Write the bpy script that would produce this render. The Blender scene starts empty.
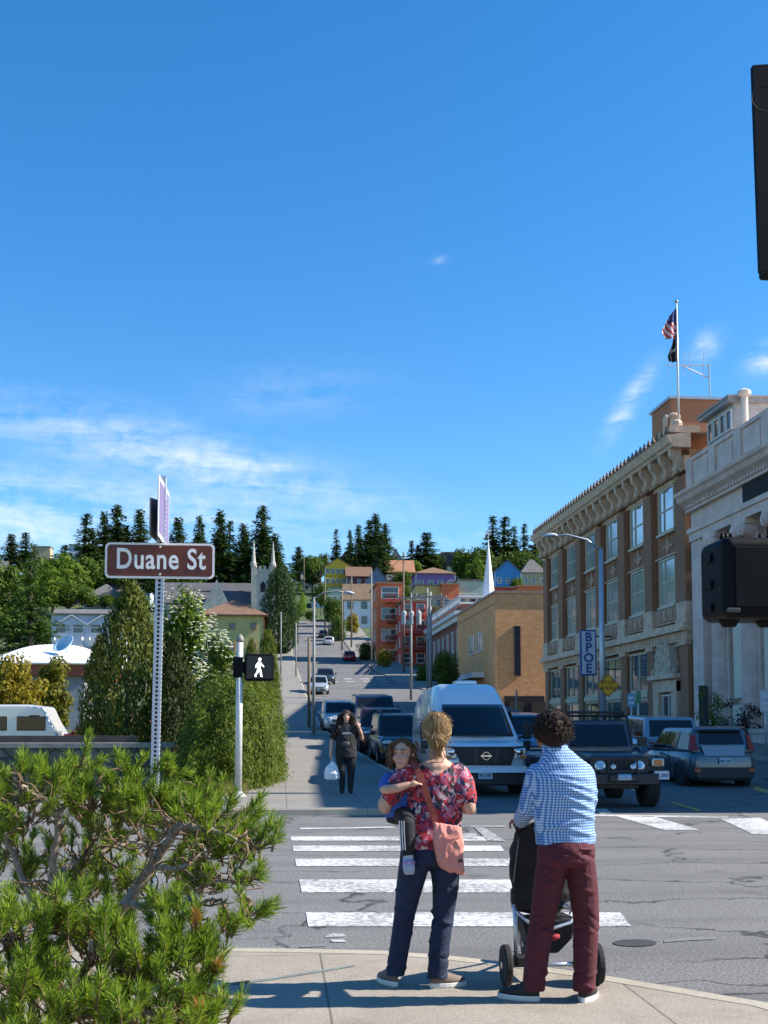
import bpy, bmesh, math, random
from mathutils import Vector, Matrix, noise
R = math.radians
PI = math.pi
rnd = random.Random(11)
SC = bpy.context.scene
COL = SC.collection

# ---------------------------------------------------------------- camera model
FPX, HOR, VPX, PIT, CAMZ = 1150.0, 724.0, 280.0, R(4), 1.7
PY = HOR - FPX * math.tan(PIT)
YAW = math.atan((384 - VPX) * math.cos(PIT) / FPX)
CF = Vector((math.sin(YAW) * math.cos(PIT), math.cos(YAW) * math.cos(PIT), math.sin(PIT)))
CR = Vector((math.cos(YAW), -math.sin(YAW), 0))
CU = CR.cross(CF)
CAMP = Vector((0, 0, CAMZ))

def ray(x, y):
    return CF + CR * ((x - 384) / FPX) + CU * ((PY - y) / FPX)

def at(x, y, Y):
    d = ray(x, y)
    return CAMP + d * (Y / d.y)

def gp(x, y, z=0.0):
    d = ray(x, y)
    return CAMP + d * ((z - CAMZ) / d.z)

def span(x0, x1, yt, yb, Y):
    """real extents at distance Y: x centre, width, top z, bottom z"""
    a, b = at(x0, (yt + yb) / 2, Y), at(x1, (yt + yb) / 2, Y)
    t, q = at((x0 + x1) / 2, yt, Y), at((x0 + x1) / 2, yb, Y)
    return (a.x + b.x) / 2, b.x - a.x, t.z, q.z

# ---------------------------------------------------------------- terrain
PROF = [(-80, 0), (28, 0), (40, .4), (55, 1.0), (80, 2.5), (115, 5.8), (145, 8.6), (177, 11.6), (209, 16.3), (260, 24.6),
        (300, 33), (350, 44), (420, 54), (500, 58), (700, 52), (1000, 30), (1600, -10)]

def prof0(Y):
    for (a, za), (b, zb) in zip(PROF, PROF[1:]):
        if Y <= b:
            return za + (zb - za) * (Y - a) / (b - a)
    return PROF[-1][1]

def prof1(Y):
    if Y < 24: return 0.0
    return sum(prof0(Y + k * 2.0) for k in range(-4, 5)) / 9.0
YST = [-70, -30, 0, 10, 20, 22, 24] + [26 + 3 * i for i in range(0, 80)] + [266 + 8 * i for i in range(0, 36)] + [560, 620, 700, 850, 1000, 1300, 1600]
ZST = [prof1(y) for y in YST]

def H(Y):
    if Y <= YST[0]: return ZST[0]
    for i in range(len(YST) - 1):
        if Y <= YST[i + 1]:
            t = (Y - YST[i]) / (YST[i + 1] - YST[i])
            return ZST[i] * (1 - t) + ZST[i + 1] * t
    return ZST[-1]

def drop(X, Y):
    """the side street on the right falls away from the hill street"""
    if X <= 15.5 or Y < 55: return 0.0
    k = max(0.0, min(1.0, (X - 15.5) / 4.0)) * max(0.0, min(1.0, (142 - Y) / 30.0))
    return k * max(0.0, H(Y) - .55)

def HS(X, Y):
    h = H(Y) - drop(X, Y)
    e = max(0.0, min(1.0, (abs(X - 8) - 28) / 40.0)) * max(0.0, min(1.0, (Y - 60) / 60.0))
    if e > 0:
        h += e * (3.0 * noise.noise(Vector((X * .013, Y * .013, 3.1))) + 1.2 * noise.noise(Vector((X * .05, Y * .05, 7.7))))
    return h

# ---------------------------------------------------------------- materials
MATS = {}

def nt_mat(name):
    m = bpy.data.materials.new(name)
    m.use_nodes = True
    nt = m.node_tree
    b = nt.nodes['Principled BSDF']
    return m, nt, b

def N(nt, typ, **kw):
    n = nt.nodes.new(typ)
    for k, v in kw.items():
        if k in n.inputs.keys():
            n.inputs[k].default_value = v
        else:
            setattr(n, k, v)
    return n

def mixc(nt, fac, a, b, blend='MIX'):
    n = nt.nodes.new('ShaderNodeMix'); n.data_type = 'RGBA'; n.blend_type = blend
    for sock, v in ((n.inputs[0], fac), (n.inputs[6], a), (n.inputs[7], b)):
        if hasattr(v, 'links'): nt.links.new(v, sock)
        elif isinstance(v, (tuple, list)): sock.default_value = (v[0], v[1], v[2], 1)
        else: sock.default_value = v
    return n.outputs[2]

def math_(nt, op, a, b=None, c=None):
    n = nt.nodes.new('ShaderNodeMath'); n.operation = op
    for i, v in enumerate((a, b, c)):
        if v is None: continue
        if hasattr(v, 'links'): nt.links.new(v, n.inputs[i])
        else: n.inputs[i].default_value = v
    return n.outputs[0]

def ramp(nt, fac, stops, interp='LINEAR'):
    n = nt.nodes.new('ShaderNodeValToRGB'); n.color_ramp.interpolation = interp
    cr = n.color_ramp
    while len(cr.elements) < len(stops): cr.elements.new(.5)
    for e, (p, c) in zip(cr.elements, stops):
        e.position = p
        e.color = (c, c, c, 1) if not isinstance(c, (tuple, list)) else (c[0], c[1], c[2], 1)
    nt.links.new(fac, n.inputs[0])
    return n.outputs[0]

def coord(nt, kind='Object'):
    return nt.nodes.new('ShaderNodeTexCoord').outputs[kind]

def noise_t(nt, vec, scale, detail=4, rough=.6, dist=0):
    n = N(nt, 'ShaderNodeTexNoise', Scale=scale, Detail=detail, Roughness=rough, Distortion=dist)
    nt.links.new(vec, n.inputs['Vector'])
    return n.outputs['Fac']

def bump(nt, b, h, strength=.3, dist=.01):
    n = N(nt, 'ShaderNodeBump', Strength=strength, Distance=dist)
    nt.links.new(h, n.inputs['Height']); nt.links.new(n.outputs[0], b.inputs['Normal'])

def M(name, col=(.5, .5, .5), rough=.6, var=.18, scale=3.0, metal=0.0, bmp=0.0, spec=.5, coat=0.0, bscale=None):
    if name in MATS: return MATS[name]
    m, nt, b = nt_mat(name)
    v = coord(nt)
    f = noise_t(nt, v, scale, 6, .65)
    lo = tuple(max(0, c * (1 - var)) for c in col); hi = tuple(min(1, c * (1 + var)) for c in col)
    c = mixc(nt, ramp(nt, f, [(.3, 0.0), (.7, 1.0)]), lo, hi)
    nt.links.new(c, b.inputs['Base Color'])
    b.inputs['Roughness'].default_value = rough
    b.inputs['Metallic'].default_value = metal
    b.inputs['Specular IOR Level'].default_value = spec
    if coat:
        b.inputs['Coat Weight'].default_value = coat
        b.inputs['Coat Roughness'].default_value = .05
    if bmp:
        bump(nt, b, noise_t(nt, v, bscale or scale * 6, 5, .6), bmp, .02)
    MATS[name] = m
    return m

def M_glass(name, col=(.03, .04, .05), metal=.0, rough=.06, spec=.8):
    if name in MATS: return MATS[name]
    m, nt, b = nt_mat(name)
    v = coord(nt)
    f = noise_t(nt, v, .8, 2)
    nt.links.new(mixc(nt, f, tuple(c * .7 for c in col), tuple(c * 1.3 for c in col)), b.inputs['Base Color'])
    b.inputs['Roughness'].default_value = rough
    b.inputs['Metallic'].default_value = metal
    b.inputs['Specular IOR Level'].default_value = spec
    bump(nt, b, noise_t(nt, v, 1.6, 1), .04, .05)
    MATS[name] = m
    return m

def M_brick(name, c1, c2, mortar, bw=.22, bh=.075, ms=.012, var=.5, streak=(2.2, 2.2, .5)):
    if name in MATS: return MATS[name]
    m, nt, b = nt_mat(name)
    v = coord(nt)
    s = nt.nodes.new('ShaderNodeSeparateXYZ'); nt.links.new(v, s.inputs[0])
    u = math_(nt, 'ADD', s.outputs[0], s.outputs[1])
    cb = nt.nodes.new('ShaderNodeCombineXYZ'); nt.links.new(u, cb.inputs[0]); nt.links.new(s.outputs[2], cb.inputs[1])
    br = N(nt, 'ShaderNodeTexBrick', Scale=1.0)
    br.inputs['Color1'].default_value = (*c1, 1); br.inputs['Color2'].default_value = (*c2, 1); br.inputs['Mortar'].default_value = (*mortar, 1)
    br.inputs['Brick Width'].default_value = bw; br.inputs['Row Height'].default_value = bh; br.inputs['Mortar Size'].default_value = ms
    nt.links.new(cb.outputs[0], br.inputs['Vector'])
    big = noise_t(nt, v, .35, 6, .7)
    str_ = nt.nodes.new('ShaderNodeMapping'); str_.inputs['Scale'].default_value = streak
    nt.links.new(v, str_.inputs[0])
    st = noise_t(nt, str_.outputs[0], 1.3, 5, .7)
    c = mixc(nt, math_(nt, 'MULTIPLY', ramp(nt, big, [(.35, 0.), (.75, 1.)]), var), br.outputs['Color'], tuple(x * .55 for x in c1))
    c = mixc(nt, math_(nt, 'MULTIPLY', ramp(nt, st, [(.5, 0.), (.8, 1.)]), var * .6), c, tuple(min(1, x * 1.35) for x in c2))
    nt.links.new(c, b.inputs['Base Color'])
    b.inputs['Roughness'].default_value = .85
    bump(nt, b, br.outputs['Fac'], -.3, .01)
    MATS[name] = m
    return m

def M_leaf(name, a, b_, trans=.3, rough=.6, nscale=.6):
    """leaf colour varies per leaf and in clumps"""
    if name in MATS: return MATS[name]
    m, nt, b = nt_mat(name)
    g = nt.nodes.new('ShaderNodeNewGeometry')
    f = math_(nt, 'ADD', math_(nt, 'MULTIPLY', g.outputs['Random Per Island'], .55), math_(nt, 'MULTIPLY', noise_t(nt, coord(nt), nscale, 4), .55))
    c = mixc(nt, ramp(nt, f, [(.2, 0.), (.85, 1.)]), a, b_)
    nt.links.new(c, b.inputs['Base Color'])
    b.inputs['Roughness'].default_value = rough
    b.inputs['Specular IOR Level'].default_value = .12
    t = nt.nodes.new('ShaderNodeBsdfTranslucent')
    nt.links.new(mixc(nt, 1.0, c, (1.25, 1.25, .7), 'MULTIPLY'), t.inputs['Color'])
    mx = nt.nodes.new('ShaderNodeMixShader'); mx.inputs[0].default_value = trans
    nt.links.new(b.outputs[0], mx.inputs[1]); nt.links.new(t.outputs[0], mx.inputs[2])
    nt.links.new(mx.outputs[0], nt.nodes['Material Output'].inputs['Surface'])
    MATS[name] = m
    return m

def M_emit(name, col, s):
    if name in MATS: return MATS[name]
    m, nt, b = nt_mat(name)
    b.inputs['Base Color'].default_value = (*col, 1)
    b.inputs['Emission Color'].default_value = (*col, 1); b.inputs['Emission Strength'].default_value = s
    MATS[name] = m
    return m

# ---------------------------------------------------------------- mesh builder
class MB:
    def __init__(s):
        s.v, s.f, s.m, s.mi = [], [], [], 0

    def add(s, vs, fs):
        o = len(s.v)
        s.v += [tuple(p) for p in vs]
        for f in fs:
            s.f.append(tuple(i + o for i in f)); s.m.append(s.mi)
        return s

    def box(s, c, d, rz=0.0, rx=0.0, taper=1.0):
        x, y, z = d[0] / 2, d[1] / 2, d[2] / 2
        mt = Matrix.Translation(c) @ Matrix.Rotation(rz, 4, 'Z') @ Matrix.Rotation(rx, 4, 'X')
        t = taper
        vs = [(-x, -y, -z), (x, -y, -z), (x, y, -z), (-x, y, -z), (-x * t, -y * t, z), (x * t, -y * t, z), (x * t, y * t, z), (-x * t, y * t, z)]
        return s.add([mt @ Vector(p) for p in vs], [(0, 3, 2, 1), (4, 5, 6, 7), (0, 1, 5, 4), (1, 2, 6, 5), (2, 3, 7, 6), (3, 0, 4, 7)])

    def b2(s, x0, x1, y0, y1, z0, z1):
        return s.box(((x0 + x1) / 2, (y0 + y1) / 2, (z0 + z1) / 2), (abs(x1 - x0), abs(y1 - y0), abs(z1 - z0)))

    def tube(s, pts, rad, n=8, cap=True, ell=None):
        """tube along pts; rad a number or one per point; ell = list of (rx, ry) pairs"""
        P = [Vector(p) for p in pts]; k = len(P)
        rr = [rad] * k if isinstance(rad, (int, float)) else list(rad)
        rings = []; side = None
        for i in range(k):
            t = (P[min(i + 1, k - 1)] - P[max(i - 1, 0)])
            t = t.normalized() if t.length > 1e-9 else Vector((0, 0, 1))
            if side is None:
                ref = Vector((1, 0, 0)) if abs(t.x) < .8 else Vector((0, 1, 0))
            else: ref = side
            side = (ref - t * ref.dot(t))
            if side.length < 1e-4:
                ref = Vector((0, 1, 0)); side = ref - t * ref.dot(t)
            side.normalize(); up = t.cross(side)
            a, b = ell[i] if ell else (rr[i], rr[i])
            rings.append([P[i] + side * (a * math.cos(2 * PI * j / n)) + up * (b * math.sin(2 * PI * j / n)) for j in range(n)])
        return s.loft(rings, cap)

    def loft(s, rings, cap=True, closed=True):
        n = len(rings[0]); vs = [p for r in rings for p in r]; fs = []
        for i in range(len(rings) - 1):
            for j in range(n if closed else n - 1):
                a, b = i * n + j, i * n + (j + 1) % n
                fs.append((a, b, b + n, a + n))
        if cap:
            fs.append(tuple(range(n - 1, -1, -1))); fs.append(tuple(range((len(rings) - 1) * n, len(rings) * n)))
        return s.add(vs, fs)

    def ell(s, c, r, nu=14, nv=9, rot=None):
        c = Vector(c); rings = []
        for i in range(nv + 1):
            a = PI * (i + .02) / (nv + .04) - PI / 2
            rings.append([Vector((r[0] * math.cos(a) * math.cos(2 * PI * j / nu), r[1] * math.cos(a) * math.sin(2 * PI * j / nu), r[2] * math.sin(a))) for j in range(nu)])
        if rot: rings = [[rot @ p for p in q] for q in rings]
        return s.loft([[p + c for p in q] for q in rings])

    def lathe(s, prof_, c=(0, 0, 0), n=16, axis='Z'):
        c = Vector(c); rings = []
        for r_, h_ in prof_:
            q = []
            for j in range(n):
                a = 2 * PI * j / n
                p = (r_ * math.cos(a), r_ * math.sin(a), h_)
                if axis == 'X': p = (p[2], p[0], p[1])
                if axis == 'Y': p = (p[1], p[2], p[0])
                q.append(Vector(p) + c)
            rings.append(q)
        return s.loft(rings)

    def quad(s, a, b, c, d):
        return s.add([a, b, c, d], [(0, 1, 2, 3)])

    def prism(s, poly, vec):
        """closed polygon (3D points) pushed along vec"""
        n = len(poly); vec = Vector(vec)
        P = [Vector(p) for p in poly]
        return s.add(P + [p + vec for p in P], [tuple(range(n - 1, -1, -1)), tuple(range(n, 2 * n))] + [(i, (i + 1) % n, n + (i + 1) % n, n + i) for i in range(n)])

    def plate(s, P, th):
        """panel of four points given a thickness along its normal"""
        P = [Vector(p) for p in P]
        nn = (P[1] - P[0]).cross(P[2] - P[0]).normalized() * th
        return s.prism(P, nn)

    def build(s, name, mats, parent=None, smooth=False, bevel=0, seg=2, loc=None, rz=0):
        me = bpy.data.meshes.new(name)
        me.from_pydata(s.v, [], s.f)
        mats = mats if isinstance(mats, (list, tuple)) else [mats]
        for m in mats: me.materials.append(m)
        if len(mats) > 1: me.polygons.foreach_set('material_index', s.m)
        bm = bmesh.new(); bm.from_mesh(me)
        if len(bm.faces) < 60000: bmesh.ops.recalc_face_normals(bm, faces=bm.faces)
        bm.to_mesh(me); bm.free()
        if smooth: me.polygons.foreach_set('use_smooth', [True] * len(me.polygons))
        o = bpy.data.objects.new(name, me); COL.objects.link(o)
        if parent: o.parent = parent
        if loc: o.location = loc
        if rz: o.rotation_euler.z = rz
        if bevel:
            b = o.modifiers.new('bevel', 'BEVEL'); b.width = bevel; b.segments = seg; b.limit_method = 'ANGLE'; b.angle_limit = R(25)
            if smooth is False and seg > 1:
                me.polygons.foreach_set('use_smooth', [True] * len(me.polygons))
                b.harden_normals = True
        return o

def tag(o, label, cat, group=None, kind=None):
    if label: o['label'] = label
    if cat: o['category'] = cat
    if group: o['group'] = group
    if kind: o['kind'] = kind
    return o

def thing(name, label, cat, loc=(0, 0, 0), rz=0.0, group=None):
    o = bpy.data.objects.new(name, None); COL.objects.link(o)
    o.empty_display_size = .3
    o.location = loc; o.rotation_euler.z = rz
    return tag(o, label, cat, group)

def struct(name, mb, mats, **kw):
    o = mb.build(name, mats, **kw); o['kind'] = 'structure'; return o

def kids(o): return [c for c in bpy.data.objects if c.parent == o]

def dup(o, loc, rz=0.0, label=None, parent=None, sc=None, group=None):
    c = o.copy(); COL.objects.link(c); c.parent = parent
    c.location = loc; c.rotation_euler.z = rz
    if sc: c.scale = sc if isinstance(sc, (tuple, list)) else (sc, sc, sc)
    if label: c['label'] = label
    if group: c['group'] = group
    for ch in kids(o):
        d = dup(ch, ch.location, ch.rotation_euler.z, parent=c)
        d.rotation_euler = ch.rotation_euler
    return c

def baked(o):
    """replace an object's mesh by its evaluated one"""
    bpy.context.view_layer.update()
    dg = bpy.context.evaluated_depsgraph_get()
    me = bpy.data.meshes.new_from_object(o.evaluated_get(dg))
    o.modifiers.clear(); o.data = me
    return o

def text(name, body, size, mat, parent, loc, rot, ext=.004, offset=0.0, sx=1.0, align='CENTER', spacing=1.0):
    cu = bpy.data.curves.new(name, 'FONT'); cu.body = body; cu.size = size; cu.extrude = ext; cu.offset = offset
    cu.align_x = align; cu.align_y = 'CENTER'; cu.space_character = spacing; cu.resolution_u = 4
    o = bpy.data.objects.new(name, cu); COL.objects.link(o)
    baked_me = None
    bpy.context.view_layer.update()
    dg = bpy.context.evaluated_depsgraph_get()
    baked_me = bpy.data.meshes.new_from_object(o.evaluated_get(dg))
    bpy.data.objects.remove(o)
    o = bpy.data.objects.new(name, baked_me); COL.objects.link(o)
    o.data.materials.clear(); o.data.materials.append(mat)
    o.parent = parent; o.location = loc; o.rotation_euler = rot; o.scale.x = sx
    return o

def yauto(x, yb):
    """distance at which the view ray through (x, yb) meets the hillside"""
    Y = 60.0
    while Y < 430:
        p = at(x, yb, Y)
        if p.z <= HS(p.x, Y): return Y
        Y += 1.0
    return 400.0
# ---------------------------------------------------------------- world, sun, camera
SUN_EL, SUN_AZ = R(37), R(-4)      # azimuth measured from +X towards +Y
sd = Vector((math.cos(SUN_EL) * math.cos(SUN_AZ), math.cos(SUN_EL) * math.sin(SUN_AZ), math.sin(SUN_EL)))
w = bpy.data.worlds.new('World'); SC.world = w; w.use_nodes = True
nt = w.node_tree
bg = nt.nodes['Background']
sky = nt.nodes.new('ShaderNodeTexSky'); sky.sky_type = 'NISHITA'; sky.sun_disc = False
sky.sun_elevation = SUN_EL; sky.sun_rotation = math.atan2(sd.x, sd.y)
sky.air_density = 1.0; sky.dust_density = .12; sky.ozone_density = 4.5; sky.altitude = 30
hs = nt.nodes.new('ShaderNodeHueSaturation'); hs.inputs['Saturation'].default_value = 1.31
gm = nt.nodes.new('ShaderNodeGamma'); gm.inputs['Gamma'].default_value = .95
nt.links.new(sky.outputs[0], gm.inputs['Color']); nt.links.new(gm.outputs[0], hs.inputs['Color'])
dirv = nt.nodes.new('ShaderNodeTexCoord').outputs['Generated']
sp = nt.nodes.new('ShaderNodeSeparateXYZ'); nt.links.new(dirv, sp.inputs[0])
az = math_(nt, 'ARCTAN2', sp.outputs[0], sp.outputs[1])
el = math_(nt, 'ARCSINE', sp.outputs[2])

def dir_of(x, y):
    d = ray(x, y).normalized()
    return math.atan2(d.x, d.y), math.asin(d.z)
acc = None
# soft regions of the sky that carry cloud: centre direction, half-extents (radians), tilt, density
for (cx, cy, rx, ry, tl, dens) in [(190, 462, .15, .024, -.20, .95), (60, 436, .11, .018, -.2, .5), (30, 520, .12, .04, -.12, .9), (130, 500, .16, .022, -.08, .75), (230, 500, .10, .018, -.1, .6),
                             (630, 402, .028, .0075, .95, 1.0), (706, 346, .013, .009, .5, .9), (768, 358, .016, .011, .5, .9), (440, 260, .006, .003, .2, .4),
                             (290, 396, .07, .022, .1, .22), (380, 548, .12, .016, 0, .3), (470, 540, .06, .012, 0, .3)]:
    a0, e0 = dir_of(cx, cy)
    da = math_(nt, 'SUBTRACT', az, a0); de = math_(nt, 'SUBTRACT', el, e0)
    u = math_(nt, 'ADD', math_(nt, 'MULTIPLY', da, math.cos(tl)), math_(nt, 'MULTIPLY', de, math.sin(tl)))
    v = math_(nt, 'SUBTRACT', math_(nt, 'MULTIPLY', de, math.cos(tl)), math_(nt, 'MULTIPLY', da, math.sin(tl)))
    u = math_(nt, 'DIVIDE', u, rx); v = math_(nt, 'DIVIDE', v, ry)
    q = math_(nt, 'ADD', math_(nt, 'MULTIPLY', u, u), math_(nt, 'MULTIPLY', v, v))
    g = math_(nt, 'MULTIPLY', math_(nt, 'EXPONENT', math_(nt, 'MULTIPLY', q, -1.0)), dens)
    acc = g if acc is None else math_(nt, 'MAXIMUM', acc, g)
cv = nt.nodes.new('ShaderNodeCombineXYZ'); nt.links.new(az, cv.inputs[0]); nt.links.new(el, cv.inputs[1])
mp = nt.nodes.new('ShaderNodeMapping'); mp.inputs['Scale'].default_value = (8, 52, 1); mp.inputs['Rotation'].default_value = (0, 0, .2)
nt.links.new(cv.outputs[0], mp.inputs[0])
n1 = noise_t(nt, mp.outputs[0], 1.0, 8, .62, .6)
mp2 = nt.nodes.new('ShaderNodeMapping'); mp2.inputs['Scale'].default_value = (50, 70, 1)
nt.links.new(cv.outputs[0], mp2.inputs[0])
n2 = noise_t(nt, mp2.outputs[0], 1.0, 6, .6, .4)
nn_ = math_(nt, 'ADD', math_(nt, 'MULTIPLY', n1, .65), math_(nt, 'MULTIPLY', n2, .35))
cl = math_(nt, 'MULTIPLY', acc, ramp(nt, nn_, [(.38, 0.), (.70, 1.)]))
cl = math_(nt, 'MINIMUM', math_(nt, 'MULTIPLY', cl, .95), .92)
CLOUD = (4.6, 4.9, 5.6)
skyc = mixc(nt, cl, hs.outputs[0], CLOUD)
nt.links.new(skyc, bg.inputs['Color'])
bg.inputs['Strength'].default_value = .103

sl = bpy.data.lights.new('sun', 'SUN'); sl.energy = 4.3; sl.angle = R(.5); sl.color = (1, .93, .82)
so = bpy.data.objects.new('sun', sl); COL.objects.link(so)
so.rotation_euler = (-sd).to_track_quat('-Z', 'Y').to_euler(); so.location = (60, 10, 60)

cam = bpy.data.cameras.new('camera'); co = bpy.data.objects.new('camera', cam); COL.objects.link(co)
cam.sensor_width = 36; cam.lens = FPX / 1024 * 36; cam.clip_end = 5000; cam.clip_start = .05
cam.shift_y = (PY - 512) / 1024
co.location = CAMP; co.rotation_euler = (PI / 2 + PIT, 0, -YAW)
SC.camera = co
SC.view_settings.view_transform = 'Standard'; SC.view_settings.look = 'None'
SC.view_settings.exposure = 1.2; SC.view_settings.gamma = 1
try:
    SC.cycles.max_bounces = 6; SC.cycles.diffuse_bounces = 3; SC.cycles.glossy_bounces = 3; SC.cycles.transparent_max_bounces = 6
    SC.cycles.caustics_reflective = False; SC.cycles.caustics_refractive = False
    SC.cycles.use_denoising = True
    SC.cycles.sample_clamp_indirect = 4
except Exception: pass

# ---------------------------------------------------------------- ground materials
def asphalt():
    m, nt, b = nt_mat('asphalt')
    v = coord(nt)
    big = noise_t(nt, v, .22, 5, .65); mid = noise_t(nt, v, 2.2, 5, .7); fine = noise_t(nt, v, 42, 4, .85)
    c = mixc(nt, ramp(nt, big, [(.3, 0.), (.7, 1.)]), (.105, .103, .100), (.155, .152, .147))
    c = mixc(nt, math_(nt, 'MULTIPLY', ramp(nt, mid, [(.45, 0.), (.75, 1.)]), .35), c, (.07, .068, .066))
    c = mixc(nt, ramp(nt, fine, [(.46, 0.), (.66, .8)]), c, (.33, .32, .305))
    c = mixc(nt, ramp(nt, fine, [(.30, .9), (.47, 0.)]), c, (.03, .03, .03))
    tw = nt.nodes.new('ShaderNodeMapping'); tw.inputs['Scale'].default_value = (.06, 1.1, 1); nt.links.new(v, tw.inputs[0])
    c = mixc(nt, math_(nt, 'MULTIPLY', ramp(nt, noise_t(nt, tw.outputs[0], 1.0, 3, .5), [(.48, 0.), (.68, 1.)]), .38), c, (.075, .073, .071))
    c = mixc(nt, math_(nt, 'MULTIPLY', ramp(nt, noise_t(nt, v, 1.1, 2, .4), [(.66, 0.), (.74, 1.)]), .45), c, (.05, .049, .048))
    # cracks: thin, wandering, only in some regions
    wv = nt.nodes.new('ShaderNodeMapping'); wv.inputs['Scale'].default_value = (.28, .62, 1)
    nt.links.new(v, wv.inputs[0])
    nz = N(nt, 'ShaderNodeTexNoise', Scale=2.5, Detail=5.0); nt.links.new(v, nz.inputs['Vector'])
    dv = nt.nodes.new('ShaderNodeVectorMath'); dv.operation = 'MULTIPLY_ADD'
    nt.links.new(nz.outputs['Color'], dv.inputs[0]); dv.inputs[1].default_value = (.35, .35, 0); nt.links.new(wv.outputs[0], dv.inputs[2])
    vo = nt.nodes.new('ShaderNodeTexVoronoi'); vo.feature = 'DISTANCE_TO_EDGE'; vo.inputs['Scale'].default_value = 1.0
    nt.links.new(dv.outputs[0], vo.inputs['Vector'])
    cr = ramp(nt, vo.outputs['Distance'], [(.005, 1.), (.017, 0.)])
    msk = ramp(nt, noise_t(nt, v, .3, 3), [(.40, 0.), (.50, 1.)])
    cr = math_(nt, 'MULTIPLY', math_(nt, 'MULTIPLY', cr, msk), .8)
    c = mixc(nt, cr, c, (.02, .02, .02))
    nt.links.new(c, b.inputs['Base Color'])
    b.inputs['Roughness'].default_value = .88; b.inputs['Specular IOR Level'].default_value = .3
    bump(nt, b, math_(nt, 'SUBTRACT', fine, cr), .45, .006)
    return m

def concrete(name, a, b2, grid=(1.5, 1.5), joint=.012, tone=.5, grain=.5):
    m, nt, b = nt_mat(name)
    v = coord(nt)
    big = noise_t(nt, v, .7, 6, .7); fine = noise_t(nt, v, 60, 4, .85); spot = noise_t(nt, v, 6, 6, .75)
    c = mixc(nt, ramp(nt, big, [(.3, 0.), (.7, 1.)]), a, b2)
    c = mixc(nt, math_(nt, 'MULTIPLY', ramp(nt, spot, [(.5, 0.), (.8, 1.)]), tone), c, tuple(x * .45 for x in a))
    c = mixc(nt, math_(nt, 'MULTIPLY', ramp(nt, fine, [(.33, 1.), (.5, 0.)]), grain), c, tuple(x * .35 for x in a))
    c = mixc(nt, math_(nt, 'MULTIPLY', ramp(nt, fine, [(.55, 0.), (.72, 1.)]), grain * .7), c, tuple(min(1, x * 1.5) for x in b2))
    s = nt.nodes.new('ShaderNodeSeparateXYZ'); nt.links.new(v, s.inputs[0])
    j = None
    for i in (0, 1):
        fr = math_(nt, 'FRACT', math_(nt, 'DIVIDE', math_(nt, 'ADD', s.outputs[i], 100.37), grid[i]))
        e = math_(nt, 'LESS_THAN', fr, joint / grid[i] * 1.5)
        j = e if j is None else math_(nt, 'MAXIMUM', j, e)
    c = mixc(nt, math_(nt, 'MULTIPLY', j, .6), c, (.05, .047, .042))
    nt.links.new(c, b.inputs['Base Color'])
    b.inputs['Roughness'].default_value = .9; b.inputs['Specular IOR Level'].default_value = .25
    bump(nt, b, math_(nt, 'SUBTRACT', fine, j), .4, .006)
    return m

def M_paint(name, col, wear=.5):
    m, nt, b = nt_mat(name)
    v = coord(nt)
    f = noise_t(nt, v, 14, 8, .8); g = noise_t(nt, v, 100, 2, .7); q = noise_t(nt, v, .9, 4, .6)
    t = math_(nt, 'ADD', math_(nt, 'MULTIPLY', f, .6), math_(nt, 'ADD', math_(nt, 'MULTIPLY', g, .25), math_(nt, 'MULTIPLY', q, .25)))
    c = mixc(nt, ramp(nt, t, [(wear, 1.), (wear + .10, 0.)]), col, (.16, .155, .15))
    nt.links.new(c, b.inputs['Base Color']); b.inputs['Roughness'].default_value = .75
    bump(nt, b, g, .3, .004)
    return m
ASPH = asphalt()
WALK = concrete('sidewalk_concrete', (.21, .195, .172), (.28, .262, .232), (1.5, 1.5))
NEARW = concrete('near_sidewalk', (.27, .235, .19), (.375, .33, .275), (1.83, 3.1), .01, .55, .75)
CURB = concrete('curb_concrete', (.33, .295, .23), (.46, .41, .325), (3.0, 3.0), .01, .5, .4)
WHITE_P = M_paint('road_white', (.64, .64, .62), .495)
FADED_P = M_paint('road_faded', (.55, .55, .53), .52)
YEL_P = M_paint('road_yellow', (.62, .40, .08), .47)
GREEN_P = M_paint('survey_green', (.18, .28, .225), .53)
PATCH = M('asphalt_patch', (.035, .035, .036), .85, .25, 4, bmp=.3, bscale=60)
def M_ground():
    m, nt, b = nt_mat('hill_grass')
    v = coord(nt)
    f = noise_t(nt, v, .08, 6, .7); g = noise_t(nt, v, 1.3, 5, .7)
    c = mixc(nt, ramp(nt, f, [(.35, 0.), (.7, 1.)]), (.03, .055, .014), (.075, .12, .03))
    c = mixc(nt, ramp(nt, g, [(.5, 0.), (.75, .7)]), c, (.10, .09, .045))
    nt.links.new(c, b.inputs['Base Color']); b.inputs['Roughness'].default_value = .95
    bump(nt, b, g, .6, .2)
    return m
GRASS = M_ground()

# ---------------------------------------------------------------- ground, roads, sidewalks
XS = [-900, -600, -420, -300, -220, -160, -120, -95, -75, -60, -48, -38, -30, -22, -14, -6, 0, 8, 15.5, 17, 19.5, 25, 36, 44, 52, 62, 74, 90, 110, 140, 180, 240, 330, 460, 650, 900]
mb = MB()
vs = [(x, y, HS(x, y) - .05) for y in YST for x in XS]
nx = len(XS)
mb.add(vs, [(j * nx + i, j * nx + i + 1, (j + 1) * nx + i + 1, (j + 1) * nx + i) for j in range(len(YST) - 1) for i in range(nx - 1)])
struct('ground', mb, GRASS)

def curbx(Y):   # left curb of the street that climbs the hill
    if Y < 24: return 3.7
    if Y < 60: return 3.7 - (Y - 24) / 36 * 1.4
    return max(1.9, 2.3 - (Y - 60) / 200 * .5)

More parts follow.
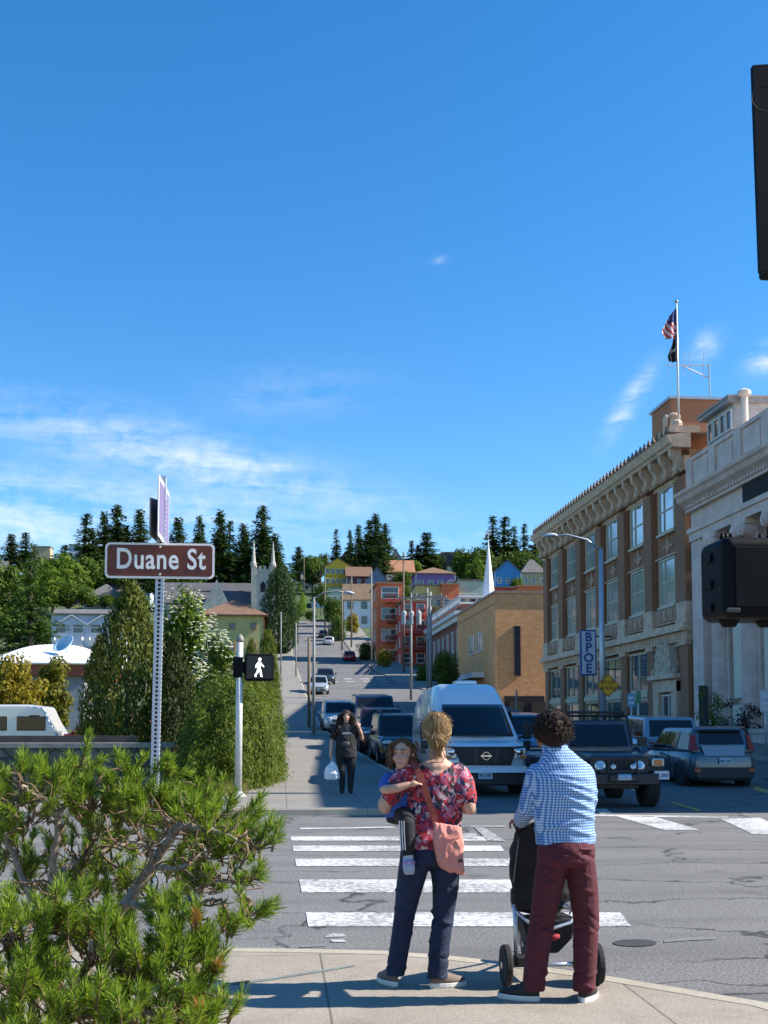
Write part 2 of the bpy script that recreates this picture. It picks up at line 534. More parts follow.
def strip(mbx, x0, x1, ys, dz):
    """sheet following the street's slope; x0, x1 functions of Y"""
    n = len(ys)
    vs = []
    for y in ys: vs += [(x0(y), y, H(y) + dz), (x1(y), y, H(y) + dz)]
    mbx.add(vs, [(2 * i, 2 * i + 1, 2 * i + 3, 2 * i + 2) for i in range(n - 1)])

def slab(mbx, x0, x1, ys, dz, th=.4):
    n = len(ys); vs = []
    for y in ys: vs += [(x0(y), y, H(y) + dz), (x1(y), y, H(y) + dz), (x1(y), y, H(y) - th), (x0(y), y, H(y) - th)]
    fs = []
    for i in range(n - 1):
        a = 4 * i
        for k in range(4): fs.append((a + k, a + (k + 1) % 4, a + 4 + (k + 1) % 4, a + 4 + k))
    fs += [(0, 1, 2, 3), (4 * n - 4, 4 * n - 1, 4 * n - 2, 4 * n - 3)]
    mbx.add(vs, fs)
CY = 21.6                                    # far kerb of the cross street
hillY = [CY] + [y for y in YST if CY < y < 266]
rd = MB()
rd.add([(-90, -60, 0), (95, -60, 0), (95, CY, 0), (-90, CY, 0)], [(0, 1, 2, 3)])
strip(rd, lambda y: 1.5, lambda y: 17 if y < 95 else 17 - min(5, (y - 95) * .12), hillY, 0)
# side street at the upper crossing
ys_ = [y for y in YST if 90 <= y <= 104]; xs_ = [12.6, 15.5, 17, 19.5, 70]
rd.add([(x, y, HS(min(x, 30), y) + .008) for y in ys_ for x in xs_], [(5 * j + i, 5 * j + i + 1, 5 * j + i + 6, 5 * j + i + 5) for j in range(len(ys_) - 1) for i in range(4)])
strip(rd, lambda y: -60, lambda y: 2.3, [y for y in YST if 106 <= y <= 119], .008)
struct('road', rd, ASPH)
sw = MB()
walkY = [CY + .15] + [y for y in YST if CY + .2 < y < 266]
slab(sw, lambda y: -1.3, lambda y: curbx(y) - .15, walkY, .12)
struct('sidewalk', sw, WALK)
sw = MB()
slab(sw, lambda y: 17.15, lambda y: 20.9, [y for y in walkY if y < 59], .12)
struct('sidewalk', sw, WALK)
sw = MB()
slab(sw, lambda y: -90, lambda y: -1.3, [CY + .15, 22, 24, 24.6], .12)
struct('sidewalk', sw, WALK)
sw = MB()
slab(sw, lambda y: 13 - min(1.2, max(0, (y - 105) * .05)), lambda y: 17, [y for y in YST if 104 <= y < 266], .10)
struct('sidewalk', sw, WALK)
kb = MB()
slab(kb, lambda y: curbx(y) - .15, lambda y: curbx(y), walkY, .125)
slab(kb, lambda y: -90, lambda y: 3.7, [CY, CY + .15], .115)
slab(kb, lambda y: 17, lambda y: 17.15, [y for y in walkY if y < 59], .125)
struct('kerb', kb, CURB)

# near corner sidewalk with a curved edge
edge_px = [(-420, 952), (-150, 950), (60, 948), (200, 948), (300, 949), (384, 951), (450, 956), (520, 964), (600, 975), (660, 985), (720, 995), (768, 1003), (860, 1030), (1000, 1100)]
edge = [gp(x, y, .1) for x, y in edge_px]
edge = [Vector((-40, edge[0].y + .5, .1))] + edge + [Vector((edge[-1].x + .8, 2.0, .1)), Vector((edge[-1].x + 1.0, -20, .1))]
ins = []
for i, p in enumerate(edge):
    a, b = edge[max(i - 1, 0)], edge[min(i + 1, len(edge) - 1)]
    t = (b - a).normalized(); nrm = Vector((t.y, -t.x, 0))
    ins.append(p + nrm * .13)
poly = [p for p in ins] + [Vector((-40, -20, .1))]
mb = MB(); mb.prism([(p.x, p.y, .1) for p in poly], (0, 0, -.3))
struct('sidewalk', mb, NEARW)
mb = MB()
n = len(edge); vs = []
for p, q in zip(edge, ins): vs += [(q.x, q.y, .103), (p.x, p.y, .103), (p.x, p.y, -.2), (q.x, q.y, -.2)]
mb.add(vs, [(4 * i + k, 4 * i + (k + 1) % 4, 4 * i + 4 + (k + 1) % 4, 4 * i + 4 + k) for i in range(n - 1) for k in range(4)])
struct('kerb', mb, CURB)

# gutter and surface marks, all sheets on the road
def mark(name, quads, mat, dz=.006):
    mb = MB()
    for q in quads:
        P = []
        for x, y in q:
            g = gp(x, y, 0); P.append((g.x, g.y, H(g.y) + dz))
        mb.add(P, [tuple(range(len(P)))])
    return struct(name, mb, mat)
lx = lambda y: 307 - .1975 * (920 - y)
rx_ = lambda y: 622 - 1.788 * (914 - y)
bars = []
for (t, b_) in [(913, 927), (880, 893), (859, 866.5), (846, 851.5), (836.8, 841)]:
    bars.append([(lx(b_), b_), (rx_(b_) - 14 * (b_ - t) / 14, b_), (rx_(t), t), (lx(t), t)])
bars += [[(665, 830.7), (699.6, 830), (653, 816.6), (617, 816.6)], [(752, 834), (800, 836), (760, 818), (720, 819)], [(600, 814), (612, 813.5), (606, 809), (594, 809.5)]]
bars += [[(300, 829.5), (398, 828), (392, 826.8), (300, 828.2)]]
mark('crosswalk_marking', bars, WHITE_P)
mark('stop_line', [[(590, 816.2), (728, 818.3), (728, 816.7), (590, 814.6)]], WHITE_P)
mark('faded_marking', dz=.011, mat=FADED_P, quads=[[(470, 827.4), (504, 827.4), (504, 826.4), (470, 826.4)], [(488, 841), (506, 842), (484, 828), (474, 828)], [(460, 838), (478, 840), (476, 834), (462, 834)]])
mark('lane_line', [[(698, 811.5), (703, 810.8), (672, 803), (669, 803.4)], [(640, 796), (646, 796), (610, 786), (607, 786)], [(752, 792), (768, 796), (768, 793), (756, 790)]], YEL_P)
ov = [(635 + 22 * math.cos(a), 943.5 + 3.6 * math.sin(a)) for a in [-2 * PI * i / 20 for i in range(20)]]
mark('asphalt_patch', [ov], PATCH)
mark('survey_mark', [[(300, 948), (326, 947), (326, 945.5), (300, 946.5)], [(566, 938), (582, 938), (582, 936), (566, 936)], [(664, 943), (690, 941), (715, 940), (715, 937.5), (690, 938), (664, 941)],
                     [(500, 953), (540, 950), (540, 949), (500, 951.5)]], GREEN_P)
mark('faded_marking', [[(325, 938), (346, 937), (344, 934), (328, 934)], [(332, 943), (347, 942.5), (344, 940), (331, 940.5)]], FADED_P)
# green survey lines on the near sidewalk
mb = MB()
for q in [[(220, 986), (270, 980), (320, 972), (355, 966), (355, 964.6), (320, 970), (270, 978), (220, 984)], [(225, 984), (250, 982), (250, 980), (225, 982)]]:
    P = [gp(x, y, .104) for x, y in q]; mb.add(P, [tuple(range(len(P)))])
struct('survey_mark', mb, GREEN_P)
# ladder dashes and lane line on the hill
mb = MB()
for Yc in (116.5, 121.5):
    for k in range(6):
        x = 3.2 + k * 1.75
        mb.add([(x, Yc, H(Yc) + .02), (x + .9, Yc, H(Yc) + .02), (x + .9, Yc + 1.3, H(Yc + 1.3) + .02), (x, Yc + 1.3, H(Yc + 1.3) + .02)], [(0, 1, 2, 3)])
struct('crosswalk_marking', mb, WHITE_P)
mb = MB()
for Yc in list(range(60, 84, 8)):
    mb.add([(7.4, Yc, H(Yc) + .02), (7.55, Yc, H(Yc) + .02), (7.55, Yc + 3, H(Yc + 3) + .02), (7.4, Yc + 3, H(Yc + 3) + .02)], [(0, 1, 2, 3)])
struct('lane_line', mb, YEL_P)
# ---------------------------------------------------------------- buildings
GL_DARK = M_glass('window_glass', (.035, .045, .055), .0, .05, 1.0)
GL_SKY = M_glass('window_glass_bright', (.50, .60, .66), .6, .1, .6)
GL_SHOP = M_glass('shop_glass', (.10, .14, .13), .35, .06, .9)
BEIGE_T = M('window_trim', (.54, .48, .36), .6, .15)
WHITE_T = M('white_trim', (.66, .66, .64), .6, .08)
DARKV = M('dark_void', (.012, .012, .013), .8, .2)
STONE = M('elks_stone', (.62, .45, .32), .8, .28, 2.2, bmp=.4, bscale=20)
SPAND = M('elks_relief', (.44, .29, .195), .85, .35, 3.5, bmp=.6, bscale=14)
ELKB = M_brick('elks_brick', (.36, .165, .085), (.25, .11, .058), (.31, .19, .12), .22, .075, .012, .5)
TANB = M_brick('tan_brick', (.86, .42, .165), (.66, .29, .105), (.60, .35, .18), .42, .20, .018, .55, (.35, .35, 2.6))
REDB = M_brick('red_brick', (.27, .075, .055), (.21, .055, .045), (.22, .13, .11), .22, .075, .012, .3)
BANKS = M('bank_stone', (.66, .515, .455), .75, .2, .9, bmp=.3, bscale=9)
BANKD = M('bank_stone_worn', (.54, .41, .355), .8, .25, 1.6, bmp=.3, bscale=9)
WMESH = {}

def win_meshes(w, h, style):
    k = (round(w, 2), round(h, 2), style)
    if k in WMESH: return WMESH[k]
    f = MB(); t = .06 + .02 * w; d = .12
    f.b2(-w / 2, w / 2, -d, .02, h - t, h); f.b2(-w / 2, w / 2, -d, .02, 0, t)
    f.b2(-w / 2, -w / 2 + t, -d + .003, .02, t, h - t); f.b2(w / 2 - t, w / 2, -d + .003, .02, t, h - t)
    if 's' in style: f.b2(-w / 2 + t, w / 2 - t, -d + .03, .02, h * .5 - .04, h * .5 + .04)
    if 'v' in style: f.b2(-.05, .05, -d + .02, .02, t, h - t)
    if 'l' in style: f.b2(-w * .17 - .04, -w * .17 + .04, -d + .02, .02, t, h - t)
    if 'g' in style:
        for q in (.25, .5, .75): f.b2(-w / 2 + t, w / 2 - t, -d + .05, .02, h * q - .02, h * q + .02)
        f.b2(-.02, .02, -d + .045, .02, t, h - t)
    if 'i' in style:   # projecting sill
        f.b2(-w / 2 - .12, w / 2 + .12, -d - .12, .02, -.14, -.003)
    p = MB(); p.b2(-w / 2 + t * .5, w / 2 - t * .5, -.05, .01, t * .5, h - t * .5)
    WMESH[k] = (f, p, {})
    return WMESH[k]

def window(parent, x, y, z, w, h, rz=0.0, style='s', trim=WHITE_T, glass=GL_DARK):
    f, p, cache = win_meshes(w, h, style)
    k = (trim.name, glass.name)
    if k in cache:
        a = cache[k][0].copy(); COL.objects.link(a); b = cache[k][1].copy(); COL.objects.link(b)
    else:
        a = f.build('window', trim); b = p.build('pane', glass); cache[k] = (a, b)
    a.parent = parent; a.location = (x, y, z); a.rotation_euler = (0, 0, rz)
    b.parent = a; b.location = (0, 0, 0); b.rotation_euler = (0, 0, 0)
    return a

# ---- lodge building: brown brick, three storeys
E = thing('lodge_building', 'three storey brown brick building with carved cornice and pale window frames', 'building', (20.66, 73, 0), -PI / 2)
mb = MB()
mb.b2(-16, 16, .35, 28, -3, 15.9)
mb.build('wall', ELKB, E)
piers = [15.35, 9.95, 4.85, -.25, -5.35, -10.45, -15.3]
bays = [12.55, 7.4, 2.3, -2.8, -7.9, -12.9]
for i, x in enumerate(piers):
    mb = MB(); wd = 1.3
    mb.b2(x - wd / 2, x + wd / 2, 0, .348, 7.0, 14.55)
    mb.b2(x - wd / 2 + .1, x + wd / 2 - .1, .08, .348, .9, 6.25)
    mb.build('pier', ELKB, E, bevel=.03, seg=1)
    mb = MB()
    mb.b2(x - .72, x + .72, -.06, .346, 7.0, 8.0); mb.b2(x - .78, x + .78, -.09, .345, 6.9, 7.05); mb.b2(x - .6, x + .6, -.03, .34, 5.75, 6.2)
    mb.build('pier_block', STONE, E, bevel=.03, seg=1)
mb = MB(); mb.b2(-16.1, 16.1, -.22, .34, 6.62, 6.9); mb.b2(-16.2, 16.2, -.34, .34, 6.48, 6.64); mb.b2(-16.05, 16.05, -.06, .34, 5.98, 6.48)
for k in range(64): mb.b2(-15.9 + k * .5, -15.9 + k * .5 + .26, -.11, 0, 6.08, 6.40)
mb.build('belt_course', STONE, E)
for i, x in enumerate(bays):
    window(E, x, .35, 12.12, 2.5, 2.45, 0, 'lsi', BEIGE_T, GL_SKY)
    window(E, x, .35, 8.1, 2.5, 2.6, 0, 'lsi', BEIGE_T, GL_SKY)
    # carved panel under the second-storey window, diamond relief between storeys
    mb = MB(); mb.b2(x - 1.5, x + 1.5, .1, .346, 7.06, 7.92)
    for q in (-1, 0, 1): mb.b2(x + q * .92 - .36, x + q * .92 + .36, .02, .12, 7.2, 7.78)
    for q in (-1, 1): mb.box((x + q * .92, .0, 7.49), (.3, .08, .3))
    mb.build('carved_panel', SPAND, E, bevel=.02, seg=1)
    mb = MB()
    mb.box((x, .32, 11.35), (.62, .10, .62)); mb.v = [((Vector(p) - Vector((x, .32, 11.35))) @ Matrix.Rotation(PI / 4, 3, 'Y') + Vector((x, .32, 11.35))) for p in mb.v]
    for q in (-1, 1): mb.box((x + q * .62, .31, 11.35), (.22, .07, .22)); mb.box((x, .31, 11.35 + q * .5), (.22, .07, .22))
    mb.build('diamond_relief', SPAND, E, bevel=.02, seg=1)
    mb = MB(); mb.b2(x - 1.85, x + 1.85, .22, .346, 10.76, 10.84); mb.build('string_course', STONE, E)
    mb = MB(); mb.b2(x - 1.95, x + 1.95, .2, .346, 14.58, 14.8); mb.build('lintel_band', STONE, E)
    if i > 0:
        window(E, x, .35, 3.55, 3.4, 2.3, 0, 'v', BEIGE_T, GL_SHOP)
        window(E, x, .35, .9, 3.4, 2.3, 0, 'l', BEIGE_T, GL_SHOP)
        mb = MB(); mb.b2(x - 1.75, x + 1.75, .12, .346, 3.22, 3.53); mb.build('transom', BEIGE_T, E)
# doorway bay with carved arch
x = bays[0]
mb = MB(); mb.b2(x - 1.9, x - 1.05, -.05, .346, .1, 4.0); mb.b2(x + 1.05, x + 1.9, -.05, .346, .1, 4.0); mb.b2(x - 1.9, x + 1.9, -.06, .346, 3.4, 4.06); mb.b2(x - 2.1, x + 2.1, -.3, .346, 4.08, 4.34)
mb.build('door_surround', STONE, E, bevel=.03, seg=1)
mb = MB(); pts = [(x + 1.35 * math.cos(a), -.12, 4.34 + 2.0 * math.sin(a) ** .8) for a in [PI * i / 16 for i in range(17)]]
mb.prism(pts, (0, .45, 0)); mb.mi = 0
for i in range(1, 16, 2):
    a = PI * i / 16; mb.ell((x + 1.22 * math.cos(a), -.14, 4.34 + 1.82 * math.sin(a)), (.14, .07, .14), 8, 5)
mb.ell((x, -.13, 5.1), (.36, .09, .46), 10, 6); mb.ell((x, -.13, 5.8), (.2, .08, .22), 10, 6)
for q in (-1, 1):
    for zz, xx_ in ((4.7, .62), (5.1, .7), (5.5, .5)): mb.ell((x + q * xx_, -.12, zz), (.16, .07, .18), 8, 5)
for q in (-1, 1): mb.ell((x + q * 1.75, -.05, 4.5), (.16, .14, .2), 8, 5)
mb.build('carved_arch', M('carved_stone', (.50, .40, .30), .8, .3, 5, bmp=.7, bscale=25), E)
window(E, x, .3, .3, 2.0, 3.0, 0, 'v', WHITE_T, GL_DARK)
mb = MB(); mb.b2(x - 1.7, x + 1.7, .2, .343, 6.7 - .95, 6.3); mb.build('frieze_panel', M('green_stone', (.36, .38, .31), .8), E)
# cornice
mb = MB()
mb.b2(-16.1, 16.1, .0, .34, 14.8, 15.55)
for k in range(26):
    mb.ell((-15.4 + k * 1.232, -.0, 15.2), (.26, .09, .26), 8, 5)
mb.build('frieze', SPAND, E)
for k in range(20):
    xx = -15.55 + k * 1.637
    mb = MB()
    mb.prism([(xx - .2, -.6, 15.95), (xx - .2, -.0, 15.95), (xx - .2, -.0, 14.75), (xx - .2, -.22, 14.85), (xx - .2, -.30, 15.3), (xx - .2, -.56, 15.62)], (.4, 0, 0))
    mb.ell((xx, -.26, 14.86), (.2, .2, .2), 8, 5)
    mb.build('bracket', STONE, E)
mb = MB()
rings = [(.34, 15.95), (-.62, 15.95), (-.68, 16.08), (-.80, 16.16), (-.88, 16.42), (-.95, 16.55), (.3, 16.75), (.34, 16.75)]
mb.loft([[Vector((-16.2, y, z)) for y, z in rings], [Vector((16.25, y, z)) for y, z in rings]])
mb.build('cornice', STONE, E)
mb = MB()
mb.b2(-16, 16, -.7, 2.2, 16.7, 16.82)
for k in range(44):
    xx = -15.8 + k * .73
    mb.tube([(xx, -.7, 16.6), (xx, -.7, 16.95), (xx, -.72, 17.15)], [.13, .09, .03], 6)
    mb.ell((xx, -.7, 16.86), (.15, .15, .1), 6, 4)
mb.build('roof_cresting', M('cresting', (.22, .14, .10), .8), E)
# corner ornament
mb = MB(); mb.b2(14.2, 16.1, -.7, .9, 16.76, 17.1); mb.b2(14.75, 15.3, -.4, .2, 17.1, 17.75); mb.ell((15.0, -.1, 17.85), (.38, .35, .2), 10, 6)
mb.ell((14.3, -.2, 17.3), (.3, .3, .35), 8, 6); mb.ell((15.75, -.2, 17.25), (.3, .3, .25), 8, 6); mb.ell((15.0, -.55, 17.6), (.3, .15, .35), 8, 6)
mb.build('corner_ornament', STONE, E, bevel=.04, seg=2)
# penthouse on the lodge roof
PENT = M('penthouse_stucco', (.43, .19, .095), .9, .12, .5)
x0, wdt, zt, zb = span(651, 760, 400, 447, 58)
P = thing('rooftop_penthouse', 'orange brown stucco box on the flat roof of the brown brick building', 'penthouse', (0, 0, 0))
mb = MB(); xl = 21.45; zr = at(672, 399, 60.9).z
mb.b2(xl, xl + 12, 60.9, 64.2, 15.8, zr)
mb.build('wall', PENT, P)
mb = MB(); mb.b2(xl - .12, xl + 12.1, 60.78, 64.35, zr, zr + .16)
mb.build('roof_edge', M('metal_coping', (.42, .45, .50), .45, .1, metal=.4), P)

# flagpole with two flags
fp = at(678.5, 415, 57.5); ft = at(676.5, 303, 57.5)
F = thing('flagpole', 'tall thin flagpole rising from the roof corner of the brown brick building', 'flagpole', (fp.x, 57.5, 16.3))
hp = ft.z - 16.3
mb = MB(); mb.tube([(0, 0, 0), (0, 0, hp * .5), (-.0, 0, hp)], [.07, .06, .035], 8); mb.build('pole', M('galvanised', (.55, .56, .58), .4, .1, metal=.7), F, smooth=True)
mb = MB(); mb.ell((0, 0, hp + .08), (.09, .09, .09)); mb.build('finial', M('finial_gold', (.4, .36, .26), .4, .1, metal=.6), F, smooth=True)

def flag_mesh(top, bot, wid, seed, bands):
    """limp flag: hangs from the pole in folds"""
    mb = MB(); nu, nv = 12, 18; rows = []
    for j in range(nv + 1):
        v = j / nv; row = []
        for i in range(nu + 1):
            u = i / nu
            x = -u * wid * (.35 + .75 * v) * (1 - .35 * max(0, v - .75) * 4 * u) - .03
            z = top + (bot - top) * v - u * .25 * (top - bot) * (1 - v)
            y = .13 * math.sin(u * 9 + seed + v * 2) * (.3 + u) 
            row.append((x, y, z))
        rows.append(row)
    for j in range(nv):
        for i in range(nu):
            mb.mi = bands(i / nu, j / nv)
            mb.quad(rows[j][i], rows[j][i + 1], rows[j + 1][i + 1], rows[j + 1][i])
    return mb
FR, FW, FB_, FK = M('flag_red', (.42, .03, .05), .8), M('flag_white', (.62, .60, .58), .8), M('flag_blue', (.03, .05, .18), .8), M('flag_black', (.012, .012, .015), .8)
z1, z2 = at(676, 308, 57.5).z - 16.3, at(676, 339, 57.5).z - 16.3
o = flag_mesh(z1, z2, .95, .4, lambda u, v: 2 if (v < .42 and u < .62) else (0 if int((u * .6 + v * 1.0) * 9) % 2 == 0 else 1)).build('flag', [FR, FW, FB_], None, smooth=True, loc=(fp.x, 57.5, 16.3))
tag(o, 'limp american flag with red and white stripes, upper one on the rooftop pole', 'flag')
so_ = o.modifiers.new('thick', 'SOLIDIFY'); so_.thickness = .01
z1, z2 = at(676, 333, 57.5).z - 16.3, at(676, 362, 57.5).z - 16.3
o = flag_mesh(z1, z2, .55, 2.0, lambda u, v: 1 if (.45 < v < .6 and .2 < u < .6) else 0).build('flag', [FK, FW], None, smooth=True, loc=(fp.x, 57.5, 16.3))
tag(o, 'limp black flag with a white emblem, lower one on the rooftop pole', 'flag')
so_ = o.modifiers.new('thick', 'SOLIDIFY'); so_.thickness = .01

# roof aerial
def q(x, y): return at(x, y, 66)
A = thing('roof_aerial', 'spindly metal television aerial standing on the orange brown penthouse roof', 'aerial', tuple(q(711, 397)))
B0 = q(711, 397)
mb = MB()
def L(a, b, r=.035): mb.tube([q(*a) - B0, q(*b) - B0], r, 6)
L((710, 398), (709, 364), .06); mb.build('mast', MATS['galvanised'], A)
mb = MB(); L((668, 365.5), (710, 365.5)); L((683, 366), (709, 378)); mb.build('boom', MATS['galvanised'], A)
for xx, a, b in ((669, 362, 378), (684, 353, 376), (690, 352, 380), (703.5, 352, 380)):
    mb = MB(); L((xx, a), (xx, b), .025); mb.build('element', MATS['galvanised'], A)

# ---- bank: pale stone with columns
BK = thing('bank_building', 'pale grey stone bank with scroll topped columns and heavy ledge beside the brown building', 'building', (20.86, 38.6, 0), -PI / 2)
mb = MB(); mb.b2(-18, 18, .9, 30, -3, 13.5); mb.b2(-18, -16.6, .0, .9, 0, 11.3); mb.build('wall', BANKS, BK)
mb = MB(); mb.b2(-18.1, 18, -.12, .9, -2, 1.3); mb.b2(-18.12, 18, -.2, .9, 1.3, 1.5); mb.build('plinth', BANKD, BK)
mb = MB()
mb.b2(-18.05, 18, -.1, .9, 10.95, 11.35); mb.b2(-18.08, 18, -.2, .9, 11.35, 11.6); mb.b2(-18.02, 18, 0.02, .9, 11.6, 12.45)
mb.b2(-18.1, 18, -.25, .9, 12.45, 12.6)
for k in range(110): mb.b2(-17.95 + k * .33, -17.95 + k * .33 + .18, -.36, -.1, 12.6, 12.78)
mb.build('entablature', BANKS, BK)
mb = MB()
rings = [(.9, 12.78), (-.35, 12.78), (-.6, 12.95), (-.7, 13.15), (-.82, 13.25), (-.86, 13.4), (-.3, 13.55), (.9, 13.55)]
mb.loft([[Vector((-18.2, y, z)) for y, z in rings], [Vector((18, y, z)) for y, z in rings]]); mb.build('cornice', BANKS, BK)
mb = MB(); mb.b2(-18, 18, -.1, .6, 13.55, 15.0); mb.b2(-18.1, 18, -.2, .7, 15.0, 15.18)
for k in range(12):
    mb.b2(-18 + k * 3.1, -18 + k * 3.1 + .8, -.22, 0, 13.55, 15.0); mb.b2(-16.9 + k * 3.1, -15.2 + k * 3.1, -.16, 0, 13.8, 14.75)
mb.build('parapet', BANKS, BK)
colx = [-15.3, -11.7, -8.3, -4.9, -1.5, 1.9, 5.3, 8.7, 12.1, 15.5]
for i, x in enumerate(colx):
    mb = MB()
    mb.b2(x - .78, x + .78, .45, .9, 1.5, 10.95)
    mb.lathe([(0, 1.9), (.60, 1.9), (.58, 6), (.52, 10.2), (0, 10.2)], (x, .55, 0), 20)
    mb.b2(x - .75, x + .75, .0, .5, 1.5, 1.9)
    c = mb.build('column', BANKD, BK, bevel=.03, seg=1)
    mb = MB()
    mb.b2(x - .8, x + .8, -.12, .5, 10.72, 10.95)
    for s in (-1, 1): mb.lathe([(0, -.28), (.28, -.28), (.33, -.18), (.33, .4), (0, .4)], (x + s * .46, .06, 10.50), 14, 'Y'); mb.lathe([(0, -.34), (.16, -.34), (.2, -.25), (.2, -.2), (0, -.2)], (x + s * .46, .06, 10.50), 10, 'Y')
    mb.b2(x - .5, x + .5, -.1, .45, 10.3, 10.72)
    mb.build('capital', BANKS, c)
for i in range(len(colx) - 1):
    x = (colx[i] + colx[i + 1]) / 2
    window(BK, x, .9, 7.4, 1.3, 3.3, 0, 'g', M('dark_trim', (.05, .05, .055), .6), GL_DARK)
    mb = MB(); mb.b2(x - .88, x + .88, .62, .9, 2.9, 6.7); mb.b2(x - .92, x + .92, .55, .9, 1.5, 2.6); mb.build('recessed_panel', M('bank_panel', (.66, .60, .48), .8, .1), BK, bevel=.02, seg=1)
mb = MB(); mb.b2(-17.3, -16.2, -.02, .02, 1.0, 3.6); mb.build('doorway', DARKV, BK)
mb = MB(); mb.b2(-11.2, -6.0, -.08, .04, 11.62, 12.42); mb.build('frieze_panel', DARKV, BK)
# glazed room on the bank roof
PH = thing('rooftop_room', 'low white rooftop room with a row of dark windows behind the bank parapet', 'penthouse', (0, 0, 0))
a = Vector((21.6, 0, 0)); zr = at(737, 403, 52.6).z
mb = MB(); mb.b2(a.x, a.x + 9, 52.6, 56, 13.4, zr); mb.build('wall', M('grey_paint', (.42, .42, .42), .7), PH)
mb = MB(); mb.b2(a.x - .35, a.x + 9.5, 52.3, 56.3, zr, zr + .2); mb.b2(a.x - .42, a.x + 9.6, 52.2, 56.4, zr + .2, zr + .3); mb.build('roof', M('grey_roof', (.30, .31, .32), .7), PH)
for k in range(4): window(PH, a.x, 55.4 - k * .8, zr - 1.25, .68, 1.0, -PI / 2, '', WHITE_T, GL_DARK)
v = at(744, 390, 52)
o = MB().lathe([(0, 15.5), (.17, 15.5), (.17, v.z - .35), (.19, v.z - .3), (.32, v.z - .24), (.32, v.z - .06), (.2, v.z + .02), (0, v.z + .1)], (v.x, 52, 0), 14).build('roof_vent', M('vent_cream', (.62, .58, .50), .6), smooth=False)
tag(o, 'cream capped vent pipe sticking up from the low white rooftop room', 'vent')

# ---- tan brick building beyond the crossing
T = thing('brick_building', 'plain tan brick building with tall slit window beyond the brown brick building', 'building', (19.85, 105, 0))
zt = at(495, 593, 105).z
mb = MB(); mb.b2(0, 22, 0, 23, -1, zt); mb.build('wall', TANB, T)
mb = MB(); mb.b2(-.12, 22.1, -.12, 23.1, zt, zt + .22); mb.build('roof_coping', M('coping', (.30, .22, .15), .7), T)
a, wd, z1, z0 = span(514, 520.5, 626, 676, 105)
window(T, a - 19.85, 0, z0, wd, z1 - z0, 0, 'g', M('dark_trim', (.05, .05, .055), .6), GL_DARK)
z0, z1 = at(470, 653, 115).z, at(470, 634, 115).z
for k, yy in enumerate((113.2, 118.0)): window(T, 0, yy - 105, z0, 3.0, z1 - z0, -PI / 2, 'v', WHITE_T, GL_SHOP)
mb = MB(); mb.b2(-1.2, 0, 6, 15, at(470, 679, 115).z, at(470, 677, 115).z + .3); mb.build('canopy', WHITE_T, T)
a, wd, z1, z0 = span(505, 545, 696, 745, 104.8)
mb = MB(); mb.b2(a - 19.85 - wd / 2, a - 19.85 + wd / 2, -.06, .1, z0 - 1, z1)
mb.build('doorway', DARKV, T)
mb = MB(); mb.tube([(13.5, -.1, -1), (13.5, -.1, zt)], .07, 8); mb.build('downpipe', M('pipe_brown', (.16, .10, .07), .6), T)
mb = MB(); mb.b2(-.05, 22.05, -.05, 23.05, zt - 1.0, zt - .9); mb.build('brick_band', M('band_brick', (.42, .22, .11), .9), T)
a2 = span(524, 536, 702, 745, 104.8)
for xx in (a - .8, a + 1.3):
    mb = MB(); mb.b2(xx - 19.85 - .65, xx - 19.85 + .65, -.12, -.07, z0 - 1, z1 - .5); mb.build('door', M('dark_door', (.045, .035, .03), .5), T)

# ---- red brick building with white cornice
Rb = thing('brick_building', 'dark red brick building with white ledge and railing behind the tan building', 'building', (20.8, 131, 0))
mb = MB(); mb.b2(0, 24, 0, 30, 0, 15.6); mb.build('wall', REDB, Rb)
mb = MB(); mb.b2(-.5, 24.2, -.5, 30.5, 13.6, 14.2); mb.b2(-.9, 24.4, -.9, 30.9, 14.2, 14.7); mb.build('cornice', WHITE_T, Rb)
mb = MB(); mb.b2(-.3, 24, -.3, -.1, 16.3, 16.55); mb.b2(-.3, -.1, -.1, 30, 16.3, 16.55)
mb.b2(-.3, 24, -.28, -.12, 15.55, 15.75); mb.b2(-.28, -.12, -.1, 30, 15.55, 15.75)
for k in range(22): mb.b2(-.28, -.12, k * 1.36, k * 1.36 + .5, 15.7, 16.3)
mb.build('roof_railing', WHITE_T, Rb)
for k in range(7): window(Rb, 0, 2.6 + k * 4.1, 8.2, 1.5, 4.6, -PI / 2, 'vs', WHITE_T, GL_DARK)
for k in range(5): window(Rb, 2.6 + k * 4.1, 0, 9.6, 1.5, 3.2, 0, 'vs', WHITE_T, GL_DARK)
# ---- white spire
a, wd, z1, z0 = span(480, 497, 540, 600, 150)
S = thing('church_steeple', 'slender white pointed church spire rising behind the tan brick building', 'steeple', (a, 150, 0))
mb = MB(); n = 8
mb.lathe([(.95, z0 - 1.2), (.86, z0 + .3), (.68, z0 + 2.0), (.38, z0 + 4.6), (.11, z1 - .9), (.04, z1 + .2)], (0, 0, 0), 8); mb.build('spire', M('spire_white', (.74, .76, .80), .5, .06), S)
mb = MB(); mb.b2(-2.4, 2.4, -2.4, 2.4, 8, z0 - .8); mb.b2(-2.6, 2.6, -2.6, 2.6, z0 - 1.3, z0 - .9); mb.build('base', MATS['spire_white'], S)
mb = MB(); mb.b2(-.05, .05, -.05, .05, z1, z1 + 1.5); mb.b2(-.4, .4, -.045, .045, z1 + .8, z1 + .92); mb.build('cross', M('cross_white', (.6, .6, .6), .5), S)

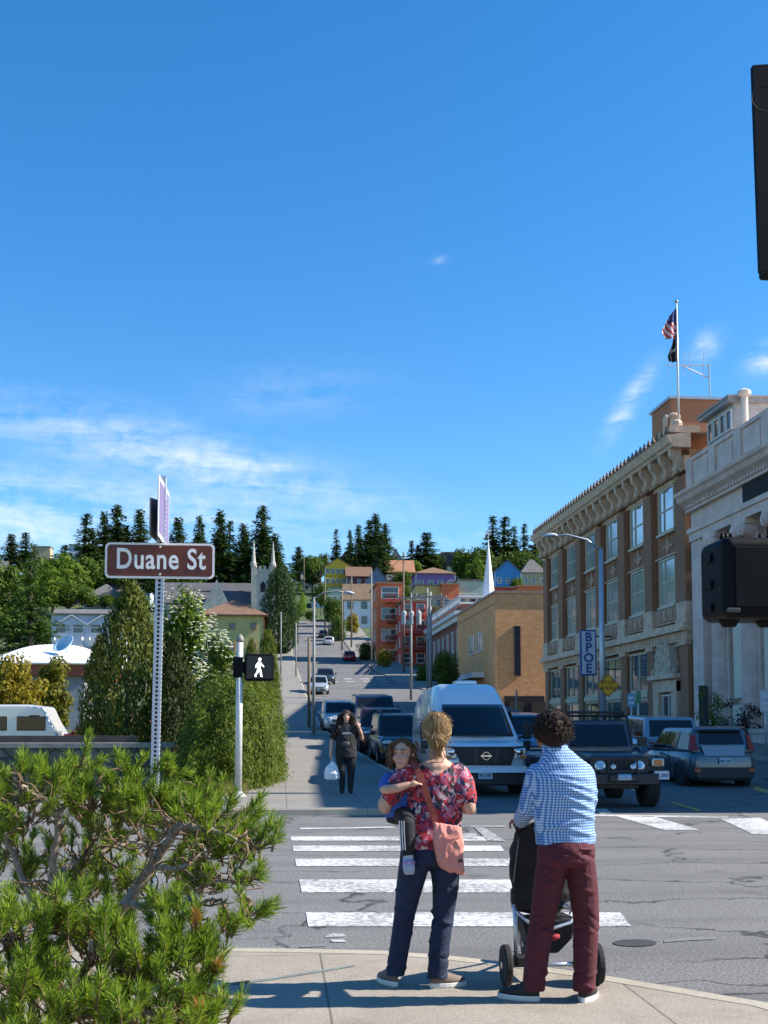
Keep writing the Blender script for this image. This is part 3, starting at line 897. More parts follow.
# ---------------------------------------------------------------- hillside houses
PALETTE = {}
def paint(name, col): return M('paint_' + name, col, .75, .1, 1.5)
ROOFS = {'grey': M('roof_grey', (.13, .125, .12), .9, .3, 1.2), 'brown': M('roof_brown', (.22, .145, .09), .9, .25, 1.2), 'tan': M('roof_tan', (.30, .22, .15), .9, .2, 1.2), 'dark': M('roof_dark', (.055, .05, .05), .9, .3, 1.2),
         'terracotta': M('roof_terracotta', (.36, .17, .09), .9, .2, 1.2), 'rust': M('roof_rust', (.185, .105, .065), .9, .2, 1.0)}

def house(label, px, Y, wall, roof='gable_front', rmat='grey', rh=.35, depth=None, rows=2, cols=3, trim=WHITE_T, rz=0.0, name='house', cat='house', ww=.95, wh=1.25, chimney=False, balc=None, sides=True, over=.4, gl=GL_DARK, base=None, style='s', group=None, auto=False):
    """px = (left, right, ridge y, ground y) as seen; real size follows from the distance Y"""
    xl, xr, yt, yb = px
    if auto: Y = yauto((xl + xr) / 2, yb)
    cx, wd, zt, zb = span(xl, xr, yt, yb, Y)
    g = min(zb, HS(cx, Y))
    dp = depth or max(5.0, wd * .9)
    t = thing(name, label, cat, (cx, Y + dp / 2, g), rz, group)
    Ht = zt - g
    h = Ht if roof == 'flat' else Ht * (1 - rh) if rh < 1 else Ht - rh
    rise = Ht - h
    x, y = wd / 2, dp / 2
    mb = MB(); mb.b2(-x, x, -y, y, -4, h)
    if roof == 'gable_front': mb.prism([(-x, -y, h - .002), (x, -y, h - .002), (0, -y, h + rise * .97)], (0, dp, 0))
    if roof == 'gable_side':
        mb.prism([(-x, -y, h - .002), (-x, y, h - .002), (-x, 0, h + rise * .97)], (wd, 0, 0))
    mb.build('wall', wall, t)
    r = MB(); e = over; th = .16
    if roof == 'gable_front':
        s = rise / x
        for q in (-1, 1):
            P = [(0, -y - e, h + rise), (q * (x + e), -y - e, h - s * e), (q * (x + e), y + e, h - s * e), (0, y + e, h + rise)]
            r.prism([(P[0]), P[1], (P[1][0], P[1][1], P[1][2] + th), (0, -y - e, h + rise + th)], (0, dp + 2 * e, 0))
    elif roof == 'gable_side':
        s = rise / y
        for q in (-1, 1):
            r.prism([(-x - e, 0, h + rise), (-x - e, q * (y + e), h - s * e), (-x - e, q * (y + e), h - s * e + th), (-x - e, 0, h + rise + th)], (wd + 2 * e, 0, 0))
    elif roof == 'hip':
        k = max(0, x - y)
        a = [(-x - e, -y - e, h), (x + e, -y - e, h), (x + e, y + e, h), (-x - e, y + e, h), (-k - .1, -max(0, y - x) - .01, h + rise), (k + .1, -max(0, y - x) - .01, h + rise), (k + .1, max(0, y - x) + .01, h + rise), (-k - .1, max(0, y - x) + .01, h + rise)]
        r.add(a, [(0, 3, 2, 1), (0, 1, 5, 4), (1, 2, 6, 5), (2, 3, 7, 6), (3, 0, 4, 7), (4, 5, 6, 7)])
        r.b2(-x - e, x + e, -y - e, y + e, h - .2, h - .004)
    else:
        r.b2(-x - .2, x + .2, -y - .2, y + .2, h, h + .3)
    ro = r.build('roof', ROOFS[rmat] if isinstance(rmat, str) else rmat, t)
    if chimney:
        c = MB(); c.b2(x * .3, x * .3 + .7, -.4, .4, h, h + rise + .9); c.build('chimney', REDB, ro)
    st = h / rows
    sh = min(wh, st * .62)
    for i in range(rows):
        z = i * st + st * .28
        for j in range(cols):
            window(t, -x + wd * (j + .5) / cols, -y, z, min(ww, wd / cols * .8), sh, 0, style, trim, gl)
        if sides:
            for q in (-1, 1):
                for yy in (-y * .45, y * .45): window(t, q * x, yy, z, min(ww, 1.1), sh, q * PI / 2, 's', trim, gl)
    if balc:
        bm_, spots = balc
        for (x0, x1, zf) in spots:
            b = MB(); x0, x1 = x0 * wd - x, x1 * wd - x; z = zf * h
            b.b2(x0, x1, -y - 1.3, -y, z - .15, z)
            for k in range(int((x1 - x0) / .16) + 1): b.b2(x0 + k * .16, x0 + k * .16 + .05, -y - 1.3, -y - 1.25, z, z + .95)
            b.b2(x0, x1, -y - 1.32, -y - 1.23, z + .95, z + 1.03)
            for xx in (x0, x1 - .06): b.b2(xx, xx + .06, -y - 1.22, -y, z + .6, z + 1.0)
            b.build('balcony', bm_, t)
    # corner boards
    if roof != 'flat':
        b = MB()
        for q in (-1, 1): b.b2(q * x - .09, q * x + .09, -y - .04, -y + .1, -1, h - .05)
        b.build('corner_board', trim, t)
    return t
P_ = {k: paint(k, c) for k, c in dict(yellow=(.74, .48, .05), maroon=(.18, .05, .045), slate=(.15, .20, .30), cream=(.62, .55, .36), purple=(.20, .11, .32), blue=(.045, .22, .52), orange=(.56, .13, .05), red=(.54, .065, .035), teal=(.30, .46, .38),
      white=(.68, .69, .70), grey=(.38, .39, .40), sage=(.56, .46, .18), lav=(.48, .52, .62), brown=(.20, .13, .09), tan=(.42, .33, .22), paleblue=(.40, .50, .60), coral=(.66, .16, .06), mustard=(.60, .42, .16)).items()}
RAILR = M('rail_red', (.33, .06, .04), .7)
# centre hill, from the top down
house('yellow house with rows of white framed windows on the hilltop left of the street axis', (325, 351, 558, 596), 335, P_['yellow'], 'gable_front', 'grey', .22, rows=3, cols=5, ww=1.1, auto=True)
house('small dark maroon house with grey roof between the yellow and the slate blue house', (347, 371, 566, 598), 345, P_['maroon'], 'gable_side', 'rust', .3, rows=2, cols=3, auto=True)
house('slate blue gabled house below the tall conifers', (365, 389, 567, 602), 330, P_['slate'], 'gable_front', 'grey', .45, rows=2, cols=2, ww=1.5, auto=True)
house('brown roofed house half hidden by trees above the slate blue house', (386, 414, 559, 590), 355, P_['brown'], 'gable_side', 'terracotta', .4, rows=2, cols=3, auto=True)
house('pale house with brown gable topmost behind the orange roofed row', (388, 403, 549, 572), 390, P_['grey'], 'gable_front', 'terracotta', .35, rows=2, cols=2, auto=True)
house('white clapboard house with brown gable roof right of the hill street', (345, 373, 583, 628), 240, P_['white'], 'gable_side', 'brown', .34, rows=2, cols=2, ww=1.3, wh=1.6, trim=M('grey_trim', (.2, .22, .24), .6), rz=R(-8), auto=True)
house('purple house with long brown hip roof above the orange flats', (416, 455, 565, 606), 285, P_['purple'], 'hip', 'rust', .20, rows=2, cols=4, ww=1.6, depth=10, auto=True)
house('bright blue gabled house near the right end of the hilltop row', (495, 521, 560, 604), 262, P_['blue'], 'gable_front', 'grey', .27, rows=2, cols=3, ww=1.3, wh=1.5, auto=True)
house('tan house with steep grey hip roof behind the bright blue house', (522, 546, 558, 602), 270, P_['tan'], 'hip', 'grey', .33, rows=2, cols=3, auto=True)
house('low dark roofed house peeping over the trees above the spire', (443, 462, 551, 575), 360, P_['cream'], 'gable_side', 'dark', .4, rows=1, cols=3, auto=True)
house('grey roofed house among trees on the skyline right of the pale house', (428, 443, 553, 572), 380, P_['maroon'], 'gable_side', 'grey', .4, rows=1, cols=2, auto=True)
house('distant white house with flat roof above the maroon house', (336, 356, 551, 572), 390, P_['maroon'], 'gable_front', 'dark', .4, rows=1, cols=2, auto=True)
house('green fronted house partly hidden below the yellow house', (326, 350, 588, 606), 300, P_['teal'], 'flat', 'grey', rows=1, cols=4, ww=1.1, auto=True)
# coloured flats
house('tall red and orange block of flats with stacked balconies beside the hill street', (377, 403, 584, 668), 168, P_['coral'], 'flat', 'terracotta', rows=4, cols=1, ww=2.6, wh=1.8, name='apartment_block', cat='flats', depth=12, balc=(RAILR, [(.35, .98, .06), (.35, .98, .3), (.35, .98, .54), (.35, .98, .78)]))
house('narrow brown and orange block of flats behind the utility pole', (402, 427, 602, 668), 160, P_['red'], 'flat', 'brown', rows=4, cols=2, ww=1.2, wh=1.5, name='apartment_block', cat='flats', depth=10, balc=(RAILR, [(.1, .9, .28), (.1, .9, .53), (.1, .9, .78)]))
house('mustard and red panelled flats on the terrace above the red brick building', (416, 443, 586, 612), 215, P_['mustard'], 'flat', 'grey', rows=2, cols=3, ww=1.6, name='apartment_block', cat='flats', balc=(RAILR, [(.35, .65, .5)]))
house('orange flats with deep balconies left of the teal flats', (442, 459, 585, 612), 213, P_['coral'], 'flat', 'terracotta', rows=2, cols=2, ww=1.8, name='apartment_block', cat='flats', balc=(RAILR, [(.05, .95, .5)]))
house('teal flats with wide windows immediately left of the white spire', (458, 486, 581, 612), 217, P_['teal'], 'flat', 'grey', rows=2, cols=3, ww=2.2, wh=1.6, name='apartment_block', cat='flats', balc=(RAILR, [(.03, .6, .5)]))
house('red and pale green flats immediately right of the white spire', (494, 520, 588, 612), 205, P_['red'], 'flat', 'grey', rows=1, cols=3, ww=1.8, wh=2.0, name='apartment_block', cat='flats')
house('red flats with balcony furthest right beside the brown brick building', (518, 548, 587, 612), 200, P_['coral'], 'flat', 'terracotta', rows=1, cols=3, ww=1.8, wh=2.0, name='apartment_block', cat='flats', balc=(RAILR, [(.2, .9, .1)]))
# small houses packed between the larger ones
for (px_, col, rf_, rm, lab) in [((302, 320, 570, 592), 'white', 'gable_side', 'grey', 'small white house between the hilltop trees left of the yellow house'), ((376, 392, 590, 606), 'white', 'gable_front', 'grey', 'little white house just above the left red flats'),
    ((430, 446, 555, 574), 'lav', 'gable_front', 'grey', 'lavender gabled house on the ridge above the purple house'), ((355, 369, 600, 618), 'coral', 'gable_front', 'rust', 'small coral house beside the white clapboard house'),
    ((468, 485, 560, 580), 'cream', 'hip', 'grey', 'cream hip roofed house directly above the teal flats'), ((404, 417, 558, 578), 'slate', 'gable_side', 'rust', 'slate coloured house above the left end of the purple house'),
    ((331, 346, 604, 622), 'cream', 'gable_side', 'brown', 'cream house low on the slope under the yellow house'), ((452, 467, 563, 582), 'red', 'gable_side', 'dark', 'red house on the ridge left of the spire'), ((508, 522, 566, 588), 'white', 'gable_front', 'grey', 'white gabled house squeezed beside the bright blue house'),
    ((388, 402, 574, 592), 'teal', 'gable_side', 'grey', 'green house between slate blue and brown roofed houses'), ((312, 326, 592, 608), 'lav', 'gable_front', 'brown', 'tiny lavender house at the edge of the steep lawn')]:
    house(lab, px_, 0, P_[col], rf_, rm, .4, rows=2, cols=2, ww=1.1, wh=1.2, auto=True, chimney=True)
# left side
house('olive yellow house with wide brown hip roof and red trim beside the church', (200, 264, 597, 656), 108, P_['sage'], 'hip', 'rust', .30, rows=2, cols=3, ww=.9, wh=1.1, trim=M('trim_red', (.36, .08, .05), .7), depth=10, over=.7, auto=True)
Hh = house('white and lavender twin gabled terrace house with bay windows at far left', (52, 122, 607, 668), 125, P_['lav'], 'gable_side', 'grey', .12, rows=2, cols=4, ww=1.4, wh=1.5, depth=9, balc=(WHITE_T, [(.05, .45, .42), (.55, .95, .42)]), auto=True)
Hh_s = 1
for q in (-1, 1):
    mb = MB(); mb.prism([(q * 1.9 - 1.6, -4.7, 5.4), (q * 1.9 + 1.6, -4.7, 5.4), (q * 1.9, -4.7, 6.4)], (0, 2.5, 0)); mb.build('dormer', P_['lav'], Hh)
    mb = MB(); mb.prism([(q * 1.9 - 1.9, -4.9, 5.3), (q * 1.9, -4.9, 6.5), (q * 1.9 + 1.9, -4.9, 5.3), (q * 1.9 + 1.9, -4.9, 5.5), (q * 1.9, -4.9, 6.75), (q * 1.9 - 1.9, -4.9, 5.5)], (0, 2.7, 0)); mb.build('dormer_roof', WHITE_T, Hh)
house('grey shingled house with broad hip roof above the white terrace', (84, 123, 582, 612), 175, P_['grey'], 'hip', 'grey', .5, rows=1, cols=3, ww=1.8, depth=9, auto=True)
house('blue grey gabled house partly hidden behind the brown street sign', (108, 150, 576, 606), 185, P_['paleblue'], 'gable_side', 'grey', .5, rows=1, cols=3, ww=1.8, auto=True)
house('slate roofed house behind the grey shingled house', (70, 92, 578, 604), 200, P_['slate'], 'gable_side', 'dark', .5, rows=1, cols=2, auto=True)
house('tan flat roofed house on the skyline at far left', (32, 50, 547, 568), 330, P_['tan'], 'flat', 'grey', rows=1, cols=3, auto=True)
house('pale blue glass fronted house on the skyline left of the sign', (69, 83, 545, 566), 330, P_['paleblue'], 'flat', 'grey', rows=2, cols=3, ww=1.2, auto=True)
house('grey roofed rectory beside the nave of the stone church', (200, 226, 570, 592), 190, P_['grey'], 'gable_side', 'grey', .6, rows=1, cols=2, auto=True)
house('cream house edge at the far left border behind the tall fir', (-22, 4, 560, 610), 170, P_['cream'], 'gable_side', 'grey', .3, rows=2, cols=3, auto=True)

# stone church
CHS = M('church_stone', (.40, .38, .34), .85, .25, 1.2, bmp=.3)
YC = yauto(263, 628)
a, wd, z1, z0 = span(253, 273, 566, 625, YC)
gC = HS(a, YC) - 3
Ch = thing('stone_church', 'grey stone church with battlemented tower and two pinnacles', 'church', (a, YC, 0))
h2 = wd / 2
mb = MB(); mb.b2(-h2, h2, 0, wd, gC, z1 - .6)
for k in range(4): mb.b2(-h2 + .1 + k * wd / 4, -h2 + .1 + k * wd / 4 + wd / 8, -.06, .4, z1 - .6, z1)
mb.build('tower', CHS, Ch)
for q in (-1, 1):
    for yy in (.2, wd - .2):
        mb = MB(); zp = at(255, 541, YC).z
        mb.box((q * (h2 - .05), yy, (gC + z1) / 2), (.9, .9, z1 - gC)); mb.lathe([(.6, z1), (.65, z1 + .6), (.45, z1 + .8), (.05, zp), (0, zp + .1)], (q * (h2 - .05), yy, 0), 8); mb.build('pinnacle', CHS, Ch)
z = at(262, 592, YC).z
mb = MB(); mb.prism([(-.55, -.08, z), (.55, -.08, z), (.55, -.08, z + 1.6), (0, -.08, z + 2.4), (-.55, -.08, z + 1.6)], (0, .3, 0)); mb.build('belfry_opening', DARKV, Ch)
x0 = at(156, 590, YC).x - a; zr, ze = at(200, 579, YC).z, at(200, 602, YC).z
mb = MB(); mb.b2(x0, -h2, 1, 15, gC, ze); mb.prism([(x0, 1, ze - .01), (x0, 15, ze - .01), (x0, 8, zr - .2)], (-h2 - x0, 0, 0)); mb.build('nave_wall', CHS, Ch)
mb = MB()
for q in (-1, 1): mb.prism([(x0 - .3, 8, zr), (x0 - .3, 8 + q * 7.6, ze - .4), (x0 - .3, 8 + q * 7.6, ze - .2), (x0 - .3, 8, zr + .2)], (-h2 - x0 + .2, 0, 0))
mb.build('nave_roof', M('church_roof', (.085, .085, .09), .9, .25, .8), Ch)
gx = at(217, 590, YC).x - a; zt = at(217, 580, YC).z
mb = MB(); mb.prism([(gx - 3, -1.2, gC), (gx + 3, -1.2, gC), (gx + 3, -1.2, ze - 1.2), (gx, -1.2, zt), (gx - 3, -1.2, ze - 1.2)], (0, 3, 0)); mb.build('gable_porch', CHS, Ch)

# white roofed low building with dish
a, wd, z1, z0 = span(-30, 92, 645, 720, 62)
W = thing('low_building', 'low flat building with white curved roof and red fascia behind the car park', 'building', (a, 62, H(62)))
b0 = H(62)
mb = MB(); mb.b2(-wd / 2 + .5, wd / 2 - .5, .5, 10, -2, at(40, 668, 62).z - b0); mb.build('wall', M('lilac_wall', (.33, .32, .36), .8), W)
zf0, zf1 = at(40, 675, 62).z - b0, at(40, 663, 62).z - b0
mb = MB(); mb.b2(-wd / 2, wd / 2, 0, 11, zf0, zf1); mb.build('fascia', M('fascia_red', (.38, .085, .05), .7), W)
mb = MB(); n = 16; zr = at(40, 645, 69).z - b0; rows = []
for j in range(9):
    row = []
    for i in range(n + 1):
        u = -1 + 2 * i / n; row.append(Vector((u * (wd / 2 + .05), -.15 + j * .95, zf1 + .03 + (zr - zf1) * (1 - abs(u) ** 3) * math.sin(PI / 2 * j / 8))))
    rows.append(row)
mb.loft(rows, cap=False, closed=False); o = mb.build('roof', M('roof_white', (.80, .80, .79), .6, .05), W, smooth=True); s_ = o.modifiers.new('t', 'SOLIDIFY'); s_.thickness = .12; s_.offset = -1
d0 = at(66, 650, 64)
D = thing('satellite_dish', 'pale blue satellite dish standing on the white curved roof', 'dish', tuple(d0))
mb = MB(); rot = Matrix.Rotation(R(48), 3, 'X') @ Matrix.Rotation(R(0), 3, 'Z'); rings = []
for i in range(6):
    r_ = .62 * (i + .02) / 5; rings.append([Matrix.Rotation(R(-35), 3, 'Z') @ (rot @ Vector((r_ * math.cos(2 * PI * j / 20), r_ * math.sin(2 * PI * j / 20), .3 * (r_ / .62) ** 2))) + Vector((0, 0, .15)) for j in range(20)])
mb.loft(rings, cap=False); o = mb.build('dish', M('dish_blue', (.36, .55, .68), .5), D, smooth=True); s_ = o.modifiers.new('t', 'SOLIDIFY'); s_.thickness = .03
mb = MB(); mb.tube([(0, .1, .1), (0, .25, -.4)], .06); mb.build('mount', MATS['galvanised'], D)

# low stone wall of the car park
wl, wr = gp(-60, 791, .0), gp(168, 791, 0)
def M_stonewall():
    m, nt, b = nt_mat('rubble_stone')
    v = coord(nt); mp = nt.nodes.new('ShaderNodeMapping'); mp.inputs['Scale'].default_value = (1.1, 1, 2.0); nt.links.new(v, mp.inputs[0])
    vo = nt.nodes.new('ShaderNodeTexVoronoi'); vo.inputs['Scale'].default_value = 1.6; nt.links.new(mp.outputs[0], vo.inputs['Vector'])
    ve = nt.nodes.new('ShaderNodeTexVoronoi'); ve.feature = 'DISTANCE_TO_EDGE'; ve.inputs['Scale'].default_value = 1.6; nt.links.new(mp.outputs[0], ve.inputs['Vector'])
    s = nt.nodes.new('ShaderNodeSeparateXYZ'); nt.links.new(vo.outputs['Color'], s.inputs[0])
    c = mixc(nt, s.outputs[0], (.09, .08, .07), (.22, .20, .175))
    c = mixc(nt, ramp(nt, ve.outputs['Distance'], [(.0, 1.), (.06, 0.)]), c, (.03, .028, .025))
    nt.links.new(c, b.inputs['Base Color']); b.inputs['Roughness'].default_value = .9
    bump(nt, b, ramp(nt, ve.outputs['Distance'], [(0, 0.), (.15, 1.)]), .8, .06)
    return m
Lw = thing('stone_wall', 'low dark rubble stone wall with flat capping in front of the car park', 'wall', (0, 0, 0))
Yw = 29.5; xa, xb = at(-60, 780, Yw).x, at(172, 780, Yw).x; zc = at(60, 743, Yw).z
mb = MB(); mb.b2(xa, xb, Yw, Yw + .5, -.3, zc - .12); mb.build('wall', M_stonewall(), Lw)
mb = MB(); mb.b2(xa, xb + .05, Yw - .06, Yw + .56, zc - .12, zc); mb.build('capping', M('capping_stone', (.25, .24, .22), .85, .3, 3), Lw)
# timber rail on top
mb = MB(); zt = at(60, 736, Yw).z; mb.b2(xa, xb - 1, Yw + .9, Yw + 1.0, -.2, zt)
o = mb.build('timber_fence', M('old_timber', (.09, .075, .06), .85, .3, 4)); tag(o, 'dark weathered timber fence running along behind the stone wall', 'fence')
# ---------------------------------------------------------------- trees and shrubs
BARK = M('bark', (.11, .085, .065), .95, .3, 6, bmp=.6)
BARK_G = M('bark_grey', (.24, .20, .17), .9, .35, 8, bmp=.6)
LF_CON = M_leaf('needle_dark', (.018, .044, .018), (.075, .120, .042), .25)
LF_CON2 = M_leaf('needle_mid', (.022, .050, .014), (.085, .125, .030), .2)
LF_BROAD = M_leaf('leaf_mid', (.024, .058, .010), (.11, .165, .026), .3)
LF_BRIGHT = M_leaf('leaf_bright', (.040, .085, .010), (.15, .22, .030), .35)
LF_CEDAR = M_leaf('cedar_spray', (.024, .046, .008), (.175, .185, .034), .25, nscale=1.6)
LF_HEDGE = M_leaf('hedge_leaf', (.020, .050, .008), (.165, .210, .030), .35, nscale=1.1)
LF_YEL = M_leaf('leaf_yellow', (.12, .12, .012), (.34, .26, .035), .35)
LF_RED = M_leaf('leaf_maroon', (.022, .010, .012), (.07, .028, .03), .2)
LF_WHITE = M_leaf('blossom_white', (.36, .38, .24), (.62, .62, .48), .3)

def leaf(mb, p, nrm, up, l, w_):
    """one pointed leaf: four corners"""
    s = nrm.cross(up)
    if s.length < 1e-4: s = Vector((1, 0, 0))
    s.normalize(); u = s.cross(nrm).normalized()
    mb.add([p - u * l * .5, p + s * w_ * .5, p + u * l * .5, p - s * w_ * .5], [(0, 1, 2, 3)])

def rdir(rg):
    z = rg.uniform(-1, 1); a = rg.uniform(0, 2 * PI); r = math.sqrt(1 - z * z)
    return Vector((r * math.cos(a), r * math.sin(a), z))

def conifer_mesh(seed, h=1.0, r=.2, whorls=26, sprays=7, droop=.35, bare=.1, gap=.15, sz=.058):
    """unit-height conifer: branches in whorls that carry many drooping sprays"""
    rg = random.Random(seed); c = MB(); tr = MB()
    tr.tube([(0, 0, -.06), (0, 0, .3), (rg.uniform(-.01, .01), 0, .7), (0, 0, .98)], [.022, .018, .010, .002], 7)
    for bi in range(whorls * 8):
        t = rg.random() ** .9; z = bare + (1 - bare) * t
        if rg.random() < gap * .6: continue
        R_ = r * ((1 - t) * 1.08 + .015) * rg.uniform(.5, 1.2)
        if t < .1: R_ *= .7 + t * 3
        a = rg.uniform(0, 6.283); d = Vector((math.cos(a), math.sin(a), 0)); ns = int(3 + sprays * 1.5 * (1 - t))
        for s in range(ns):
            u = ((s + rg.random()) / ns) ** .75
            p = d * R_ * u + Vector((0, 0, z + R_ * (.30 * u - droop * 1.5 * u * u)))
            for q in range(2):
                pp = p + Vector((rg.uniform(-1, 1), rg.uniform(-1, 1), rg.uniform(-.9, .4))) * sz * .5
                nrm = Vector((rg.uniform(-.8, .8), rg.uniform(-.8, .8), 1)).normalized()
                up = (d + Vector((rg.uniform(-.8, .8), rg.uniform(-.8, .8), rg.uniform(-.7, .1)))).normalized()
                k_ = 1.1 - .55 * t
                leaf(c, pp, nrm, up, sz * rg.uniform(.6, 1.3) * k_, sz * rg.uniform(.25, .5) * k_)
    for k in range(14):
        z = .9 + .1 * k / 14
        leaf(c, Vector((rg.uniform(-.012, .012), rg.uniform(-.012, .012), z)), rdir(rg), Vector((rg.uniform(-.5, .5), 0, 1)), sz * .8, sz * .3)
    return c, tr

def broad_mesh(seed, w_=.8, nl=34, per=120, sz=.055, low=.2, spread=.42):
    """unit-height broadleaf: lobes of leaves on limbs, with gaps between"""
    rg = random.Random(seed); c = MB(); tr = MB()
    tr.tube([(0, 0, -.06), (.01, 0, .2), (0, .01, .42)], [.035, .028, .02], 7)
    for i in range(nl):
        d = rdir(rg); q = rg.random() ** .4
        ctr = Vector((d.x * w_ * .5 * q * .85, d.y * w_ * .5 * q * .85, low + (1 - low) * .5 + d.z * (1 - low) * .42 * q))
        lr = rg.uniform(.10, .19) * (.7 + w_ * .4)
        if i % 2 == 0: tr.tube([(0, 0, .25 + .1 * rg.random()), ctr * .5 + Vector((0, 0, .14)), ctr], [.016, .009, .003], 5)
        for k in range(per):
            e = rdir(rg); p = ctr + e * lr * (rg.random() ** .35) * Vector((1, 1, .8)).x
            p.z = ctr.z + (p.z - ctr.z) * .75
            leaf(c, p, (e + rdir(rg) * .8 + Vector((0, 0, .4))).normalized(), rdir(rg), sz * rg.uniform(.7, 1.4), sz * rg.uniform(.45, .8))
    return c, tr

def column_mesh(seed, w_=.5, n=5200, sz=.04, top=.5, upw=1.0):
    """unit-height dense shrub or cedar; sprays point up and out over a ragged surface"""
    rg = random.Random(seed); c = MB(); tr = MB()
    tr.tube([(0, 0, -.05), (0, 0, .4), (0, 0, .8)], [.03, .02, .006], 7)
    for k in range(n):
        z = rg.random() ** 1.15; a = rg.uniform(0, 2 * PI)
        prof = min(1, (z + .06) * 5) * max(.03, (1 - z ** 2.2)) ** top
        lump = 1 + .34 * noise.noise(Vector((math.cos(a) * 2.1, math.sin(a) * 2.1, z * 6 + seed))) + .2 * noise.noise(Vector((math.cos(a) * 6, math.sin(a) * 6, z * 15 + seed)))
        rr = w_ * .5 * prof * lump * (rg.random() ** .22)
        p = Vector((rr * math.cos(a), rr * math.sin(a), z * (1 + .05 * rg.uniform(-1, 1))))
        d = Vector((math.cos(a), math.sin(a), 0))
        leaf(c, p, (d + rdir(rg) * .7).normalized(), (d * .5 + Vector((0, 0, upw)) + rdir(rg) * .5), sz * rg.uniform(.8, 1.7), sz * rg.uniform(.3, .55))
    return c, tr
KIND = {}

def kind(key, fn, lf):
    c, t = fn
    KIND[key] = (c, t, lf)
    KIND[key + '_me'] = None

def plant(key, label, X, Y, h, wd=1.0, name='tree', cat='tree', z=None, rz=None, group=None, lf=None):
    """place a plant of a kind: an Empty with trunk and crown"""
    z = HS(X, Y) - .1 if z is None else z
    rz = rnd.uniform(0, 6.28) if rz is None else rz
    t = thing(name, label, cat, (X, Y, z), rz, group)
    c, tr, m = KIND[key]
    m = lf or m
    if KIND[key + '_me'] is None or m.name not in KIND[key + '_me']:
        d = KIND[key + '_me'] or {}
        a = c.build('crown', m); b = tr.build('trunk', BARK, smooth=True)
        d[m.name] = (a, b); KIND[key + '_me'] = d
    else:
        a, b = [o.copy() for o in KIND[key + '_me'][m.name]]
        COL.objects.link(a); COL.objects.link(b)
    for o in (a, b):
        o.parent = t; o.scale = (h * wd, h * wd, h)
    return t

vr = random.Random(44)
def plant_px(key, label, x0, x1, yt, yb, Y, base_w, **kw):
    if kw.pop('auto', False): Y = yauto((x0 + x1) / 2, yb)
    cx, w_, zt, zb = span(x0, x1, yt, yb, Y)
    w_ *= kw.pop('boost', 1.0) * (vr.uniform(.8, 1.35) if key[:3] == 'con' else 1)
    z = kw.pop('z', None)
    z = min(zb, HS(cx, Y)) - .1 if z is None else z
    h = zt - z
    return plant(key, label, cx, Y, h, (w_ / h) / base_w, z=z, **kw)
kind('con1', conifer_mesh(1, r=.2), LF_CON)
kind('con2', conifer_mesh(2, r=.17, whorls=22, gap=.25, droop=.5), LF_CON)
kind('con3', conifer_mesh(3, r=.23, whorls=28, gap=.1, sprays=8), LF_CON)
kind('con4', conifer_mesh(4, r=.15, whorls=20, gap=.3, sprays=6), LF_CON)
kind('fir', conifer_mesh(5, r=.26, whorls=34, sprays=11, gap=.08, sz=.035, droop=.2, bare=.05), LF_CON2)
kind('b1', broad_mesh(6), LF_BROAD)
kind('b2', broad_mesh(7, w_=1.1, nl=36), LF_BROAD)
kind('b3', broad_mesh(8, w_=.65, nl=26), LF_BROAD)
kind('sapling', broad_mesh(14, w_=.75, nl=15, per=34, sz=.05, low=.12), LF_BRIGHT)
kind('yew', column_mesh(9, .62, 9000, .032, .36), LF_CON2)
kind('cedar', column_mesh(10, .48, 9000, .028, .62), LF_CEDAR)
kind('bush', column_mesh(13, 1.1, 4200, .05, .45, .6), LF_BROAD)

# left skyline conifers: (left, right, top, bottom, distance, kind)
GL = 'dark conifers along the left skyline'
for (x0, x1, yt, yb, Y, k, lab) in [
    (76, 96, 514, 590, 215, 'con2', 'slim conifer standing apart furthest left of the skyline conifers beside the sign'),
    (95, 112, 512, 590, 225, 'con1', 'first broad conifer just left of the brown street sign'),
    (106, 128, 505, 590, 220, 'con3', 'tallest broad conifer above the left end of the brown street sign'),
    (127, 152, 510, 590, 218, 'con1', 'conifer rising above the middle of the brown street sign, left of its post'),
    (166, 190, 518, 590, 230, 'con1', 'conifer just right of the street sign post on the skyline'),
    (188, 210, 516, 596, 225, 'con3', 'bushy conifer above the right end of the brown street sign'),
    (206, 234, 511, 600, 215, 'con3', 'broad twin topped conifer behind the roof of the stone church'),
    (222, 238, 521, 596, 232, 'con2', 'thin conifer between the twin topped one and the church tower'),
    (232, 254, 524, 596, 222, 'con1', 'conifer immediately left of the stone church tower'),
    (250, 274, 506, 600, 210, 'con3', 'tall conifer standing directly behind the stone church tower'),
    (266, 284, 534, 610, 205, 'con3', 'shorter conifer to the right of the stone church tower'),
    (4, 18, 534, 575, 300, 'con1', 'small dark conifer on the far left skyline'),
    (18, 32, 533, 575, 310, 'con2', 'thin dark conifer beside the tan skyline house'),
    (56, 74, 545, 580, 300, 'con3', 'dark maroon tinged conifer between the two skyline houses')]:
    plant_px(k, lab, x0, x1, yt, yb, Y, {'con1': .4, 'con2': .34, 'con3': .46, 'con4': .3}[k], name='conifer_tree', group=GL, auto=True, boost=2.6)
GB = 'round green trees on the left hillside'
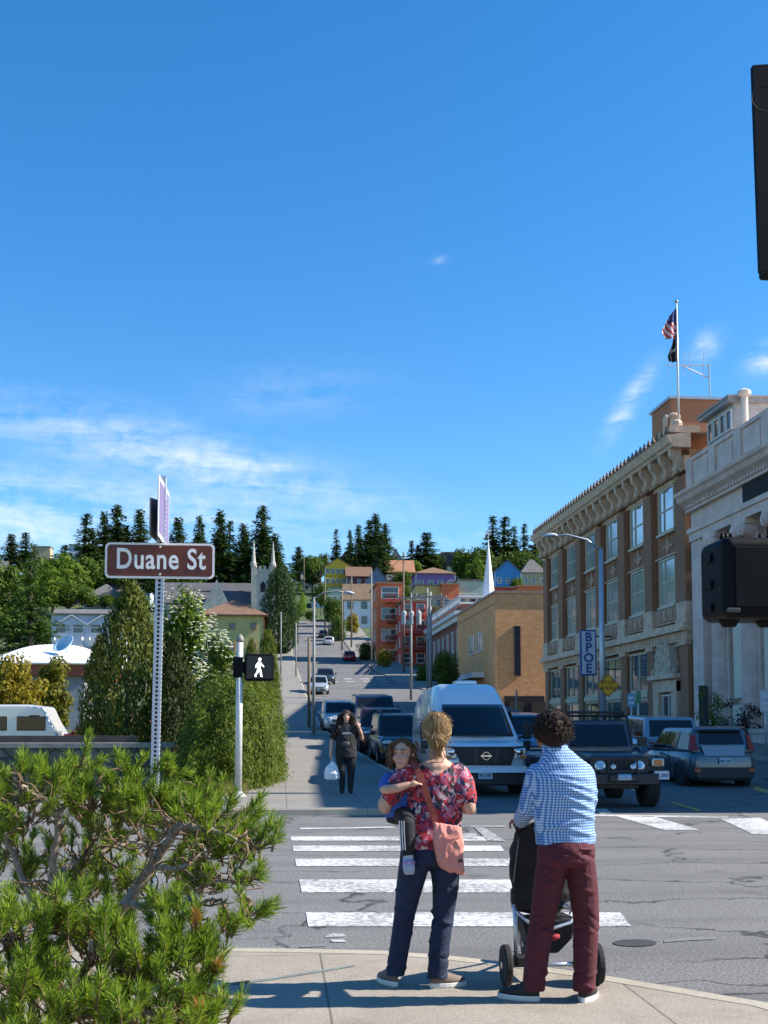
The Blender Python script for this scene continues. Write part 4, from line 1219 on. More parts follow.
for (x0, x1, yt, yb, Y, k, lab, lf) in [
    (30, 78, 552, 612, 210, 'b2', 'pale green rounded tree under the skyline house at left', LF_BRIGHT),
    (66, 96, 556, 604, 230, 'b1', 'dark green rounded tree below the slim conifer', None),
    (45, 92, 580, 618, 190, 'b2', 'mid green spreading tree above the white terrace roof', None),
    (90, 120, 560, 600, 240, 'b1', 'round tree just left of the brown sign plate', None),
    (92, 118, 594, 612, 160, 'b2', 'small yellow green bush before the grey shingled house', LF_BRIGHT),
    (-20, 20, 556, 640, 150, 'b1', 'leafy tree cut by the left edge of the view', None),
    (140, 200, 562, 610, 250, 'b2', 'green tree behind the sign between church and conifers', None),
    (232, 262, 590, 620, 160, 'b1', 'green tree in front of the church tower foot', None)]:
    plant_px(k, lab, x0, x1, yt, yb, Y, {'b1': .85, 'b2': 1.15, 'b3': .7}[k], group=GB, lf=lf, auto=True, boost=1.5)
plant_px('fir', 'large dense green fir in front of the houses at far left', -8, 70, 543, 665, 118, .54, boost=1.35, name='conifer_tree', lf=M_leaf('fir_green', (.014, .040, .010), (.085, .15, .028), .2))
plant_px('yew', 'dense dark egg shaped evergreen right of the olive yellow house', 261, 297, 571, 654, 104, .60, auto=True, boost=1.08, name='evergreen_tree', lf=M_leaf('yew_green', (.010, .030, .010), (.045, .080, .022), .15))
plant_px('cedar', 'tall ragged olive green cedar behind the street sign post', 84, 174, 588, 782, 37, .52, boost=1.1, name='cedar_tree', z=.05)
plant_px('cedar', 'lower dark cedar against the left side of the tall ragged one', 74, 122, 640, 782, 38.5, .52, name='cedar_tree', z=.05)
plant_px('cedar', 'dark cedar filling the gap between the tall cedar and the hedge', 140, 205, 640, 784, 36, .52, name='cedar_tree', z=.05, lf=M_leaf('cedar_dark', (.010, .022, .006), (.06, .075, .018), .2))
plant_px('b1', 'yellow leaved tree at the left edge by the white van', -16, 44, 650, 752, 46, .85, lf=LF_YEL)
plant_px('b3', 'small green and yellow tree beside the yellow leaved one', 30, 76, 654, 752, 48, .7, lf=M_leaf('leaf_mix', (.05, .07, .01), (.24, .22, .03), .35))
# flowering dogwood
D_ = plant_px('b1', 'dogwood covered with white blossom behind the walk signal', 148, 214, 586, 760, 50, .85, name='dogwood_tree', cat='tree', lf=LF_BRIGHT, z=.6)
rg = random.Random(31); mb = MB(); hD = D_.children[0].scale.z; wD = D_.children[0].scale.x
for k in range(62):
    d = rdir(rg); d.y = -abs(d.y)
    c0 = Vector((d.x * .44 * wD, d.y * .44 * wD, hD * (.58 + d.z * .40)))
    for j in range(11): leaf(mb, c0 + rdir(rg) * .34, Vector((rg.uniform(-.5, .5), -.4, 1)).normalized(), rdir(rg), .17, .14)
o = mb.build('blossom', LF_WHITE, D_); D_.rotation_euler.z = 0
D2 = plant_px('b3', 'smaller dogwood with white blossom close to the olive yellow house porch', 196, 240, 632, 770, 46, .7, name='dogwood_tree', lf=LF_BROAD, z=.5); D2.rotation_euler.z = 0
mb = MB(); hD = D2.children[0].scale.z; wD = D2.children[0].scale.x
for k in range(50):
    d = rdir(rg); d.y = -abs(d.y); c0 = Vector((d.x * .36 * wD, d.y * .36 * wD, hD * (.6 + d.z * .38)))
    for j in range(9): leaf(mb, c0 + rdir(rg) * .25, Vector((rg.uniform(-.5, .5), -.4, 1)).normalized(), rdir(rg), .18, .14)
mb.build('blossom', LF_WHITE, D2)
# big hedge by the pavement: long lumpy masses of drooping leaves
def hedge_mass(label, xl, xr, y0, y1, hgt, n, seed, lf, pw=2.6):
    rg = random.Random(seed); c = MB(); t = thing('hedge', label, 'hedge', ((xl + xr) / 2, (y0 + y1) / 2, .05))
    a, b_ = (xr - xl) / 2, (y1 - y0) / 2
    for k in range(n):
        d = rdir(rg); d.z = abs(d.z)
        q = (abs(d.x) ** pw + abs(d.y) ** pw + abs(d.z) ** pw) ** (-1 / pw)
        p = d * q
        lump = .88 + .24 * noise.noise(Vector((p.x * 2.0 + seed, p.y * 4.5, p.z * 2.4))) + .20 * noise.noise(Vector((p.x * 5, p.y * 12 + seed, p.z * 5)))
        p = p * lump * (rg.random() ** .16)
        P = Vector((p.x * a, p.y * b_, max(.03, hgt * p.z)))
        if rg.random() < .07: P += Vector((d.x * .12, d.y * .12, rg.uniform(.02, .22)))
        leaf(c, P, (d + rdir(rg) * .8).normalized(), (d * .5 + Vector((0, 0, -.9)) + rdir(rg) * .6), rg.uniform(.09, .20), rg.uniform(.02, .045))
    c.build('foliage', lf, t)
    r2 = random.Random(seed)
    for k in range(9): x, y = r2.uniform(-a * .6, a * .6), r2.uniform(-b_ * .7, b_ * .7); MB().tube([(x, y, -.2), (x * 1.05, y, hgt * .4), (x * 1.2, y * 1.1, hgt * .7)], [.05, .035, .015], 6).build('stem', BARK, t, smooth=True)
xa, xb = at(171, 740, 28).x, at(289, 740, 28).x
hedge_mass('big drooping leaved hedge behind the walk signal at the pavement edge', xa, xb, 26.2, 34, at(235, 669, 28).z, 42000, 3, LF_HEDGE)
hedge_mass('lower hedge continuing up the pavement behind the big one', xb - 2.2, xb + .1, 35, 46, at(270, 676, 40).z, 12000, 8, LF_HEDGE)
for (x0, x1, yt, yb, Y, lab, lf) in [(252, 283, 634, 720, 62, 'yellow green rounded shrub beyond the walk signal', LF_HEDGE), (240, 262, 642, 720, 66, 'smaller olive shrub under the olive yellow house', LF_CEDAR), (262, 284, 660, 760, 44, 'pale shrub between the hedge and the hill pavement', LF_HEDGE)]:
    plant_px('bush', lab, x0, x1, yt, yb, Y, 1.15, name='shrub', cat='shrub', lf=lf)
# hilltop centre
for (x0, x1, yt, yb, Y, k, lab) in [
    (362, 377, 520, 580, 372, 'con3', 'left tall conifer of the dark central clump on the hilltop'),
    (352, 365, 525, 585, 375, 'con1', 'lower conifer at the left flank of the central clump'),
    (344, 356, 530, 585, 380, 'con3', 'leftmost conifer attached to the central hilltop clump'),
    (368, 384, 514, 585, 370, 'con3', 'tallest conifer in the middle of the central hilltop clump'),
    (378, 392, 524, 585, 376, 'con1', 'right conifer of the central hilltop clump'),
    (374, 390, 534, 590, 362, 'con3', 'lower front conifer of the central hilltop clump'),
    (331, 341, 529, 575, 385, 'con4', 'thin lone conifer left of the central hilltop clump'),
    (406, 417, 541, 575, 400, 'con2', 'small conifer left of the tall thin one on the right ridge'),
    (419, 434, 533, 582, 395, 'con2', 'tall thin conifer on the ridge above the purple house'),
    (412, 424, 545, 576, 410, 'con1', 'dark little conifer behind the grey roofed ridge house'),
    (486, 500, 516, 572, 340, 'con4', 'left tall sparse conifer on the ridge right of the spire'),
    (498, 512, 517, 572, 345, 'con2', 'second tall sparse conifer on the ridge right of the spire'),
    (508, 521, 526, 572, 350, 'con4', 'third sparse conifer on the ridge right of the spire'),
    (519, 530, 524, 572, 352, 'con2', 'fourth conifer on the ridge nearest the brown brick building'),
    (527, 546, 533, 580, 330, 'con3', 'broad conifer half hidden by the brown brick building'),
    (293, 304, 547, 580, 330, 'con1', 'dark conifer at the left side of the dip above the hill street')]:
    plant_px(k, lab, x0, x1, yt, yb, Y, {'con1': .4, 'con2': .34, 'con3': .46, 'con4': .3}[k], name='conifer_tree', group='dark conifers on the hilltop', auto=True, boost=2.6)
for (x0, x1, yt, yb, Y, k, lab, lf) in [
    (294, 328, 554, 590, 330, 'b2', 'rounded green tree left of the yellow house', None),
    (312, 330, 552, 585, 350, 'b1', 'dark green tree behind the left side of the yellow house', None),
    (340, 358, 556, 580, 360, 'b1', 'bright green tree right of the yellow house roof', LF_BRIGHT),
    (390, 414, 570, 592, 310, 'b2', 'bushy tree on the slope between slate blue and purple houses', None),
    (400, 424, 560, 584, 340, 'b1', 'bright tree above the purple house on its left', LF_BRIGHT),
    (450, 500, 546, 592, 300, 'b2', 'large dark rounded tree behind the white spire', None),
    (462, 486, 558, 598, 270, 'b1', 'bright green tree front left of the white spire', LF_BRIGHT),
    (452, 472, 548, 590, 320, 'b1', 'dark round tree left of the spire above the flats', None),
    (500, 545, 548, 590, 310, 'b2', 'wide dark tree behind the bright blue house', None),
    (510, 524, 576, 604, 240, 'b1', 'small bright tree right of the bright blue house', LF_BRIGHT),
    (322, 345, 596, 634, 262, 'b2', 'green tree beside the top of the hill street', None),
    (328, 348, 614, 655, 215, 'b2', 'dark tree overhanging the parked white car', None),
    (344, 360, 612, 640, 225, 'b1', 'yellow green bush by the white clapboard house', LF_YEL),
    (356, 376, 640, 672, 172, 'b2', 'dark bushy tree at the kerb below the red flats', None),
    (286, 304, 600, 630, 275, 'b2', 'green tree at the left side of the top of the hill street', None),
    (376, 394, 648, 676, 150, 'b2', 'yellow leaved bush beside the crossing below the flats', LF_YEL),
    (432, 461, 648, 705, 112, 'b2', 'dark round shrub tree in front of the red brick building', None),
    (414, 436, 660, 705, 118, 'b1', 'small dark shrub left of the round one by the red brick building', None)]:
    plant_px(k, lab, x0, x1, yt, yb, Y, {'b1': .85, 'b2': 1.15, 'b3': .7}[k], group='leafy trees on the central hillside', lf=lf, auto=yb < 640, boost=1.05)

# fuller cover of the slopes: more trees, each by itself
for (x0, x1, yt, yb, lab, lf, k) in [
    (-14, 12, 572, 634, 'bushy tree left of the large green fir', None, 'b2'), (20, 58, 566, 622, 'bright leafy tree right behind the large green fir', LF_BRIGHT, 'b1'),
    (50, 76, 566, 606, 'dark leafy tree below the left skyline house', None, 'b1'), (100, 140, 566, 604, 'dark leafy tree right behind the brown sign plate', None, 'b2'),
    (160, 200, 556, 596, 'dark leafy tree above the nave roof of the church', None, 'b2'), (196, 236, 554, 594, 'leafy tree beneath the twin topped conifer', None, 'b2'),
    (226, 254, 552, 598, 'leafy tree left behind the church tower', None, 'b1'), (270, 292, 572, 612, 'leafy tree right of the church pinnacles', None, 'b1'),
    (118, 146, 590, 622, 'leafy tree between the white terrace and the cedar', LF_BRIGHT, 'b1'), (-10, 30, 606, 660, 'shady tree low at the left edge over the white roof', None, 'b2'),
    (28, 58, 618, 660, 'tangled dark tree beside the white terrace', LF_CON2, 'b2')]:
    plant_px(k, lab, x0, x1, yt, yb, 0, {'b1': .85, 'b2': 1.15}[k], group=GB, lf=lf, auto=True, boost=1.35)
for (x0, x1, yt, yb, lab, k) in [
    (84, 100, 530, 590, 'lower conifer between the slim one and the first broad one', 'con3'), (118, 134, 526, 590, 'lower conifer tucked between the two tallest above the sign', 'con1'), (152, 170, 528, 590, 'conifer directly behind the street sign post', 'con3'),
    (196, 208, 524, 590, 'narrow conifer left of the twin topped one', 'con1'), (214, 226, 518, 590, 'second top of the twin topped conifer', 'con1'), (240, 252, 532, 592, 'low dense conifer touching the church tower', 'con3'), (258, 270, 520, 596, 'leaning conifer between the church pinnacles', 'con1'), (272, 286, 556, 612, 'small conifer at the right end of the left skyline row', 'con3')]:
    plant_px(k, lab, x0, x1, yt, yb, 0, {'con1': .4, 'con3': .46}[k], name='conifer_tree', group=GL, auto=True, boost=2.6)
for (x0, x1, yt, yb, lab, lf, k) in [
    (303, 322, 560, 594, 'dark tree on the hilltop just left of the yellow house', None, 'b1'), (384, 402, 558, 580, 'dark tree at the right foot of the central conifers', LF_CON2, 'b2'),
    (396, 414, 584, 606, 'green tree beside the brown roofed house and the red flats', None, 'b2'), (424, 446, 552, 578, 'dark tree behind the purple house', None, 'b2'), (468, 500, 552, 590, 'dark tree right behind the spire', None, 'b2'),
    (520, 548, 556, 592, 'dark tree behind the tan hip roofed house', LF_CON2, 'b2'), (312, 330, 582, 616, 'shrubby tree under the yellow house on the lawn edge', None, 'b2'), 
    (280, 298, 616, 650, 'low dark tree by the left pavement of the hill street', None, 'b2'), (304, 318, 610, 624, 'long low shrub closing the top of the hill street', LF_BROAD, 'b2')]:
    plant_px(k, lab, x0, x1, yt, yb, 0, {'b1': .85, 'b2': 1.15}[k], group='leafy trees on the central hillside', lf=lf, auto=True, boost=1.05)
# clipped hedges climbing the steep lawn
HB = M_leaf('lawn_hedge', (.09, .17, .012), (.20, .32, .03), .3)
for (x0, x1, yt, yb, Y, lab) in [(288, 294, 582, 592, 330, 'upper left clipped bright hedge on the steep lawn'), (297, 303, 582, 592, 330, 'upper right clipped bright hedge on the steep lawn'), (288, 296, 594, 610, 300, 'lower left clipped bright hedge on the steep lawn'), (298, 307, 594, 614, 300, 'lower right clipped bright hedge on the steep lawn')]:
    plant_px('bush', lab, x0, x1, yt, yb, Y, 1.15, name='clipped_hedge', cat='hedge', lf=HB, group='clipped hedges on the steep lawn', auto=True)
# planter by the bank
plant_px('sapling', 'light green young tree growing in front of the bank wall', 696, 728, 676, 752, 52, .8, name='young_tree', lf=LF_BRIGHT)
plant_px('sapling', 'dark maroon maple in front of the bank columns', 718, 762, 690, 752, 50, .8, name='maple_tree', lf=LF_RED)
plant_px('bush', 'low dark shrub under the young tree at the bank', 696, 722, 728, 755, 51, 1.15, name='shrub', cat='shrub', lf=LF_RED)

# dry grass at the hedge foot
mb = MB(); rg = random.Random(5)
for k in range(2600):
    x = rg.uniform(-1.75, -.75); y = rg.uniform(25.0, 33)
    p = Vector((x, y, H(y) + .05)); a = rg.uniform(0, 6.28); hgt = rg.uniform(.12, .42)
    d = Vector((math.cos(a), math.sin(a), 0)); tip = p + Vector((rg.uniform(-.15, .2), rg.uniform(-.15, .15), hgt))
    mb.add([p - d * .008, p + d * .008, tip], [(0, 1, 2)])
o = mb.build('dry_grass', M_leaf('dry_grass', (.16, .14, .05), (.36, .29, .12), .3)); tag(o, 'tufts of dry grass along the foot of the hedge', 'grass', kind='stuff')

# ---------------------------------------------------------------- poles and signs
GALV = MATS['galvanised']
STEEL = M('street_steel', (.46, .50, .54), .45, .12, 2, metal=.55)
WOODP = M('pole_wood', (.17, .125, .085), .9, .25, 3)
GREYP = M('pole_grey', (.25, .25, .24), .7, .15, 2)
BLACKM = M('signal_black', (.003, .0035, .005), .6, .2, 3, spec=.12)

def pole(label, x, yt, yb, Y, mat, r0=.14, r1=.10, name='utility_pole', cat='pole', arms=(), x2=None):
    a, b = at(x, yb, Y), at(x2 or x, yt, Y)
    g = min(a.z, HS(a.x, Y))
    t = thing(name, label, cat, (a.x, Y, g - .3))
    hh = b.z - g + .3
    MB().tube([(0, 0, 0), ((b.x - a.x), 0, hh)], [r0, r1], 10).build('pole', mat, t, smooth=True)
    for z, l0, l1 in arms:
        m = MB(); m.b2(l0, l1, -.06 - r1, .06 - r1, hh - z - .12, hh - z)
        for k in range(3):
            xx = l0 + .15 + (l1 - l0 - .3) * k / 2; m.lathe([(0, 0), (.06, 0), (.04, .1), (.06, .14), (.03, .22), (0, .22)], (xx, -r1, hh - z), 8)
        m.build('crossarm', mat, t)
    return t, hh
pole('short weathered wooden pole beside the hill pavement', 309, 637, 735, 62, WOODP, .09, .075)
pole('thin steel pole far up the left pavement', 296, 623, 680, 125, GREYP, .08, .06)
pole('thin pole left of the steep lawn hedges', 281, 612, 655, 130, GREYP, .08, .06)
pole('wooden pole at the top of the hill street by the yellow house', 325, 580, 628, 232, WOODP, .16, .12)
pole('slim wooden pole next to the upper parked car', 342, 590, 643, 195, WOODP, .15, .11)
pole('wooden pole in front of the white clapboard house', 351.5, 574, 634, 200, WOODP, .15, .11)
pole('bare grey pole right of the hill street', 371.5, 569, 672, 138, GREYP, .10, .07)
t, hh = pole('tall brown wooden utility pole in front of the red flats', 403.5, 552, 674, 136, WOODP, .14, .10, arms=((.5, -1.1, 1.1),))
t, hh = pole('grey utility pole carrying three transformer cans', 411, 593, 696, 92, GREYP, .11, .09, arms=((.35, -1.2, 3.0),))
for k in range(3):
    m = MB(); z0, z1 = hh - 2.6, hh - 1.55; xx = -.6 + k * .6
    m.lathe([(0, z0), (.19, z0), (.205, z0 + .05), (.205, z1 - .1), (.16, z1), (.06, z1 + .05), (.05, z1 + .2), (0, z1 + .2)], (xx, -.4, 0), 12); m.build('transformer', M('transformer_grey', (.36, .39, .41), .5, .08), t)
pole('left one of the paired steel poles by the van roof', 427.3, 588, 700, 88, GREYP, .08, .07)
pole('stout right one of the paired steel poles by the van roof', 430.3, 592, 704, 86, GREYP, .14, .11, arms=((.3, -1.2, 1.0),))
pole('thin grey pole beside the tan brick wall', 516.5, 690, 745, 80, GREYP, .07, .06)
pole('thin dark pole on the skyline dip', 304, 556, 590, 320, WOODP, .14, .1)

def wire(label, pts, Y0, Y1, sag, r=.012):
    a, b = at(*pts[0], Y0), at(*pts[1], Y1); P = []
    for i in range(15):
        u = i / 14; P.append(a.lerp(b, u) - Vector((0, 0, sag * 4 * u * (1 - u))))
    o = MB().tube(P, r, 5).build('overhead_wire', M('wire_black', (.02, .02, .022), .6)); tag(o, label, 'wire')
wire('long drooping wire over the hill street to the tall wooden pole', ((336, 637), (403.5, 620)), 150, 136, .8, .03)
wire('upper wire between the transformer pole and the paired poles', ((411, 594), (430, 593)), 92, 86, .1, .03)
wire('wire running from the tall wooden pole up to the hilltop pole', ((403.5, 556), (351, 576)), 136, 200, 1.5, .03)
wire('low wire from the bare grey pole to the tall wooden pole', ((371, 610), (403, 590)), 138, 136, .5, .03)

def street_lamp(label, x, yt, yb, Y, armpx, headpx, r=.11, mat=STEEL, rise=None):
    a, b, hd = at(x, yb, Y), at(x, yt, Y), at(*headpx, Y)
    g = min(a.z, HS(a.x, Y)); t = thing('street_lamp', label, 'street lamp', (a.x, Y, g - .1))
    Z = b.z - g + .1; hx, hz = hd.x - a.x, hd.z - g + .1
    MB().tube([(0, 0, 0), (0, 0, Z)], [r, r * .6], 12).build('pole', mat, t, smooth=True)
    MB().box((0, 0, .15), (.42, .42, .3)).build('base', mat, t, bevel=.03)
    s = 1 if hx > 0 else -1
    MB().tube([(0, 0, Z - .1), (hx * .25, 0, Z + (hz - Z) * .45 + .12), (hx * .6, 0, Z + (hz - Z) * .85 + .12), (hx * .82, 0, hz)], [.05, .045, .04, .035], 8).build('arm', mat, t, smooth=True)
    m = MB(); L_ = abs(hx) * .3; m.tube([(hx * .78, 0, hz), (hx * .84, 0, hz + .03), (hx * .95, 0, hz + .01), (hx * 1.06, 0, hz - .03)], 0, 10, ell=[(.05, .04), (.13, .08), (.14, .08), (.06, .04)])
    m.build('lamp_head', M('lamp_housing', (.42, .48, .55), .5, .1), t, smooth=True)
    return t, Z
street_lamp('pale steel street lamp on the left pavement with an arm over the hill street', 313.5, 597, 738, 55, None, (352, 593), .085, GREYP)
LT, LZ = street_lamp('tall steel street lamp before the brown brick building carrying a yellow sign', 603.5, 548, 755, 46, None, (545, 535.5), .14)

# yellow warning diamond on the lamp post
sp_ = at(608, 685.5, 45.7)
SGN = thing('warning_sign', 'yellow diamond sign reading STOP AHEAD on the street lamp post', 'sign', tuple(sp_))
hw = .48
mb = MB(); mb.prism([(0, -.02, -hw), (hw, -.02, 0), (0, -.02, hw), (-hw, -.02, 0)], (0, .02, 0)); mb.build('plate', M('sign_yellow', (.85, .40, .015), .5, .1), SGN)
mb = MB()
for k in range(4):
    a, b = [(0, -hw), (hw, 0), (0, hw), (-hw, 0)][k], [(hw, 0), (0, hw), (-hw, 0), (0, -hw)][k]
    mb.tube([(a[0] * .92, -.025, a[1] * .92), (b[0] * .92, -.025, b[1] * .92)], .012, 4)
mb.build('border', BLACKM, SGN)
text('lettering', 'STOP', .22, BLACKM, SGN, (0, -.024, .11), (PI / 2, 0, 0), .002, .001)
text('lettering', 'AHEAD', .20, BLACKM, SGN, (0, -.024, -.11), (PI / 2, 0, 0), .002, .001)
# BPOE blade sign on the lodge
p = at(587, 653, 71)
BS = thing('blade_sign', 'white vertical blade sign with blue border reading BPOE on the brown brick building', 'sign', (19.2, 70.5, p.z))
zt, zb = at(587, 630, 70.5).z - p.z, at(587, 675.5, 70.5).z - p.z
hw_ = .52
mb = MB(); mb.b2(-hw_, hw_, -.12, .12, zb, zt); mb.build('box', M('sign_blue', (.05, .10, .34), .5, .1), BS, bevel=.03)
mb = MB(); mb.b2(-hw_ + .1, hw_ - .1, -.135, .135, zb + .1, zt - .1); mb.build('face', M('sign_white', (.62, .68, .76), .5, .05), BS)
for k, ch in enumerate('BPOE'): text('lettering', ch, .78, MATS['sign_blue'], BS, (0, -.14, zt - .48 - k * (zt - zb - .9) / 3), (PI / 2, 0, 0), .004, .03)
mb = MB()
for zz in (zt - .4, zb + .4): mb.tube([(hw_, 0, zz), (1.75, 0, zz)], .04)
mb.build('bracket', BLACKM, BS)
# small blue notice on a post, notice by the bank
def post_sign(label, x0, x1, yt, yb, yg, Y, col, extra=None):
    a, wd, z1, z0 = span(x0, x1, yt, yb, Y); g = HS(a, Y)
    t = thing('parking_sign', label, 'sign', (a, Y, g))
    MB().tube([(0, .03, 0), (0, .03, z1 - g + .05)], .03).build('post', GALV, t, smooth=True)
    m = MB(); m.b2(-wd / 2, wd / 2, -.01, .005, z0 - g, z1 - g); m.build('plate', col, t)
    if extra: 
        m = MB(); h_ = z1 - z0
        for (u0, u1, v0, v1) in extra: m.b2(-wd / 2 + wd * u0, -wd / 2 + wd * u1, -.016, -.011, z0 - g + h_ * v0, z0 - g + h_ * v1)
        m.build('marking', M('sign_ink', (.45, .06, .06) if 'red' in label else (.7, .75, .8), .6), t)
post_sign('small light blue sign on a thin post before the shop windows', 627.5, 635, 694, 707, 760, 44, M('sign_lightblue', (.16, .36, .52), .5, .1), [(.15, .85, .6, .8), (.15, .85, .25, .4)])
post_sign('white and red parking sign at the right edge before the bank', 760, 771, 690, 712, 770, 40, M('sign_plain', (.6, .6, .62), .5, .1), [(.1, .9, .62, .9), (.1, .9, .1, .2), (.1, .9, .35, .42)])
post_sign('green and white poster sign beside the light blue sign', 636, 641, 691, 703, 760, 50, M('poster_green', (.14, .30, .16), .6, .3, 12))

# ---- street name sign on a perforated post
D0 = 8.0
b = at(153, 760, D0); tp = at(158.5, 545, D0)
SS = thing('street_name_sign', 'brown street sign reading Duane St on a perforated galvanised post', 'sign', (b.x, D0, .1))
lean = (tp.x - b.x) / (tp.z - b.z)
zt = at(159, 541, D0).z - .1
def M_perf():
    m, nt, b_ = nt_mat('perforated_steel')
    v = coord(nt); s = nt.nodes.new('ShaderNodeSeparateXYZ'); nt.links.new(v, s.inputs[0])
    n_ = noise_t(nt, v, 9, 5)
    nt.links.new(mixc(nt, n_, (.36, .40, .46), (.56, .60, .66)), b_.inputs['Base Color'])
    b_.inputs['Metallic'].default_value = .35; b_.inputs['Roughness'].default_value = .5
    return m
mb = MB(); w2 = .028
def pp(x, y, z): return (x + lean * z, y, z)
mb.prism([pp(-w2, -w2, -.3), pp(w2, -w2, -.3), pp(w2, w2, -.3), pp(-w2, w2, -.3)], (lean * (zt + .75), 0, zt + .75))
PO = mb.build('post', M_perf(), SS)
mb = MB(); k = 0
z = .1
while z < zt + .3:
    c0 = Vector(pp(0, -w2 - .0015, z)); pts = [c0 + Vector((.0105 * math.cos(a), 0, .0105 * math.sin(a))) for a in [2 * PI * i / 10 for i in range(10)]]
    mb.add(pts, [tuple(range(10))])
    c0 = Vector(pp(w2 + .0015, 0, z)); pts = [c0 + Vector((0, .0105 * math.cos(a), .0105 * math.sin(a))) for a in [2 * PI * i / 10 for i in range(10)]]
    mb.add(pts, [tuple(range(10))])
    z += .0254 * 1.15
mb.build('hole_row', DARKV, PO)
a, wd, z1, z0 = span(105, 214.5, 543, 578.5, D0 - .05)
cx = a - b.x; cz = (z1 + z0) / 2 - .1; h_ = z1 - z0
def rrect(w_, h_, r_, y, c, n=6):
    P = []
    for (sx, sz, a0) in ((1, 1, 0), (-1, 1, 90), (-1, -1, 180), (1, -1, 270)):
        for i in range(n + 1):
            a_ = R(a0 + 90 * i / n); P.append((c[0] + sx * (w_ / 2 - r_) + r_ * math.cos(a_), y, c[1] + sz * (h_ / 2 - r_) + r_ * math.sin(a_)))
    return P
mb = MB(); mb.prism(rrect(wd, h_, .035, -.05, (cx, cz)), (0, .006, 0)); SPL = mb.build('sign_plate', M('reflective_white', (.78, .78, .76), .45, .05), SS)
mb = MB(); mb.prism(rrect(wd - .03, h_ - .03, .025, -.0535, (cx, cz)), (0, .003, 0)); mb.build('brown_field', M('sign_brown', (.115, .022, .010), .45, .08), SPL)
tx = text('lettering', 'Duane St', .20, MATS['reflective_white'], SPL, (cx + .005, -.055, cz + .005), (PI / 2, 0, 0), .001, .0035, .76, spacing=1.08)
mb = MB()
for zz in (cz + .095, cz - .095): mb.ell((cx - .0, -.056, zz), (.009, .006, .009), 8, 5)
mb.build('bolt', GALV, SPL)
# cross street plates seen nearly edge on above
zt2 = at(162, 484, D0).z - .1; zb2 = at(162, 543, D0).z - .1
mb = MB(); cxp = at(160, 515, D0).x - b.x
mb.prism([(cxp + .018, -.32, zb2), (cxp + .024, .32, zb2), (cxp + .024, .32, zt2), (cxp + .018, -.32, zt2)], (.006, 0, 0)); mb.build('cross_plate', MATS['reflective_white'], SS)
mb = MB()
mb.prism([(cxp + .022, -.29, zb2 + .03), (cxp + .028, .29, zb2 + .03), (cxp + .028, .29, zt2 - .03), (cxp + .022, -.29, zt2 - .03)], (.004, 0, 0)); mb.build('plate_field', M('sign_lilac', (.20, .16, .30), .5), SS)
mb = MB(); mb.prism([(cxp - .035, -.33, zb2), (cxp - .02, .33, zb2 + .03), (cxp - .02, .33, zt2 - .06), (cxp - .035, -.33, zt2 - .16)], (.006, 0, 0)); mb.build('cross_plate', M('plate_back', (.10, .10, .11), .5, .15), SS)

# ---- pedestrian signal at the far corner
Ys = 25.0
b = at(238, 800, Ys); t_ = at(240, 640, Ys)
PS = thing('walk_signal', 'white walking man signal lit in a black box on a pale far corner post', 'pedestrian signal', (b.x, Ys, .1))
mb = MB(); hh = t_.z - .1
MB().tube([(0, 0, 0), ((t_.x - b.x), 0, hh)], [.078, .070], 14).build('post', M('post_aluminium', (.56, .57, .56), .5, .15, 3, metal=.2, bmp=.2), PS, smooth=True)
MB().lathe([(0, hh - .04), (.085, hh - .04), (.085, hh + .02), (.07, hh + .07), (.03, hh + .12), (0, hh + .13)], (t_.x - b.x, 0, 0), 12).build('cap', M('cap_grey', (.22, .21, .19), .6), PS, smooth=True)
MB().lathe([(0, 0), (.19, 0), (.19, .05), (.12, .12), (.09, .16), (0, .16)], (0, 0, 0), 14).build('base', M('base_grey', (.3, .3, .29), .6), PS)
a, wd, z1, z0 = span(244.5, 274, 654, 681, Ys)
cx, cz, h_ = a - b.x, (z1 + z0) / 2 - .1, z1 - z0
mb = MB(); mb.b2(cx - wd / 2, cx + wd / 2, -.12, .14, cz - h_ / 2, cz + h_ / 2); HB_ = mb.build('housing', BLACKM, PS, bevel=.05, seg=3)
mb = MB(); mb.b2(cx - wd / 2 - .12, cx - wd / 2 + .02, -.04, .06, cz - .12, cz + .12); mb.b2(-.13, cx - wd / 2 - .05, -.10, .1, cz - h_ * .38, cz + h_ * .38); mb.build('bracket', BLACKM, PS, bevel=.02)
WM = M_emit('walk_white', (.86, .92, .86), 1.0)
mb = MB(); u = h_ / 2 * .72; y = -.127
def seg(pts, r): mb.tube([(cx + p[0] * u, y, cz + p[1] * u) for p in pts], 0, 8, ell=[(q * u, .006) for q in r])
mb.ell((cx + .06 * u, y, cz + .80 * u), (.15 * u, .006, .17 * u), 12, 6)
seg([(.02, .55), (.0, .2), (-.03, -.1)], [.17, .19, .15]); seg([(-.03, -.05), (.16, -.45), (.22, -.95)], [.13, .10, .08]); seg([(-.05, -.05), (-.16, -.5), (-.42, -.88)], [.13, .10, .08])
seg([(.06, .5), (.32, .2), (.48, .02)], [.08, .07, .05]); seg([(-.06, .5), (-.28, .2), (-.36, -.05)], [.08, .07, .05]); seg([(.2, -.95), (.36, -.95)], [.05, .04]); seg([(-.42, -.88), (-.30, -.99)], [.06, .05])
mb.build('walking_symbol', WM, HB_)
mb = MB(); mb.b2(cx - wd / 2 + .05, cx + wd / 2 - .05, -.125, -.119, cz - h_ / 2 + .05, cz + h_ / 2 - .05); mb.build('lens', M('lens_black', (.006, .006, .007), .3), HB_)

